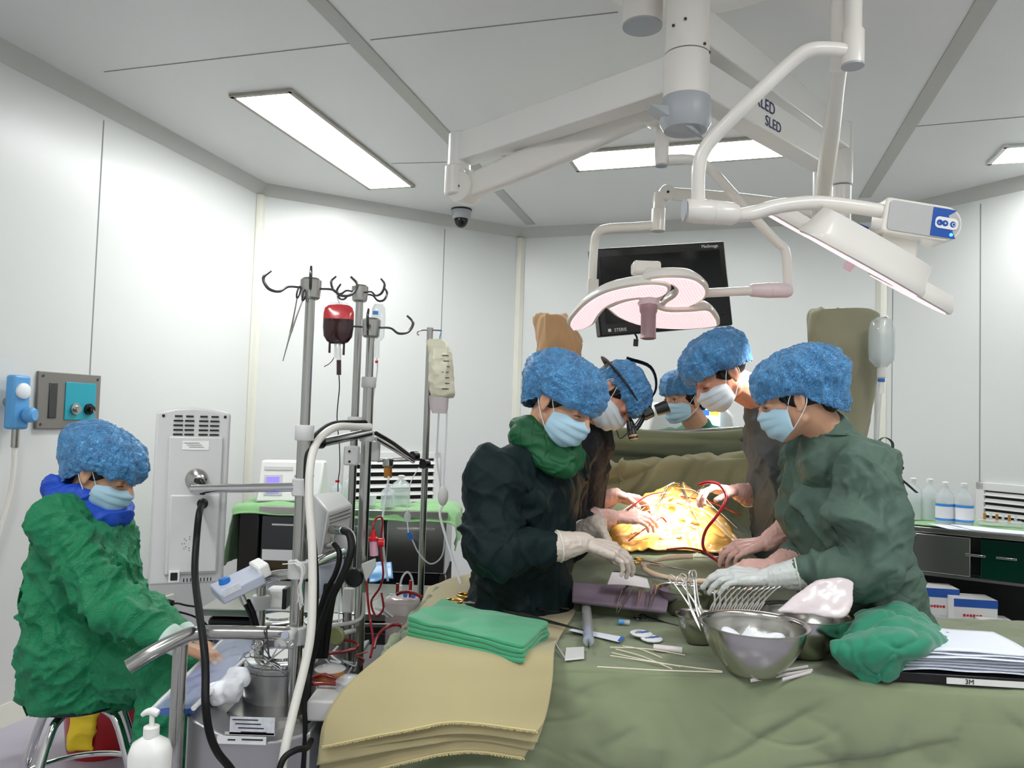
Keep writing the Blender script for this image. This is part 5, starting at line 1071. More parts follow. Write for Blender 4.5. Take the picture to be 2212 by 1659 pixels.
# papers
rg = random.Random(11)
for k in range(7):
    z = TZ + .03 + k * .0075; d = rg.uniform(-.02, .02); a = onz(1975 + rg.uniform(-25, 15) , 1478 - k * 3, z)
    a = tpt(1.19 + rg.uniform(-.02, .02) + (k % 2) * .01, .025 + rg.uniform(-.01, .012), z); b = a + dF * .34 + V((0, 0, .003)); c = b + dB * .2; e = a + dB * .2 + dF * rg.uniform(-.03, .03)
    G_ = dispg(patch([[e, (e + c) / 2 + V((0, 0, .004)), c], [(a + e) / 2, (a + b + c + e) / 4 + V((0, 0, .006)), (b + c) / 2], [a, (a + b) / 2 + V((0, 0, .003)), b]], 12, 18), lambda P: .003 * vn(P * 12, k))
    o = MB().grid(G_, .0012 if k < 6 else .004).build('paper_sheet', 'paper', None, ang=180)
    tag(o, 'topmost wrinkled white paper of the stack at the right table edge' if k == 6 else 'white folded paper, ' + ('lowest', 'second from the bottom', 'third from the bottom', 'middle one', 'third from the top', 'second from the top', '')[k] + ', in the stack at the right table edge', 'paper', 'papers in the stack' if k < 6 else None)
o = MB().box(tpt(1.42, .12, TZ + .014), (.46, .2, .022), frm(dF, V((0, 0, 1)))).build('flat_box', 'black', None, .002); tag(o, 'flat black box with white strip under the stack of papers', 'box')
MB().box(tpt(1.45, .0185, TZ + .012), (.26, .002, .014), frm(dF, V((0, 0, 1)))).build('white_strip', 'white_plastic', o); text('3M', .016, 'ink', o, tpt(1.36, .0165, TZ + .007), dF, V((0, 0, 1)))
# ================================================================ people
mk('skin', (206, 158, 128), .5, sss=.12, bump=(80, .05, .002))
mk('skin_ruddy', (214, 150, 122), .45, sss=.12)
mk('glove', (206, 192, 180), .38, bump=(40, .15, .003), coat=.15)
mk('glove_pink', (226, 180, 168), .38, bump=(40, .15, .003), coat=.15)
mk('glove_white', (206, 210, 206), .35, bump=(40, .15, .003), coat=.15)
mk('cap_blue', (28, 112, 190), .42, bump=(70, .35, .003), crease=(38, .7), var=(34, .28, (96, 176, 232)), spec=.5, sheen=.2)
mk('mask_blue', (172, 206, 222), .7, bump=(60, .06, .002))
mk('mask_white', (206, 212, 216), .7, bump=(60, .06, .002))
mk('loop_white', (232, 234, 236), .6)
mk('hair', (20, 17, 16), .5)
mk('eye_white', (220, 216, 210), .2); mk('iris', (28, 18, 14), .15); mk('brow', (42, 32, 28), .8)
mk('gown_green', (18, 122, 78), .62, crease=(24, .25), bump=(26, .2, .006), var=(6, .1))
mk('gown_dark', (7, 27, 29), .7, spec=.3, crease=(9, .12), bump=(16, .2, .006), var=(6, .2))
mk('gown_navy', (12, 15, 22), .7, spec=.3, crease=(16, .3), bump=(22, .3, .006))
mk('gown_taupe', (88, 92, 92), .85, spec=.15, crease=(10, .15), bump=(16, .2, .006), var=(5, .12))
mk('gown_sage', (78, 100, 88), .68, crease=(12, .15), bump=(16, .2, .006), var=(5, .12))
mk('scarf_blue', (26, 76, 190), .6, crease=(12, .3)); mk('scarf_green', (14, 84, 46), .6, crease=(12, .3))
mk('scrub_green', (12, 98, 70), .7, crease=(10, .2))
mk('shoe', (60, 70, 90), .6); mk('cuff_knit', (200, 220, 210), .8, bump=(120, .3, .002))
def gs(f, u): f = V(f).normalized(); u = V(u); u = (u - f * u.dot(f)).normalized(); return f, u, f.cross(u)
def hand(mb, wr, d, n, side, curl=(.5, .5, .4), s=1.0, gr=0.0, thumb=.35, spread=.06):
    d = V(d).normalized(); n = V(n); n = (n - d * n.dot(d)).normalized(); t = d.cross(n) * side; g = gr
    mb.ell(wr + d * .004, (.025 * s + g, .019 * s + g, .022 * s + g), frm(t, n), 12, 8)
    base = []
    for off, dist, segs, r0 in ((.029, .086, (.04, .025, .02), .0092), (.0095, .091, (.044, .028, .021), .0094), (-.0105, .087, (.04, .026, .02), .0088), (-.029, .078, (.031, .02, .018), .0078)):
        b = wr + (d * dist + t * off) * s; mb.cap(wr + (d * .02 + t * off * .5) * s, b, .0145 * s + g, (r0 + .0035) * s + g, 12)
        cur = b; dd = (d + t * (off / .029) * spread).normalized(); ang = 0
        for L, c, r_ in zip(segs, curl, (r0, r0 - .0008, r0 - .0016)):
            ang += c * (1 + (.15 if off < 0 else 0)); di = (dd * math.cos(ang) + n * math.sin(ang)).normalized(); nx = cur + di * L * s
            mb.cap(cur, nx, r_ * s + g, (r_ - .0007) * s + g, 12); cur = nx
        base.append(cur)
    mb.ell(wr + d * .055 * s + n * .004, (.032 * s + g, .045 * s, .0155 * s + g), Matrix((t, d, t.cross(d))).transposed(), 14, 8)
    a = wr + (d * .022 + t * .022 + n * .006) * s; v = (d * .72 + t * .62 + n * thumb).normalized(); b = a + v * .038 * s; mb.cap(a, b, .0145 * s + g, .0118 * s + g, 12)
    v2 = (d * .88 + t * .2 + n * thumb * 1.4).normalized(); c = b + v2 * .03 * s; mb.cap(b, c, .0112 * s + g, .0102 * s + g, 12)
    v3 = (d * .9 - t * .05 + n * thumb * 1.6).normalized(); mb.cap(c, c + v3 * .022 * s, .0102 * s + g, .0088 * s + g, 12); return base
def superring(c, la, da, w_, dp, n=40, e=.8):
    return [c + la * (w_ * math.copysign(abs(math.cos(q)) ** e, math.cos(q))) + da * (dp * math.copysign(abs(math.sin(q)) ** e, math.sin(q))) for q in [2 * math.pi * k / n for k in range(n)]]
def torso(mb, secs, la, n=5):
    """secs: (centre, half width, half depth) top to bottom; la = lateral axis"""
    cs = crom([s_[0] for s_ in secs], n); m_ = len(cs); ws = np.interp(np.linspace(0, len(secs) - 1, m_), range(len(secs)), [s_[1] for s_ in secs]); ds = np.interp(np.linspace(0, len(secs) - 1, m_), range(len(secs)), [s_[2] for s_ in secs]); rs = []
    for i in range(m_):
        t = (cs[min(i + 1, m_ - 1)] - cs[max(i - 1, 0)]).normalized(); l = (la - t * la.dot(t)).normalized(); rs.append(superring(cs[i], l, t.cross(l), ws[i], ds[i]))
    mb.rings(rs)
def make_person(lab, p):
    f, u, r = gs(p['fwd'], p['up']); hc = p['hc']; hs = p.get('hs', 1.0)
    def Hd(x, y, z): return hc + (r * x + f * y + u * z) * hs
    Rm = Matrix((r, f, u)).transposed()
    la = (p['sl'] - p['sr']).normalized()           # right to left
    root = thing('person', lab, 'person', p['base'])
    # ---------- body, one continuous skin
    mb = MB(); k = hs
    def E(c, rad, rot=None): mb.ell(Hd(*c), [q * k for q in rad], Rm @ rot if rot is not None else Rm, 20, 14)
    E((0, -.008, .038), (.076, .096, .084)); E((0, .03, -.02), (.062, .062, .082)); E((0, .052, -.085), (.028, .030, .024)); E((0, .0, -.04), (.062, .07, .06))
    for s_ in (-1, 1):
        mb.cap(Hd(s_ * .054, -.005, -.055), Hd(s_ * .014, .066, -.096), .018 * k, .014 * k); E((s_ * .034, .056, -.024), (.021, .024, .022))
        mb.cap(Hd(s_ * .012, .088, .024), Hd(s_ * .046, .072, .026), .0095 * k, .009 * k)
        E((s_ * .013, .1, -.034), (.009, .011, .008)); E((s_ * .031, .076, .006), (.0165, .0125, .0115))
        E((s_ * .08, -.012, -.004), (.008, .018, .031), Euler((.2, 0, s_ * .35)).to_matrix()); E((s_ * .078, -.004, -.03), (.007, .009, .009))
    mb.cap(Hd(0, .09, .018), Hd(0, .111, -.026), .0085 * k, .0125 * k); E((0, .078, .05), (.05, .02, .035)); E((0, .09, -.062), (.026, .012, .009)); E((0, .088, -.072), (.022, .011, .008))
    nk = Hd(0, -.025, -.045); nb = p['nb']
    mb.chain([Hd(0, -.01, .0), nk, (nk + nb) / 2, nb, nb - u * .03], [.06 * k, .056 * k, p.get('neck', .055), .062, .075])
    sl, sr, el_, er_, wl_, wr_ = (p[q] for q in ('sl', 'sr', 'el', 'er', 'wl', 'wr')); pv = p['pv']
    ms = (sl + sr) / 2; bw = (sl - sr).length / 2
    torso(mb, [(nb.lerp(ms, .3), .07, .05), (ms + (nb - ms) * .1, bw * .8, .07), (ms.lerp(pv, .35), .14, .085), (ms.lerp(pv, .7), .12, .08), (pv, .16, .105), (pv - V((0, 0, .08)), .14, .1)], la)
    for s_, e_, w_ in ((sl, el_, wl_), (sr, er_, wr_)): mb.chain([s_, e_, w_], [.04, .03, .021]); mb.chain([nb, nb.lerp(s_, .5), s_], [.055, .042, .038])
    for q in ('kl', 'kr'):
        if q in p: a = p['a' + q[1]]; mb.chain([pv + la * (.08 if q == 'kl' else -.08) - V((0, 0, .04)), p[q], a], [.078, .055, .04]); mb.cap(a, V((a.x + .1 * p['bf'].x, a.y + .1 * p['bf'].y, .045)), .038, .03)
    if p.get('bare'):
        for w_, dn, sd in ((wl_, p['hl'], -1), (wr_, p['hr'], 1)): hand(mb, w_, dn[0], dn[1], sd, *dn[2:])
    def carve(co, no):
        L = (co - np.array(hc)) @ np.array(Rm) / k
        for s_ in (-1, 1):
            d2 = ((L[:, 0] - s_ * .018) / .012) ** 2 + ((L[:, 2] - .008) / .014) ** 2; m_ = (L[:, 1] > .05); co = co - np.outer(np.exp(-d2) * m_ * .006 * k, np.array(f))
            d3 = ((L[:, 0] - s_ * .084) / .01) ** 2 + ((L[:, 1] + .006) / .009) ** 2 + ((L[:, 2] + .002) / .014) ** 2; co = co - np.outer(np.exp(-d3) * .006 * s_ * k, np.array(r))
        return co
    body = sculpt('body', mb, p.get('skin', 'skin'), root, voxel=.0042, it=5, post=carve)
    # ---------- eyes, brows, hair
    for s_ in (-1, 1):
        if p.get('open'): MB().ell(Hd(s_ * .031, .083 if p.get('open') else .0815, .0035), [.0125 * k, .0078 * k, .0055 * k if p.get('open') else .003 * k], Rm, 14, 8).build('eye', 'eye_white', body)
        if p.get('open'): MB().ell(Hd(s_ * .031 + p.get('gaze', 0), .0888, .004), [.0048 * k, .0025 * k, .0048 * k], Rm, 12, 6).build('iris', 'iris', body)
        zl = .0095 if p.get('open') else .0015
        MB().tube([Hd(s_ * .017, .086, zl - .004), Hd(s_ * .026, .0915, zl), Hd(s_ * .036, .0895, zl), Hd(s_ * .046, .081, zl - .004)], [.0008, .0014, .0014, .0008], 6, 5).build('eyelashes', 'hair', body)
        MB().tube([Hd(s_ * .013, .0985, .024), Hd(s_ * .028, .0975, .031), Hd(s_ * .042, .087, .03), Hd(s_ * .051, .077, .025)], [.0015, .0032, .003, .001], 8, 5, flat=(1, .6)).build('eyebrow', 'brow', body)
    hm = MB(); hm.ell(Hd(0, -.018, .03), (.081 * k, .096 * k, .082 * k), Rm, 24, 14)
    if p.get('nape'): hm.ell(Hd(0, -.075, -.035), (.05 * k, .028 * k, .03 * k), Rm); 
    for s_ in (-1, 1): hm.cap(Hd(s_ * .076, .028, .02), Hd(s_ * .075, .024, -.012), .006 * k, .003 * k)
    sculpt('hair', hm, 'hair', root, voxel=.005, it=2)
    # ---------- cap
    cR = p['cap']; co_ = p.get('capo', (0, -.02, .055)); co_ = (co_[0], max(co_[1], .112 - cR[1]), co_[2]); nth, nph = 240, 60; G_ = np.zeros((nph, nth, 3)); hz = p.get('hem', (.046, -.05))
    for i in range(nph):
        ph = R(-38 + 128 * (i / (nph - 1))) ; t = i / (nph - 1)
        for j in range(nth):
            th = 2 * math.pi * j / (nth - 1); cx, cy = math.cos(th), math.sin(th)
            e = V((co_[0] + cR[0] * math.cos(ph) * cx, co_[1] + cR[1] * math.cos(ph) * cy, co_[2] + cR[2] * math.sin(ph)))
            hz_ = hz[0] * max(0, cy) ** .8 + hz[1] * max(0, -cy) ** .8 + .022 * (1 - abs(cy)); hem = V((.085 * cx, -.008 + .109 * cy, hz_))
            b = max(0, 1 - t / .22); b = b * b * (3 - 2 * b); q = e.lerp(hem, b)
            pl = math.cos(th * 34 + 2 * math.sin(th * 5)) * .0022 * math.exp(-t * 4)
            G_[i, j] = Hd(q.x, q.y, q.z); G_[i, j] += np.array((r * cx + f * cy) * pl)
    seed = p['seed']
    def capw(P):
        L = (P - np.array(hc)) @ np.array(Rm); th = np.arctan2(L[:, 1] - co_[1], L[:, 0]); ph = np.arctan2(L[:, 2] - co_[2] + .03, np.hypot(L[:, 0], L[:, 1] - co_[1]))
        per = np.stack([np.cos(th) * 3.2, np.sin(th) * 3.2, ph * 1.1], 1)
        fine = np.stack([np.cos(th) * 5, np.sin(th) * 5, ph * 9], 1) + vn(L * 20, seed + 4)[:, None] * .5
        return .0055 * ridge(per + vn(L * 12, seed)[:, None] * .5, seed, 2) * np.clip(np.cos(ph) * 1.6, 0, 1) + .0036 * ridge(fine, seed + 7, 2) + .003 * vn(L * 26, seed + 2)
    G_ = dispg(G_, lambda P: -capw(P)) if True else G_
    G_[:, -1] = G_[:, 0]
    cmb = MB().grid(G_, .0012); cap_ = cmb.build('bouffant_cap', 'cap_blue', root, ang=180)
    MB().tube([V(q) for q in G_[0][::3]] , .0028, 8, 1).build('elastic_hem', 'cap_blue', cap_)
    # ---------- mask
    nu, nv = 28, 36; G_ = np.zeros((nu, nv, 3))
    for i in range(nu):
        v = i / (nu - 1)
        for j in range(nv):
            uu = j / (nv - 1) * 2 - 1; w_ = .068 + .006 * math.sin(math.pi * v); x = w_ * math.sin(uu * 1.25) / math.sin(1.25)
            yc = np.interp(v, [0, .2, .45, .75, 1], [.105, .122, .118, .106, .072]); zc_ = np.interp(v, [0, .5, 1], [-.002, -.055, -.108]); ze = np.interp(v, [0, 1], [-.022, -.078]); a = abs(uu) ** 2.1
            y = yc * (1 - a) + .028 * a - .012 * math.sin(math.pi * abs(uu)) * (1 - v) ; z = zc_ * (1 - a) + ze * a - (.016 * math.exp(-(uu / .35) ** 2) * 0)
            if v < .15: z += -.010 * math.sin(min(1, abs(uu) * 1.6) * math.pi) * (1 - v / .15)
            y += .0045 * (1 - abs(uu) ** 3) * (((v * 3.6) % 1) - .5) * (1 if .12 < v < .92 else 0)
            G_[i, j] = Hd(x, y, z)
    G_ = dispg(G_, lambda P: .0015 * vn(P * 45, seed)); mk_ = MB().grid(G_, .0014).build('face_mask', p.get('mask', 'mask_blue'), root, ang=180)
    for s_ in (-1, 1): MB().tube([Hd(s_ * .067, .03, -.024), Hd(s_ * .081, .012, .008), Hd(s_ * .083, -.012, .03), Hd(s_ * .087, -.03, .012), Hd(s_ * .086, -.028, -.015), Hd(s_ * .078, -.005, -.045), Hd(s_ * .067, .028, -.077)], .0014 * k, 6, 6).build('ear_loop', 'loop_white', mk_)
    # ---------- gown
    g = MB(); gm = p['gown']; W = p.get('gw', 1.0); hz0 = p.get('hemz', .4)
    secs = [(nb.lerp(ms, .1) + V((0, 0, -.005)), .085, .075), (ms + (nb - ms) * .35, bw * .75, .1 * W), (ms.lerp(pv, .08), bw + .015, .125 * W), (ms.lerp(pv, .35), .19 * W, .14 * W), (ms.lerp(pv, .7), .185 * W, .14 * W), (pv, .205 * W, .155 * W)]
    if not p.get('seated'): secs += [(V((pv.x, pv.y, (pv.z + hz0) / 2)), .225 * W, .18 * W), (V((pv.x, pv.y, hz0)), .25 * W, .21 * W)]
    else: secs += [(pv - V((0, 0, .09)), .175 * W, .17 * W), (pv - V((0, 0, .15)), .16 * W, .16 * W)]
    torso(g, secs, la)
    sw = p.get('sw', 1.0)
    for s_ in (sl, sr): up_ = V((0, 0, 1)); g.chain([nb - up_ * .02, nb.lerp(s_, .5) - up_ * .012, s_ - up_ * .01], [.068, .066, .07 * sw])
    g.chain([nb + (nk - nb) * .18, nb - V((0, 0, .06))], [.066, .09])
    for s_, e_, w_ in ((sl, el_, wl_), (sr, er_, wr_)):
        cu = w_ + (e_ - w_).normalized() * p.get('cuffback', .05); g.chain([s_ + (ms - s_) * .15, s_, s_.lerp(e_, .5), e_, e_.lerp(cu, .5), cu], [.078 * sw, .074 * sw, .066 * sw, .06 * sw, .047 * sw, .031 * sw])
    if p.get('seated'):
        for q in ('kl', 'kr'): kn = p[q]; a = p['a' + q[1]]; g.chain([pv, pv.lerp(kn, .5), kn, kn.lerp(a, p.get('skirt', .55))], [.15, .115, .092, .088])
        g.chain([pv + V((0, 0, -.0)), (p['kl'] + p['kr']) / 2, ((p['kl'] + p['kr']) / 2).lerp((p['al'] + p['ar']) / 2, .55)], [.14, .09, .085])
    fa = p.get('fold', (.011, (10, 10, 5))); hcn = np.array(nb)
    def gd(co, no):
        fine = folds2(co, seed + 20, p.get('fine', .003), 26, 8, 1.2, 3, 1.2)
        dn = np.clip(np.linalg.norm(co - hcn, axis=1) / .2, .15, 1)
        for w_ in (wl_, wr_): dn = np.minimum(dn, np.clip((np.linalg.norm(co - np.array(w_), axis=1) - .05) / .12, .05, 1))
        hi, lo = p.get('hl_', (8, 2.2))
        return .002 + (folds2(co, seed, fa[0], hi, lo, .7, 5, 1.3) + folds2(co, seed + 30, fa[0] * .5, hi * 1.8, lo * 2, 1.3, 3, 1.3) + fine) * dn
    gown = sculpt('gown', g, gm, root, voxel=.0058, it=p.get('git', 9), disp=gd)
    # collar band
    cr = superring(nb.lerp(ms, .02) + V((0, 0, .012)), la, la.cross(V((0, 0, 1))), .078, .07, 40, 1.0); sh = [V(q) for q in cr]
    if p.get('collar', True): MB().tube(sh + [sh[0]], .0075, 8, 1, flat=(1.6, .6)).build('collar_band', gm, gown)
    # ---------- gloves / cuffs
    if not p.get('bare'):
        for w_, e_, dn, sd, nm in ((wl_, el_, p['hl'], -1, 0), (wr_, er_, p['hr'], 1, 1)):
            gl = MB(); hand(gl, w_, dn[0], dn[1], sd, *dn[2:]); bk = (e_ - w_).normalized(); gl.chain([w_ + V(dn[0]).normalized() * .012, w_, w_ + bk * .035, w_ + bk * .075], [.024, .029, .036, .043])
            go = sculpt('glove', gl, (p['gmat'][nm] if 'gmat' in p else 'glove'), root, voxel=.0026, it=3, disp=lambda co, no: .0012 * ridge(co * 60, seed, 2))
            c = w_ + bk * .075; d_, a_, b_ = frame_of(bk); MB().tube([c + (a_ * math.cos(q) + b_ * math.sin(q)) * .0435 for q in np.linspace(0, 2 * math.pi, 25)], .0028, 8, 1, cap=False).build('rolled_rim', 'cream_trim', go)
    else:
        for w_, e_, in ((wl_, el_), (wr_, er_)):
            bk = (e_ - w_).normalized(); MB().tube([w_ + bk * .0, w_ + bk * .035, w_ + bk * .06], [.033, .037, .041], 20, 3).build('knit_cuff', 'cuff_knit', gown)
    # ---------- trousers and shoes
    if 'kl' in p:
        tr = MB()
        for q in ('kl', 'kr'): a = p['a' + q[1]]; tr.chain([pv + la * (.07 if q == 'kl' else -.07) - V((0, 0, .04)), p[q], a.lerp(p[q], .08)], [.078, .066, .056])
        sculpt('trousers', tr, p.get('trouser', 'scrub_green'), root, voxel=.008, it=4, disp=lambda co, no: folds(co, (12, 12, 7), 3, .006))
        for q in ('l', 'r'):
            a = p['a' + q]; bf = p['bf']; fx = V((bf.x, bf.y, 0)).normalized(); s_ = MB(); s_.cap(V((a.x, a.y, a.z - .035)) - fx * .04, V((a.x, a.y, a.z - .045)) + fx * .15, .046, .04, flat=(1, 1)); s_.cap(a + V((0, 0, .0)), V((a.x, a.y, a.z - .03)), .045, .045)
            def flatsole(co, no, zf=a.z - .088): co = co.copy(); co[:, 2] = np.maximum(co[:, 2], zf + .003); return co
            sculpt('shoe', s_, 'shoe', root, voxel=.006, it=3, post=flatsole)
    return root, Hd, body, gown
def stand(pv, bf, la, dz=0):
    bf = V(bf).normalized(); o = {}
    for q, s_ in (('l', 1), ('r', -1)):
        k_ = V((pv.x, pv.y, .48)) + la * (.1 * s_) + bf * .01; a_ = V((pv.x, pv.y, .088)) + la * (.115 * s_) - bf * .01; o['k' + q] = k_; o['a' + q] = a_
    o['bf'] = bf; o['base'] = V((pv.x, pv.y, 0)); return o
def flatla(p): d = p['sl'] - p['sr']; d.z = 0; return d.normalized()
def ribbon(par, pts, wd, mat, name='tie', hint=V((0, 0, 1))):
    return MB().tube(pts, wd, 8, 6, flat=(1, .12), hint=hint).build(name, mat, par)
# 1 ---- seated nurse in green
p = dict(hc=at(230, 1022, 2.5), fwd=(.88, -.16, -.44), up=(.42, -.05, .9), nb=at(172, 1092, 2.5), sr=at(128, 1128, 2.34), sl=at(228, 1112, 2.68), er=at(222, 1290, 2.26), wr=at(398, 1398, 2.2), el=at(280, 1280, 2.62), wl=at(420, 1388, 2.48), pv=at(188, 1398, 2.5),
         kr=at(372, 1452, 2.36), kl=at(385, 1440, 2.6), cap=(.1, .15, .094), capo=(0, -.045, .046), hem=(.05, -.105), seed=1, gown='gown_green', seated=True, bare=True, fold=(.0165, 0), hl_=(12, 4), fine=.006, gw=1.0, sw=1.0, git=6,
         hr=((.95, .0, -.25), (.1, -.2, -1), (.3, .5, .4)), hl=((.9, .1, -.35), (.1, 0, -1), (.3, .5, .4)), cuffback=.045, skin='skin')
p['bf'] = V((1, -.1, 0)).normalized(); p['base'] = V((p['pv'].x, p['pv'].y, 0)); p['ar'] = V((p['kr'].x - .02, p['kr'].y, .088)); p['al'] = V((p['kl'].x - .02, p['kl'].y, .088))
n1_, H1, b1, g1 = make_person('person in a green gown and blue bouffant cap seated on a stool at the left', p)
sc_ = MB(); nb = p['nb']; sc_.chain([nb + V((-.06, .02, -.0)), nb + V((-.03, -.07, .01)), nb + V((.045, -.075, -.01)), nb + V((.11, -.03, -.035))], [.04, .042, .04, .035]); sc_.chain([nb + V((-.06, .03, .0)), nb + V((-.07, .0, .05)), nb + V((-.06, -.03, .06))], [.045, .05, .045])
sc_.chain([nb + V((.1, -.03, -.03)), nb + V((.12, .03, -.02)), nb + V((.04, .08, .0)), nb + V((-.05, .05, .01))], [.04, .04, .04, .04]); sc_.chain([nb + V((-.05, -.05, .03)), nb + V((.02, -.06, .04)), nb + V((.08, -.02, .02))], [.035, .04, .035])
sculpt('neck_scarf', sc_, 'scarf_blue', n1_, voxel=.005, it=4, disp=lambda co, no: folds2(co @ np.array([[0, 0, 1.], [0, 1, 0], [1, 0, 0]]), 4, .012, 16, 4, .6))
for pts in ([(95, 1345), (62, 1370), (44, 1400), (50, 1440), (62, 1475), (50, 1510), (62, 1545)], [(95, 1345), (75, 1390), (55, 1420), (72, 1450)], [(60, 1230), (42, 1300), (55, 1330), (80, 1370)]): ribbon(g1, [at(x, y, 2.42) for x, y in pts], .011, 'gown_green')
0 and ribbon(g1, [at(92, 1352, 2.36), at(130, 1368, 2.3), at(200, 1375, 2.28), at(290, 1380, 2.3), at(330, 1382, 2.36)], .02, 'gown_green', 'waist_tie')
# 2 ---- woman in dark green
p = dict(hc=at(1218, 872, 2.3), fwd=(.66, -.6, -.48), up=(.3, -.1, .95), nb=at(1150, 972, 2.38), sr=at(1062, 1035, 2.22), sl=at(1222, 1012, 2.6), er=at(1062, 1200, 2.14), wr=at(1262, 1172, 2.2), el=at(1215, 1190, 2.62), wl=at(1292, 1130, 2.45), pv=at(1125, 1350, 2.45),
         cap=(.11, .14, .092), capo=(0, -.035, .048), hem=(.03, -.075), seed=2, gown='gown_dark', fold=(.021, 0), hl_=(7.5, 2.4), fine=.004, gw=.92, sw=.92, gmat=('glove', 'glove'), hr=((.9, .0, -.22), (.05, .3, -1), (.35, .6, .4), 1.05), hl=((.35, -.1, -.9), (.8, .3, .3), (.3, .5, .4)))
p.update(stand(p['pv'], (.9, -.1, 0), flatla(p))); n2_, H2, b2_, g2 = make_person('person in a very dark green gown with a green neck scarf, left of the table', p)
sc_ = MB(); nb = p['nb']; sc_.chain([nb + V((-.05, .02, .03)), nb + V((-.035, -.06, .04)), nb + V((.03, -.085, .015)), nb + V((.1, -.075, -.015)), nb + V((.14, -.02, -.01))], [.028, .035, .037, .034, .028]); sc_.chain([nb + V((-.05, -.01, .075)), nb + V((-.01, -.065, .075)), nb + V((.06, -.08, .04)), nb + V((.12, -.05, .01))], [.025, .03, .03, .025])
sc_.chain([nb + V((-.04, -.05, .05)), nb + V((.02, -.1, -.02)), nb + V((.09, -.1, -.05)), nb + V((.13, -.06, -.03))], [.03, .03, .026, .02]); sc_.chain([nb + V((.13, -.02, -.01)), nb + V((.09, .06, .0)), nb + V((0, .08, .03)), nb + V((-.05, .02, .04))], [.03, .03, .03, .03])
sculpt('neck_scarf', sc_, 'scarf_green', n2_, voxel=.005, it=4, disp=lambda co, no: folds2(co @ np.array([[0, 0, 1.], [0, 1, 0], [1, 0, 0]]), 4, .011, 16, 4, .6))
# 3 ---- surgeon with loupes
p = dict(hc=at(1326, 852, 2.74), fwd=(.42, -.3, -.85), up=(.8, -.05, .6), nb=at(1272, 925, 2.86), sr=at(1238, 985, 2.7), sl=at(1262, 960, 3.02), er=at(1235, 1130, 2.68), wr=at(1325, 1118, 2.76), el=at(1265, 1100, 3.02), wl=at(1330, 1070, 2.97), pv=at(1175, 1340, 2.9),
         cap=(.092, .108, .08), capo=(0, -.018, .045), hem=(.035, -.055), seed=3, gown='gown_navy', fold=(.015, 0), hl_=(7, 3.2), fine=.001, gw=.92, sw=.86, gmat=('glove_pink', 'glove_pink'), hr=((.95, -.05, .08), (.1, .5, -1), (.35, .5, .4)), hl=((.9, -.15, -.22), (.1, -.6, -1), (.3, .5, .4)), mask='mask_white', skin='skin_ruddy', collar=False)
p.update(stand(p['pv'], (1, 0, 0), flatla(p))); n3_, H3, b3_, g3 = make_person('person in a near black gown wearing a headlamp and loupes, bent over the field', p)
hb = MB().tube([H3(.104 * math.cos(a), -.018 + .116 * math.sin(a), .045 + .02 * math.sin(a)) for a in np.linspace(0, 2 * math.pi, 33)], .012, 10, 1, flat=(1, .35)).build('headband', 'black', n3_)
MB().tube([H3(.0, .09, .07), H3(0, .05, .14), H3(0, -.03, .16), H3(0, -.1, .1)], .011, 10, 5, flat=(1, .3)).build('top_strap', 'black', n3_)
f3_, u3_, r3_ = gs(p['fwd'], p['up']); M3h = Matrix((r3_, f3_, u3_)).transposed()
MB().box(H3(0, .115, .075), (.05, .035, .04), M3h).build('lamp_housing', 'black', n3_, .006)
MB().cyl(H3(0, .12, .105), H3(0, .125, .15), .02, .024).build('lamp_barrel', 'dark_plastic', n3_)
MB().tube([H3(0, .12, .06), H3(0, .14, .03), H3(0, .15, .01)], .008, 8, 4).build('loupe_arm', 'black', n3_)
MB().tube([H3(-.05, .115, .01), H3(0, .14, .012), H3(.05, .115, .01)], .006, 8, 5).build('loupe_bridge', 'black', n3_)
for s_ in (-1, 1): MB().lathe([(.011, 0), (.013, .01), (.016, .045), (.017, .055), (.013, .056)], H3(s_ * .032, .118, .006), f3_ * .9 - u3_ * .25).build('loupe', 'black', n3_)
MB().tube([H3(.05, .12, .06), H3(.09, .16, .0), H3(.07, .17, -.05), H3(.03, .13, -.05)], .0022, 6, 6).build('lamp_cable', 'black', n3_)
# 4 ---- anaesthetist
p = dict(hc=at(1476, 864, 3.72), fwd=(-.84, -.52, -.1), up=(-.05, 0, 1), nb=at(1514, 935, 3.78), sl=at(1600, 962, 3.66), sr=at(1440, 960, 3.98), el=at(1610, 1080, 3.7), er=at(1420, 1080, 4.0), wl=at(1560, 1120, 3.5), wr=at(1440, 1120, 3.74), pv=at(1525, 1190, 3.85), open=True, gaze=-.002,
         cap=(.104, .132, .09), capo=(0, -.025, .058), hem=(.045, -.055), seed=4, gown='scrub_green', fold=(.007, (9, 9, 5)), mask='mask_blue', hl=((-.9, 0, -.1), (0, 0, -1), (.3, .5, .4)), hr=((-.9, 0, -.1), (0, 0, -1), (.3, .5, .4)), bare=True, neck=.06)
p.update(stand(p['pv'], (-.8, -.5, 0), flatla(p))); make_person('person in green scrubs and mask looking sideways from behind the screen drape', p)
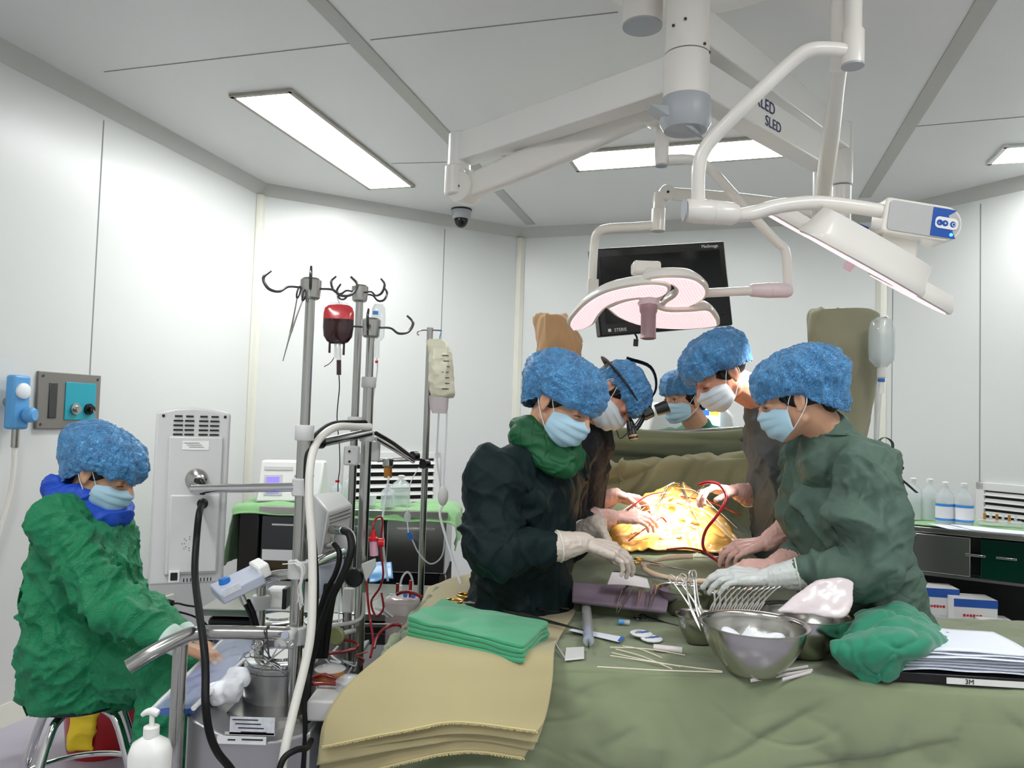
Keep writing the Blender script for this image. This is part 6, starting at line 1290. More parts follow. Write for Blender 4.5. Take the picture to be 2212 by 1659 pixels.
# 5 ---- surgeon at the right of the field
p = dict(hc=at(1556, 810, 2.7), fwd=(-.78, -.14, -.6), up=(-.45, -.04, .8), nb=at(1662, 868, 2.78), sl=at(1725, 925, 2.6), sr=at(1655, 905, 2.98), el=at(1748, 1120, 2.52), wl=at(1655, 1172, 2.48), er=at(1672, 1085, 2.95), wr=at(1592, 1062, 2.8), pv=at(1735, 1310, 2.9),
         cap=(.108, .128, .088), capo=(0, -.012, .062), hem=(.04, -.02), seed=5, gown='gown_taupe', fold=(.022, 0), hl_=(6.5, 2.6), fine=.001, gw=.98, gmat=('glove_pink', 'glove_pink'), mask='mask_white', skin='skin_ruddy', hl=((-.95, .0, -.22), (-.1, .4, -1), (.35, .6, .4)), hr=((-.95, -.12, .12), (-.2, -.2, -1), (.5, .7, .5), 1.05), neck=.06)
p.update(stand(p['pv'], (-1, 0, 0), flatla(p))); make_person('tall person in a grey gown bending down over the field from the right', p)
o = MB().tube([at(1520, 1050, 2.74), at(1498, 1068, 2.78), at(1476, 1092, 2.82)], [.003, .0028, .0015], 8, 2).build('suction_wand', 'steel'); tag(o, 'thin steel suction wand held in the raised gloved hand', 'surgical instrument')
# 6 ---- assistant in front at the right
p = dict(hc=at(1722, 862, 2.2), fwd=(-.84, .4, -.3), up=(-.28, .08, .95), nb=at(1798, 948, 2.22), sl=at(1872, 1018, 2.1), sr=at(1742, 1010, 2.5), el=at(1888, 1222, 2.05), wl=at(1662, 1248, 2.13), er=at(1765, 1190, 2.42), wr=at(1672, 1222, 2.3), pv=at(1868, 1350, 2.32),
         cap=(.103, .135, .092), capo=(0, -.035, .052), hem=(.028, -.07), seed=6, gown='gown_sage', fold=(.025, 0), hl_=(8, 2.4), fine=.004, gw=.98, sw=1.05, gmat=('glove_white', 'glove_pink'), hl=((-.95, .12, .02), (-.05, .3, -1), (.3, .4, .3), 1.05), hr=((-.95, .02, -.08), (-.1, .3, -1), (.4, .6, .4)), nape=True, neck=.056, mask='mask_blue')
p.update(stand(p['pv'], (-.85, .5, 0), flatla(p))); n6_, H6, b6_, g6 = make_person('person in a grey green gown seen from behind, nearest on the right', p)
for pts, w_ in (([(1905, 995), (1896, 960), (1910, 945), (1928, 958), (1922, 990), (1908, 1000)], .009), ([(1908, 1000), (1935, 1020), (1950, 1010), (1930, 1000), (1908, 1000)], .009), ([(1910, 1000), (1935, 1025), (1962, 1048), (1980, 1064)], .011), ([(1908, 1002), (1940, 1070), (1962, 1130), (1975, 1160)], .012), ([(1908, 1000), (1930, 1080), (1955, 1150), (1978, 1162)], .01)):
    ribbon(g6, [at(x, y, 2.16) for x, y in pts], w_, 'gown_sage')
cr = MB(); c = H6(0, -.0, -.0); nb = p['nb']; cr.chain([nb + V((.0, .06, .02)), nb + V((.06, .05, .01)), nb + V((.1, .0, -.02)), nb + V((.085, -.05, -.03))], [.018, .022, .022, .016]); sculpt('scrub_collar', cr, 'scrub_green', n6_, voxel=.005, it=4)
# ---- things that use the instrument builders
lay(hemostat('tubing_clamp', .2, 'dark_steel', 'steel', .4), at(655, 620, 1.94), at(612, 776, 1.94), 'long steel tubing clamp hanging by its rings from the front pole crown')
for k, (x0, y0, x1, y1) in enumerate(((545, 1408, 600, 1440), (560, 1400, 612, 1448), (610, 1395, 570, 1442))):
    lay(hemostat('hemostat', .12, 'chrome', 'dark_steel', .6), at(x0, y0, 1.9), at(x1, y1, 1.87), ('clamp lying open on the front pump lid, leftmost', 'clamp crossing the others on the front pump lid', 'clamp pointing back over the front pump lid')[k], roll=.6 + k)
o = MB().tube([at(582, 1352, 1.9), at(576, 1360, 1.88), at(579, 1400, 1.88), at(582, 1428, 1.88)], .0022, 8, 6).build('wire_hook', 'dark_steel'); tag(o, 'thin wire hook hanging from the handrail', 'hook')
bpy.context.view_layer.update()
# ---- clear bag
ib = thing('infusion_bag', 'small clear infusion bag hanging from the middle pole', 'infusion bag', at(817, 740, 2.55)); c = at(817, 695, 2.55)
MB().rings([superr(c + V((0, 0, z)), w_, t) for z, w_, t in ((-.065, .012, .004), (-.05, .022, .01), (0, .024, .012), (.045, .022, .006), (.06, .014, .002))]).build('bag', 'bag_clear', ib, ang=60); MB().box(c + V((-.008, -.012, .028)), (.018, .002, .012)).build('blue_label', 'label_blue', ib)
MB().cyl(c + V((0, 0, -.065)), c + V((0, 0, -.12)), .008).build('drip_chamber', 'bag_clear', ib); MB().cyl(c + V((0, 0, -.13)), c + V((0, 0, -.138)), .005).build('red_clip', 'red_plastic', ib); MB().tube([c + V((0, 0, -.12)), at(815, 800, 2.56), at(806, 860, 2.56), at(798, 930, 2.56)], .0025, 8, 4).build('drip_line', 'clear_tube', ib)
# ---- drip stand with cream bag
ds = thing('drip_stand', 'slim steel drip stand with a hook, left of the dark green gown', 'drip stand', V((at(925, 710, 2.95).x, 2.95, 0))); a = at(929, 708, 2.95)
MB().cyl(a, (a.x, a.y, .1), .0125, seg=18).build('pole', 'steel_brushed', ds); MB().tube([at(954, 714, 2.95), at(930, 713, 2.95), at(908, 714, 2.95), at(901, 720, 2.95), at(905, 724, 2.95)], .003, 8, 4).build('hook', 'steel', ds)
for k in range(5): q = 2 * math.pi * k / 5; MB().tube([V((a.x, a.y, .1)), V((a.x + .24 * math.cos(q), a.y + .24 * math.sin(q), .05))], .012, 10).build('leg', 'steel', ds); MB().ell(V((a.x + .24 * math.cos(q), a.y + .24 * math.sin(q), .03)), .03).build('castor', 'black', ds)
cb_ = thing('infusion_bag', 'cream coloured infusion bag with printing, hanging on the slim drip stand', 'infusion bag', at(953, 895, 2.93)); c = at(953, 805, 2.93)
k_ = 2.93 / 1660
mb = MB(); mb.rings([superr(at(x, y, 2.93), w_ * k_, t) for x, y, w_, t in ((950, 893, 16, .01), (948, 880, 20, .02), (948, 855, 22, .024))]); mb.build('lower_pouch', 'shell_clear' if 'shell_clear' in MATS else 'shell', cb_, ang=60)
mb = MB(); mb.rings([superr(at(x, y, 2.93), w_ * k_, t) for x, y, w_, t in ((957, 858, 22, .02), (955, 845, 27, .03), (953, 800, 25, .034), (952, 765, 23, .028), (944, 742, 20, .014), (940, 734, 14, .004))])
sculpt('pressure_bag', mb, 'bag_cream', cb_, voxel=.004, it=3, disp=lambda co, no: .004 * ridge(co * 22, 7, 2))
for k in range(7): MB().box(at(962 + (k % 3) * 2, 768 + k * 12, 2.895), (.026 - .004 * (k % 3), .001, .003)).build('printed_line', 'ink', cb_)
MB().tube([at(954, 714, 2.95), at(951, 724, 2.94), at(948, 736, 2.93)], .002, 6, 3).build('hanger', 'label_blue', cb_)
MB().tube([at(948, 893, 2.93), at(946, 930, 2.93), at(944, 990, 2.92), at(952, 1050, 2.9)], .0035, 8, 5).build('drip_line', 'clear_tube', cb_); MB().ell(at(957, 1072, 2.9), (.02, .02, .036)).build('squeeze_bulb', 'white_plastic', cb_)
MB().tube([at(966, 860, 2.93), at(964, 930, 2.93), at(960, 1000, 2.92), at(957, 1055, 2.9)], .004, 8, 5).build('drip_line', 'loop_white', cb_); MB().tube([at(957, 1090, 2.9), at(950, 1110, 2.88), at(960, 1150, 2.85), at(972, 1190, 2.8), at(985, 1230, 2.75), at(996, 1262, 2.7)], .0048, 8, 5).build('drip_line', 'loop_white', cb_)
dc = thing('drip_line', 'thin clear drip line with small chamber and blue valve before the back cabinet', 'drip line', at(885, 1170, 2.8)); MB().tube([at(905, 1010, 2.9), at(888, 1040, 2.86), at(881, 1080, 2.84), at(880, 1105, 2.82)], .002, 6, 5).build('line', 'loop_white', dc); MB().ell(at(880, 1117, 2.82), (.013, .013, .02)).build('chamber', 'bag_clear', dc)
MB().tube([at(880, 1128, 2.82), at(882, 1150, 2.82)], .002, 6).build('line', 'loop_white', dc); MB().cyl(at(882, 1150, 2.82), at(890, 1165, 2.82), .008).build('valve', 'blue_cap', dc); MB().tube([at(890, 1165, 2.82), at(905, 1195, 2.82), at(930, 1218, 2.83), at(955, 1200, 2.85), at(962, 1150, 2.87)], .003, 8, 6).build('line', 'clear_tube', dc)
# ---- sensors, knobs, reservoir, tubing
sb = thing('clamp_knob', 'large round black clamp knob on a pale bracket', 'knob', at(767, 1262, 2.1)); MB().lathe([(.024, 0), (.026, .004), (.026, .018), (.022, .024), (.001, .025)], at(767, 1246, 2.12), V((0, -1, .05))).build('knob', 'black', sb); MB().rings([[at(780, 1218, 2.15), at(812, 1205, 2.2), at(812, 1225, 2.2), at(790, 1258, 2.15)], [at(780, 1218, 2.25), at(812, 1205, 2.28), at(812, 1225, 2.28), at(790, 1258, 2.25)]]).build('bracket', 'machine_grey', sb, .004)
ok = thing('clamp_knob', 'round olive coloured clamp knob in front of the rear pump', 'knob', at(728, 1388, 2.1)); MB().lathe([(.022, 0), (.024, .004), (.024, .016), (.02, .02), (.001, .021)], at(728, 1372, 2.12), V((-.1, -1, .05))).build('knob', 'olive_knob', ok); MB().cyl(at(728, 1372, 2.12), at(765, 1362, 2.25), .007).build('shaft', 'machine_grey', ok)
MB().tube([at(715, 1352, 2.2), at(760, 1345, 2.25), at(782, 1330, 2.27), at(786, 1280, 2.27)], .006, 10, 4).build('arm', 'machine_grey', ok)
wb = tag(MB().box(at(752, 1296, 2.3), (.03, .03, .07)).build('sensor_block', 'white_plastic', None, .004), 'upright white sensor block clamped between the poles', 'sensor'); MB().tube([at(752, 1322, 2.3), at(752, 1440, 2.3)], .011, 12).build('stem', 'steel_brushed', wb)
rd = thing('pressure_dome', 'red capped pink filter cup with a red line clipped on the rear pole', 'filter', at(808, 1205, 2.2)); MB().cyl(at(807, 1165, 2.2), at(808, 1200, 2.2), .012).build('cup', 'pink_clear', rd); MB().lathe([(.014, 0), (.015, .008), (.009, .012), (.006, .03), (.001, .031)], at(806, 1168, 2.2)).build('cap', 'red_plastic', rd); MB().cyl(at(818, 1172, 2.2), at(830, 1172, 2.2), .012).build('side_cap', 'red_plastic', rd)
def rt(lab, pts, r=.0032, mat='red_tube', name='blood_line', n=7): return tubing(name, lab, 'blood line', [at(*p) for p in pts], r, mat, n)
rt('red line looping up from the red filter cap', [(806, 1158, 2.2), (806, 1135, 2.2), (815, 1118, 2.22), (826, 1122, 2.24), (824, 1160, 2.25), (824, 1200, 2.25), (828, 1240, 2.27), (820, 1270, 2.3), (802, 1300, 2.3), (812, 1330, 2.3), (828, 1315, 2.3), (824, 1280, 2.3)])
rt('red line dropping along the rear pole', [(792, 1240, 2.2), (794, 1290, 2.2), (800, 1340, 2.2), (806, 1385, 2.15), (800, 1420, 2.1)], .0035)
rt('dark red line arching out of the reservoir top', [(858, 1284, 2.3), (870, 1279, 2.28), (890, 1280, 2.26), (912, 1290, 2.24)], .005, 'blood')
rt('dark red line bowing low in front of the reservoir', [(808, 1400, 2.1), (815, 1375, 2.12), (835, 1355, 2.14), (862, 1350, 2.16), (885, 1372, 2.12)], .0045, 'blood')
rt('upper dark red line crossing behind the orange filter', [(672, 1418, 2.05), (705, 1412, 2.1), (740, 1408, 2.12), (768, 1402, 2.14)], .0048, 'blood')
rt('dark red line running out of the orange filter', [(672, 1466, 1.98), (700, 1458, 1.98), (712, 1462, 1.98), (742, 1470, 1.97)], .0052, 'blood')
rt('lowest dark red line beneath the orange filter', [(665, 1478, 1.95), (700, 1476, 1.95), (738, 1478, 1.95)], .0052, 'blood')
rt('dark red loop behind the olive knob', [(735, 1382, 2.2), (765, 1386, 2.2), (772, 1398, 2.18), (752, 1405, 2.16)], .0045, 'blood')
rt('clear line with cream clip arching above the reservoir', [(862, 1285, 2.4), (868, 1250, 2.42), (880, 1236, 2.44), (890, 1250, 2.44), (893, 1285, 2.42)], .0035, 'clear_tube', 'infusion_line')
rt('pale line hanging beside the sensor block', [(732, 1262, 2.3), (731, 1300, 2.3), (732, 1345, 2.3)], .002, 'loop_white', 'infusion_line')
rt('blue tinged clear line falling past the filter cup', [(840, 1030, 2.5), (832, 1080, 2.45), (826, 1130, 2.4), (830, 1200, 2.4), (838, 1255, 2.4)], .004, 'clear_tube', 'infusion_line')
rs = thing('reservoir', 'clear hard shell blood reservoir with blue ports behind the mint towel', 'reservoir', at(868, 1400, 2.38)); a = at(868, 1300, 2.38)
MB().rings([superr(V((a.x, a.y, a.z + z)), w_, t) for z, w_, t in ((-.16, .03, .03), (-.15, .045, .04), (-.02, .05, .045), (0, .055, .05), (.005, .055, .05))]).build('shell', 'shell', rs, ang=50); MB().rings([superr(V((a.x, a.y, a.z + z)), w_, t) for z, w_, t in ((-.158, .028, .028), (-.148, .042, .038), (-.09, .044, .04))]).build('blood', 'blood', rs, ang=50)
MB().rings([superr(V((a.x, a.y, a.z + z)), w_, t) for z, w_, t in ((.005, .055, .05), (.015, .05, .046), (.018, .04, .036))]).build('lid', 'shell', rs, ang=50)
for x, y, m_, h in ((858, 1282, 'blood', .03), (876, 1286, 'blue_cap', .008), (893, 1288, 'blue_cap', .008), (866, 1286, 'white_plastic', .03), (886, 1290, 'red_tube', .05)):
    q = at(x, y, 2.33); MB().cyl(q, q + V((0, -.004 if m_ == 'blue_cap' else 0, h if m_ != 'blue_cap' else .001)), .007 if m_ == 'blue_cap' else .005, seg=12).build('port', m_, rs)
MB().cyl((a.x, a.y, a.z - .16), (a.x, a.y, .68), .015).build('holder_post', 'steel', rs)
of = thing('filter_spool', 'orange brown spool filter lying on the console beside the front pole', 'filter', at(712, 1480, 2.0)); MB().lathe([(.034, 0), (.036, .004), (.036, .03), (.03, .036), (.001, .037)], at(712, 1478, 2.02)).build('spool', 'amber', of); MB().lathe([(.038, .037), (.04, .04), (.03, .045), (.001, .048)], at(712, 1478, 2.02)).build('clear_top', 'bag_clear', of)
cf = thing('clear_filter', 'grey clear plastic filter housing at the edge of the beige cloth', 'filter', at(755, 1505, 1.94)); MB().lathe([(.03, 0), (.036, .01), (.036, .035), (.022, .045), (.001, .046)], at(755, 1500, 1.96)).build('housing', 'bag_clear', cf); MB().cyl(at(755, 1500, 1.97), at(755, 1478, 1.97), .018).build('core', 'machine_blue_grey', cf)
gf = thing('gas_filter', 'small steel regulator with amber bowl clamped near the back cabinet', 'regulator', at(838, 1040, 2.6)); MB().cyl(at(838, 990, 2.6), at(838, 1008, 2.6), .018).build('head', 'steel', gf, .003); MB().cyl(at(838, 1008, 2.6), at(838, 1032, 2.6), .014).build('bowl', 'amber', gf, .003); MB().cyl(at(815, 994, 2.6), at(888, 992, 2.62), .007).build('pipe', 'steel', gf)
rod = tag(MB().cyl(at(788, 1348, 2.2), at(882, 1349, 2.24), .003).build('thin_rod', 'steel'), 'thin horizontal steel rod between rear pole and reservoir', 'rod')
bs = tag(MB().grid(dispg(patch([[at(797, 1215, 2.7), at(845, 1210, 2.7)], [at(797, 1255, 2.6), at(850, 1250, 2.6)]], 16, 16), lambda P: .01 * vn(P * 20, 1)), .003).build('blue_wrap', 'turq_wrap' if 'turq_wrap' in MATS else 'light_blue', ang=180), 'light blue wrap lying behind the filter cup', 'wrap')
rg = random.Random(21)
for k in range(12):
    x = rg.uniform(668, 850); y = rg.uniform(1400, 1470) if x < 780 else rg.uniform(1290, 1400); Y = 2.2 - (y - 1400) * .002; pts = [(x, y, Y)]
    for j in range(3): x += rg.uniform(-28, 30); y += rg.uniform(-22, 18); pts.append((x, y, Y + .01 * j))
    mt_ = rg.choice(['clear_tube', 'loop_white', 'red_tube', 'clear_tube']); o = rt({'clear_tube': 'thin clear', 'loop_white': 'thin white', 'red_tube': 'thin red'}[mt_] + ' line in the tangle ' + ('over the orange filter' if pts[0][0] < 730 else 'by the rear pole' if pts[0][0] < 800 else 'before the reservoir'), pts, rg.choice([.0018, .0025, .003]), mt_, 'fluid_line'); o['group'] = 'lines tangled over the heart lung machine'
# ---- stool, bucket, dispenser
mk('stool_black', (28, 28, 30), .5)
st = thing('stool', 'chrome legged round stool under the seated person', 'stool', V((at(172, 1490, 2.48).x, 2.48, 0))); c = at(178, 1492, 2.48); MB().lathe([(.13, -.035), (.14, -.03), (.14, -.008), (.12, 0), (.001, 0)], c, seg=36).build('seat', 'stool_black', st)
for k, q in enumerate((2.75, -1.62, -.35, 1.3)):
    d = V((math.cos(q), math.sin(q), 0)); MB().tube([c + d * .03 - V((0, 0, .035)), c + d * .11 - V((0, 0, .045)), c + d * .16 - V((0, 0, .09)), V((c.x, c.y, .25)) + d * .24, V((c.x, c.y, .0)) + d * .3], .0135, 14, 6).build('leg', 'chrome', st)
MB().tube([V((c.x + .21 * math.cos(q), c.y + .21 * math.sin(q), .25)) for q in np.linspace(0, 2 * math.pi, 33)], .009, 10, 1).build('foot_ring', 'chrome', st)
bk = thing('waste_bucket', 'red bucket lined with a yellow bag standing behind the stool', 'bucket', V((at(225, 1590, 3.3).x, 3.3, 0))); c = V((at(225, 1590, 3.3).x, 3.3, 0)); MB().lathe([(.13, .0), (.14, .02), (.17, .3), (.175, .3), (.175, .32), (.16, .32)], c, seg=36).build('bucket', 'red_bucket', bk)
mb = MB(); mb.lathe([(.165, .3), (.178, .32), (.185, .31), (.178, .26), (.2, .22)], c, seg=30, cap=False); rg = random.Random(3)
mb = MB(); [mb.ell(c + V((.17 * math.cos(a), .17 * math.sin(a), .28 + rg.uniform(-.02, .03))), (.04, .04, .05)) for a in np.linspace(0, 6.28, 16)]; mb.ell(c + V((-.2, -.04, .26)), (.06, .06, .09)); mb.ell(c + V((0, 0, .28)), (.16, .16, .03)); mb.box(c + V((-.01, -.155, .16)), (.1, .02, .2)); sculpt('bag', mb, 'yellow_bag', bk, voxel=.008, it=4, disp=lambda co, no: .012 * ridge(co * 12, 2, 2))
sd = thing('soap_dispenser', 'white pump bottle standing in front of the rail post at the bottom left', 'pump bottle', at(318, 1758, 1.55)); c = at(318, 1756, 1.55); zt1 = at(318, 1592, 1.55).z - c.z
MB().rings([superr(c + V((0, 0, z)), w_, w_ * .8) for z, w_ in ((0, .034), (.004, .039), (zt1 * .8, .04), (zt1 * .93, .034), (zt1, .018), (zt1 + .004, .014))]).build('bottle', 'white_plastic', sd, ang=50); MB().cyl(c + V((0, 0, zt1)), c + V((0, 0, zt1 + .022)), .015).build('collar', 'white_plastic', sd, .002); MB().cyl(c + V((0, 0, zt1 + .022)), c + V((0, 0, zt1 + .045)), .005).build('stem', 'white_plastic', sd)
MB().tube([c + V((.012, 0, zt1 + .046)), c + V((0, 0, zt1 + .05)), c + V((-.012, 0, zt1 + .048)), c + V((-.02, 0, zt1 + .042))], [.007, .008, .006, .004], 10, 4).build('pump_head', 'white_plastic', sd)
tr = thing('side_trolley', 'small steel trolley below the white pump bottle', 'trolley', V((c.x, 1.55, 0))); MB().box((c.x, 1.55, c.z - .012), (.3, .22, .02)).build('top', 'steel', tr, .004)
for sx in (-.13, .13):
    for sy_2 in (-.09, .09): MB().cyl((c.x + sx, 1.55 + sy_2, 0), (c.x + sx, 1.55 + sy_2, c.z - .02), .009).build('leg', 'steel', tr)
# ---- back cabinet
ct = thing('darkening_cart', 'black cart with a steel rim added to darken the gap before the back cabinet', 'cart', V((at(720, 1330, 3.3).x, 3.35, 0))); cx = ORG[ct].x
MB().box((cx, 3.35, .33), (.92, .5, .56)).build('body', 'black', ct, .02); MB().box((cx, 3.35, .635), (.96, .54, .03)).build('top_rim', 'steel', ct, .004)  # black cart added to darken the gap between poles and cabinet
for sx in (-.4, .4):
    for sy_3 in (3.15, 3.55): MB().cyl((cx + sx - .015, sy_3, .035), (cx + sx + .015, sy_3, .035), .035).build('castor', 'dark_plastic', ct)
for k in range(2): MB().box((cx, 3.098, .2 + k * .26), (.86, .012, .22)).build('drawer', 'dark_plastic', ct, .004)
bcab = thing('steel_cabinet', 'steel drawer cabinet against the back left wall under a pale green cloth', 'cabinet', V((at(765, 1100, 4.5).x, 4.6, 0))); xa, xb = at(560, 1100, 4.35).x, at(968, 1100, 4.35).x; zt2 = .9
MB().box(((xa + xb) / 2, 4.6, zt2 - .02), (xb - xa, .5, .04)).build('worktop', 'steel', bcab, .004); wd = (xb - xa) / 3
MB().box((xa - .065, 4.6, .49), (.12, .44, .78)).build('dark_fill_box', 'black', bcab, .01); MB().box(((xa + xb) / 2, 4.62, zt2 - .2), (xb - xa - .02, .44, .32)).build('drawer_case', 'smoke_steel', bcab)  # black box added to darken the space under the cloth, left of the drawers
for k in range(3):
    x = xa + wd * (k + .5); o = MB().box((x, 4.385, zt2 - .2), (wd - .02, .03, .3)).build('drawer', 'smoke_steel' if k < 1 else 'steel_brushed', bcab, .006); MB().box((x, 4.365, zt2 - .1), (wd * .6, .01, .012)).build('handle', 'chrome', o, .002)
    if k == 0: MB().box((x - .03, 4.362, zt2 - .27), (wd * .7, .002, .06)).build('paper_label', 'white_ink', o)
for x in (xa + .02, xb - .02):
    for y in (4.38, 4.82): MB().box((x, y, .27), (.035, .035, .54)).build('leg', 'steel', bcab)
MB().box(((xa + xb) / 2, 4.6, .2), (xb - xa - .04, .44, .02)).build('lower_shelf', 'smoke_steel', bcab); MB().box(((xa + xb) / 2, 4.83, .4), (xb - xa - .04, .01, .5)).build('shade_panel', 'black', bcab)  # black sheet stands in for the shade in the open space below the drawers
z = zt2 + .006; rows = [[V((x, y, zz)) for x, zz in ((xa - .2, .56), (xa - .19, .7), (xa - .165, zt2 - .04), (xa - .1, z + .003), (xa + .5, z), (xb - .3, z), (xb + .01, z), (xb + .06, z - .12), (xb + .05, z - .2))] for y in (4.82, 4.6, 4.4)]
rows += [[V((x, 4.335, zz)) for x, zz in ((xa - .21, .54), (xa - .19, .66), (xa - .16, zt2 - .09), (xa - .08, z - .04), (xa + .5, z - .05), (xb - .3, z - .06), (xb + .01, z - .06), (xb + .07, z - .14), (xb + .06, z - .22))]]
o = MB().grid(dispg(patch(rows, 70, 110), lambda P: -.01 * ridge(P * np.array([6, 6, 3]), 14, 2)), .004).build('table_cloth', 'leaf_cloth', None, ang=180); tag(o, 'pale green cloth spread over the back steel cabinet', 'cloth')
mn = thing('analyser', 'white analyser with lilac screen on the pale green cloth', 'analyser', at(620, 1065, 4.6)); q = [at(551, 1064, 4.45), at(690, 1064, 4.55)]; fX = (q[1] - q[0]).normalized(); sl_ = V((0, .3, 1)).normalized(); bo_ = V((q[0].x, q[0].y, zt2 + .012)); ww = (q[1] - q[0]).length
MB().rings([[bo_ + fX * u + V((0, y, zz)) for y, zz in ((0, 0), (.08, .235), (.16, .235), (.25, 0))] for u in (0, ww)]).build('housing', 'white_plastic', mn, .012); Nn = fX.cross(sl_).normalized(); Nn = Nn if Nn.y < 0 else -Nn
sl_ = V((0, .08, .235)).normalized(); Nn = fX.cross(sl_).normalized(); Nn = Nn if Nn.y < 0 else -Nn
MB().box(bo_ + fX * ww * .25 + sl_ * .1 + Nn * .002, (ww * .28, .004, .12), frm(fX, sl_)).build('screen_bezel', 'machine_grey', mn); MB().box(bo_ + fX * ww * .24 + sl_ * .1 + Nn * .005, (ww * .2, .004, .095), frm(fX, sl_)).build('screen', 'lilac_screen', mn)
MB().box(bo_ + fX * ww * .3 + sl_ * .2 + Nn * .002, (ww * .45, .004, .025), frm(fX, sl_)).build('handle_recess', 'machine_grey', mn, .003)
for i in range(4):
    for j in range(4): qq = bo_ + fX * ww * (.58 + i * .09) + sl_ * (.05 + j * .035) + Nn * .003; MB().box(qq, (.016, .003, .008), frm(fX, sl_)).build('key', 'label_blue' if (i + j) % 3 == 0 else 'machine_grey', mn)
qq = bo_ + fX * ww * .68 + sl_ * .1 + Nn * .01; MB().cyl(qq, qq + Nn * .02, .012).build('dial', 'black', mn)
def bottle(lab, p, h, r, capm='white_plastic', lab_col='label_blue', group=None):
    b = thing('glass_bottle', lab, 'bottle', p, group); MB().lathe([(.001, 0), (r * .95, 0), (r, .006), (r, h * .62), (r * .85, h * .72), (r * .35, h * .84), (r * .3, h * .92)], p, seg=24).build('bottle_body', 'bottle_clear', b)
    MB().lathe([(.001, .003), (r * .9, .004), (r * .92, h * .5), (.001, h * .5)], p, seg=20).build('liquid', 'liquid_clear', b); MB().lathe([(r * .36, h * .9), (r * .38, h * .98), (r * .2, h), (.001, h)], p, seg=16).build('cap', capm, b)
    if lab_col: MB().lathe([(r * 1.01, h * .12), (r * 1.01, h * .5)], p, seg=24, cap=False).build('label', 'white_ink', b); MB().lathe([(r * 1.02, h * .44), (r * 1.02, h * .5)], p, seg=24, cap=False).build('label_band', lab_col, b); MB().lathe([(r * 1.02, h * .12), (r * 1.02, h * .17)], p, seg=24, cap=False).build('label_band', lab_col, b)
    return b
for x, y, Y, h, r, cm, l in ((728, 1062, 4.55, .13, .035, 'red_plastic', 'clear bottle with a red cap on the pale green cloth'), (866, 1066, 4.55, .17, .055, 'white_plastic', 'wide clear bottle on the pale green cloth'), (838, 1070, 4.4, .13, .04, 'white_plastic', 'clear bottle beside the wide one on the pale green cloth'), (755, 1058, 4.7, .16, .035, 'white_plastic', 'clear bottle standing behind the red capped one')):
    p = at(x, y, Y); p.z = zt2 + .014; bottle(l, p, h, r, cm, None)
o = tag(MB().box((at(700, 1060, 4.5).x, 4.5, zt2 + .03), (.1, .08, .035)).build('plastic_tray', 'light_blue', None, .006), 'low light blue tray next to the analyser', 'tray')
o = tag(MB().lathe([(.03, 0), (.035, .05), (.036, .05), (.03, .005), (.001, .005)], V((at(800, 1070, 4.45).x, 4.45, zt2 + .014))).build('medicine_cup', 'bag_clear'), 'small clear cup on the pale green cloth', 'cup')
# ---- right cabinet
aR, bR, tR, nR, _w = WALL['back_right']; rc = thing('steel_cabinet', 'steel cabinet with dark green drawer fronts at the right edge', 'cabinet', V((2.75, 4.05, 0)))
cA = at(1962, 1150, 4.15); cB = at(2330, 1185, 3.75); cA.z = cB.z = 0; cX_ = (cB - cA).normalized(); cN_ = V((cX_.y, -cX_.x, 0)); cN_ = cN_ if cN_.y < 0 else -cN_; CW = (cB - cA).length; zc2 = .93; dep = .5; M3c = frm(cX_, V((0, 0, 1)))
def cpt(u, d, z): return V((cA.x, cA.y, 0)) + cX_ * u * CW - cN_ * d + V((0, 0, z))
ORG[rc] = V((cpt(.5, .25, 0))); rc.location = ORG[rc]
MB().box(cpt(.5, dep / 2, zc2 - .015), (CW, dep, .03), M3c).build('worktop', 'steel', rc, .004)
for k, m_ in enumerate(('steel_brushed', 'dark_green_glass')):
    u = .2 if k == 0 else .72; w_ = CW * (.38 if k == 0 else .54); o = MB().box(cpt(u, .01, zc2 - .135), (w_, .03, .2), M3c).build('drawer', m_, rc, .004); o and MB().box(cpt(u + (.22 if k == 0 else -.12), -.012, zc2 - .12), (.09, .012, .012), M3c).build('handle', 'chrome', o, .003)
MB().box(cpt(.5, dep / 2 + .02, zc2 - .135), (CW - .02, dep - .05, .2), M3c).build('drawer_case', 'smoke_steel', rc); MB().box(cpt(.5, dep / 2, zc2 - .245), (CW, dep, .015), M3c).build('lower_rail', 'steel', rc)
for u in (.02, .98):
    for d in (.03, dep - .03): MB().box(cpt(u, d, .35), (.03, .03, .7), M3c).build('leg', 'steel', rc)
MB().box(cpt(.5, dep / 2, .36), (CW - .04, dep - .02, .02), M3c).build('shelf', 'smoke_steel', rc); MB().box(cpt(.5, dep - .01, .45), (CW - .04, .01, .6), M3c).build('shade_panel', 'black', rc)  # black sheet stands in for the shade inside the open shelf
o = MB().grid(dispg(patch([[cpt(u, d, zc2 + .006 + .004 * (i % 2)) for i, u in enumerate((.0, .2, .45, .7, 1.0))] for d in (.48, .3, .12, .03)], 40, 60), lambda P: .004 * vn(P * 12, 3)), .004).build('table_cloth', 'leaf_cloth', None, ang=180); tag(o, 'green cloth under the bottles on the right hand cabinet', 'cloth')
for x, y, Y, l in ((1972, 1132, 4.35, 'clear bottle at the back, nearest the grey green gown'), (2008, 1132, 4.32, 'clear bottle at the back between gown and labelled bottles'), (2041, 1142, 4.1, 'clear bottle with blue banded label, left of the labelled pair'), (2082, 1145, 4.05, 'clear bottle with blue banded label, right of the labelled pair')):
    p = at(x, y, Y); p.z = zc2 + .014; bottle(l, p, .23, .045, 'white_plastic', 'label_blue' if y > 1135 else None)
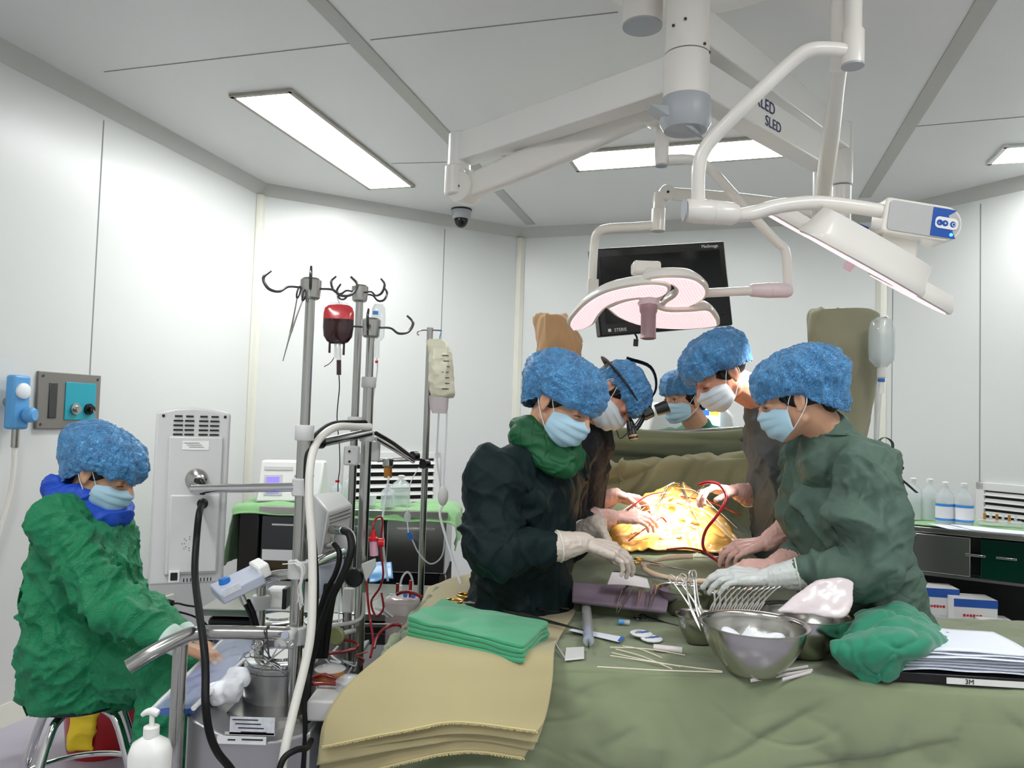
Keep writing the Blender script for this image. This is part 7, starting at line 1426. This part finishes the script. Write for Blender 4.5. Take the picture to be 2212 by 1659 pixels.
for k in range(3):
    a = at(2040 + k * 26, 1150 + k * 5, 3.95 - k * .04); a.z = zc2 + .02 + k * .004; G_ = dispg(patch([[a + cX_ * u + V((0, v, 0)) for u in (0, .2, .42)] for v in (.16, .08, -.04)], 10, 16), lambda P: .003 * vn(P * 10, k)); o = MB().grid(G_, .002).build('paper_sheet', 'paper', None, ang=180); tag(o, ('white paper sheet on the right cabinet nearest the bottles', 'middle white paper sheet on the right hand cabinet', 'white paper sheet closest to the right edge of the photo')[k], 'paper')
vt = thing('ampoule_tray', 'clear tray of small ampoules on the right hand cabinet behind the papers', 'tray', at(2160, 1140, 4.1)); q = at(2160, 1142, 4.15); q.z = zc2 + .03; MB().box(q, (.2, .1, .03), M3c).build('tray', 'bag_clear', vt, .004)
for k in range(6): MB().cyl(q + cX_ * (-.07 + .028 * k) + V((0, 0, .0)), q + cX_ * (-.07 + .028 * k) + V((0, 0, .045)), .007).build('ampoule', 'bottle_clear' if k % 2 else 'amber', vt)
for k, (x0, x1, y0, y1, Y, l) in enumerate(((1985, 2072, 1268, 1345, 4.0, 'white carton with blue top band, half hidden by the gown'), (2060, 2155, 1292, 1385, 3.9, 'white carton with blue top band and red lettering, in the middle'), (2120, 2195, 1340, 1412, 3.8, 'smaller white carton with black printed symbols'))):
    a = at(x0, y1, Y); b = at(x1, y1, Y - .03); h = at(x0, y0, Y).z - a.z; d_ = (b - a); d_.z = 0; L_ = d_.length; d_.normalize(); zb2 = max(.375, a.z) ; bx = thing('carton', l, 'carton', V((a.x, a.y, .372))); Mx = frm(d_, V((0, 0, 1))); nn = V((d_.y, -d_.x, 0)); nn = nn if nn.y < 0 else -nn; h = at(x0, y0, Y).z - .372
    c = (a + b) / 2; c.z = .372 + h / 2; MB().box(c - nn * .07, (L_, .14, h), Mx).build('box_body', 'white_plastic', bx, .001)
    if k < 2: MB().box(c + V((0, 0, h * .41)) + nn * .0008, (L_ * 1.0, .002, h * .17), Mx).build('blue_band', 'box_blue', bx); MB().box(V((c.x, c.y, .372 + h * .91)) + d_ * (L_ / 2 + .0008) - nn * .07, (.002, .14, h * .17), Mx).build('blue_band', 'box_blue', bx); [MB().box(c + d_ * L_ * (-.26 + .075 * j) + nn * .0012 + V((0, 0, h * .15)), (.011, .001, .013 - .003 * (j % 3 == 1)), Mx).build('printed_letter', 'red_plastic', bx) for j in range(6)]; [MB().box(c - d_ * L_ * .1 + V((0, 0, -h * (.03 + .09 * j))) + nn * .001, (L_ * .6, .001, .006), Mx).build('printed_line', 'grey_label', bx) for j in range(4)]
    else: text('57', .04, 'ink', bx, c - d_ * L_ * .25 + nn * .0015 + V((0, 0, h * .12)), d_, V((0, 0, 1))); [MB().box(c + V((0, 0, -h * (.05 + .12 * j))) + nn * .001, (L_ * .6, .001, .012), Mx).build('printed_line', 'ink', bx) for j in range(3)]
mb = MB(); rg = random.Random(6); c = at(2200, 1400, 2.3)
[mb.ell(c + V((rg.uniform(-.03, .05), rg.uniform(-.03, .03), rg.uniform(-.04, .02))), (.03, .03, .02), None, 10, 6) for _i in range(8)]
# ---- right drip pole and bottle
rp = thing('drip_stand', 'white drip pole behind the grey green gown at the right', 'drip stand', V((at(1905, 800, 3.35).x, 3.35, 0))); a = at(1896, 690, 3.35); MB().cyl((a.x, a.y, a.z + .02), (a.x, a.y, .04), .012).build('pole', 'white_plastic', rp); MB().lathe([(.2, 0), (.2, .03), (.03, .05)], (a.x, a.y, 0)).build('base', 'white_plastic', rp); MB().tube([V((a.x, a.y, a.z)), V((a.x + .03, a.y - .03, a.z + .01)), V((a.x + .01, a.y - .06, a.z))], .003, 6, 4).build('hook', 'steel', rp)
tb_ = thing('infusion_bottle', 'clear plastic infusion bottle hanging upside down beside the khaki cover', 'infusion bottle', at(1899, 800, 3.25)); c = at(1904, 795, 3.02)
MB().lathe([(.001, .0), (.02, .002), (.045, .03), (.048, .06), (.048, .15), (.04, .185), (.02, .2), (.001, .202)], c, seg=28).build('bottle_body', 'bottle_clear', tb_); MB().lathe([(.001, .004), (.018, .006), (.043, .032), (.045, .13), (.001, .13)], c, seg=24).build('liquid', 'liquid_clear', tb_); MB().cyl(c, c - V((0, 0, .04)), .016).build('neck', 'white_plastic', tb_, .003); MB().cyl(c - V((0, 0, .05)), c - V((0, 0, .1)), .01).build('drip_chamber', 'bag_clear', tb_); MB().cyl(c - V((0, 0, .042)), c - V((0, 0, .055)), .013).build('blue_valve', 'blue_cap', tb_)
MB().tube([c - V((0, 0, .1)), c - V((.005, 0, .2)), c - V((.02, 0, .5))], .0025, 8, 4).build('drip_line', 'clear_tube', tb_)
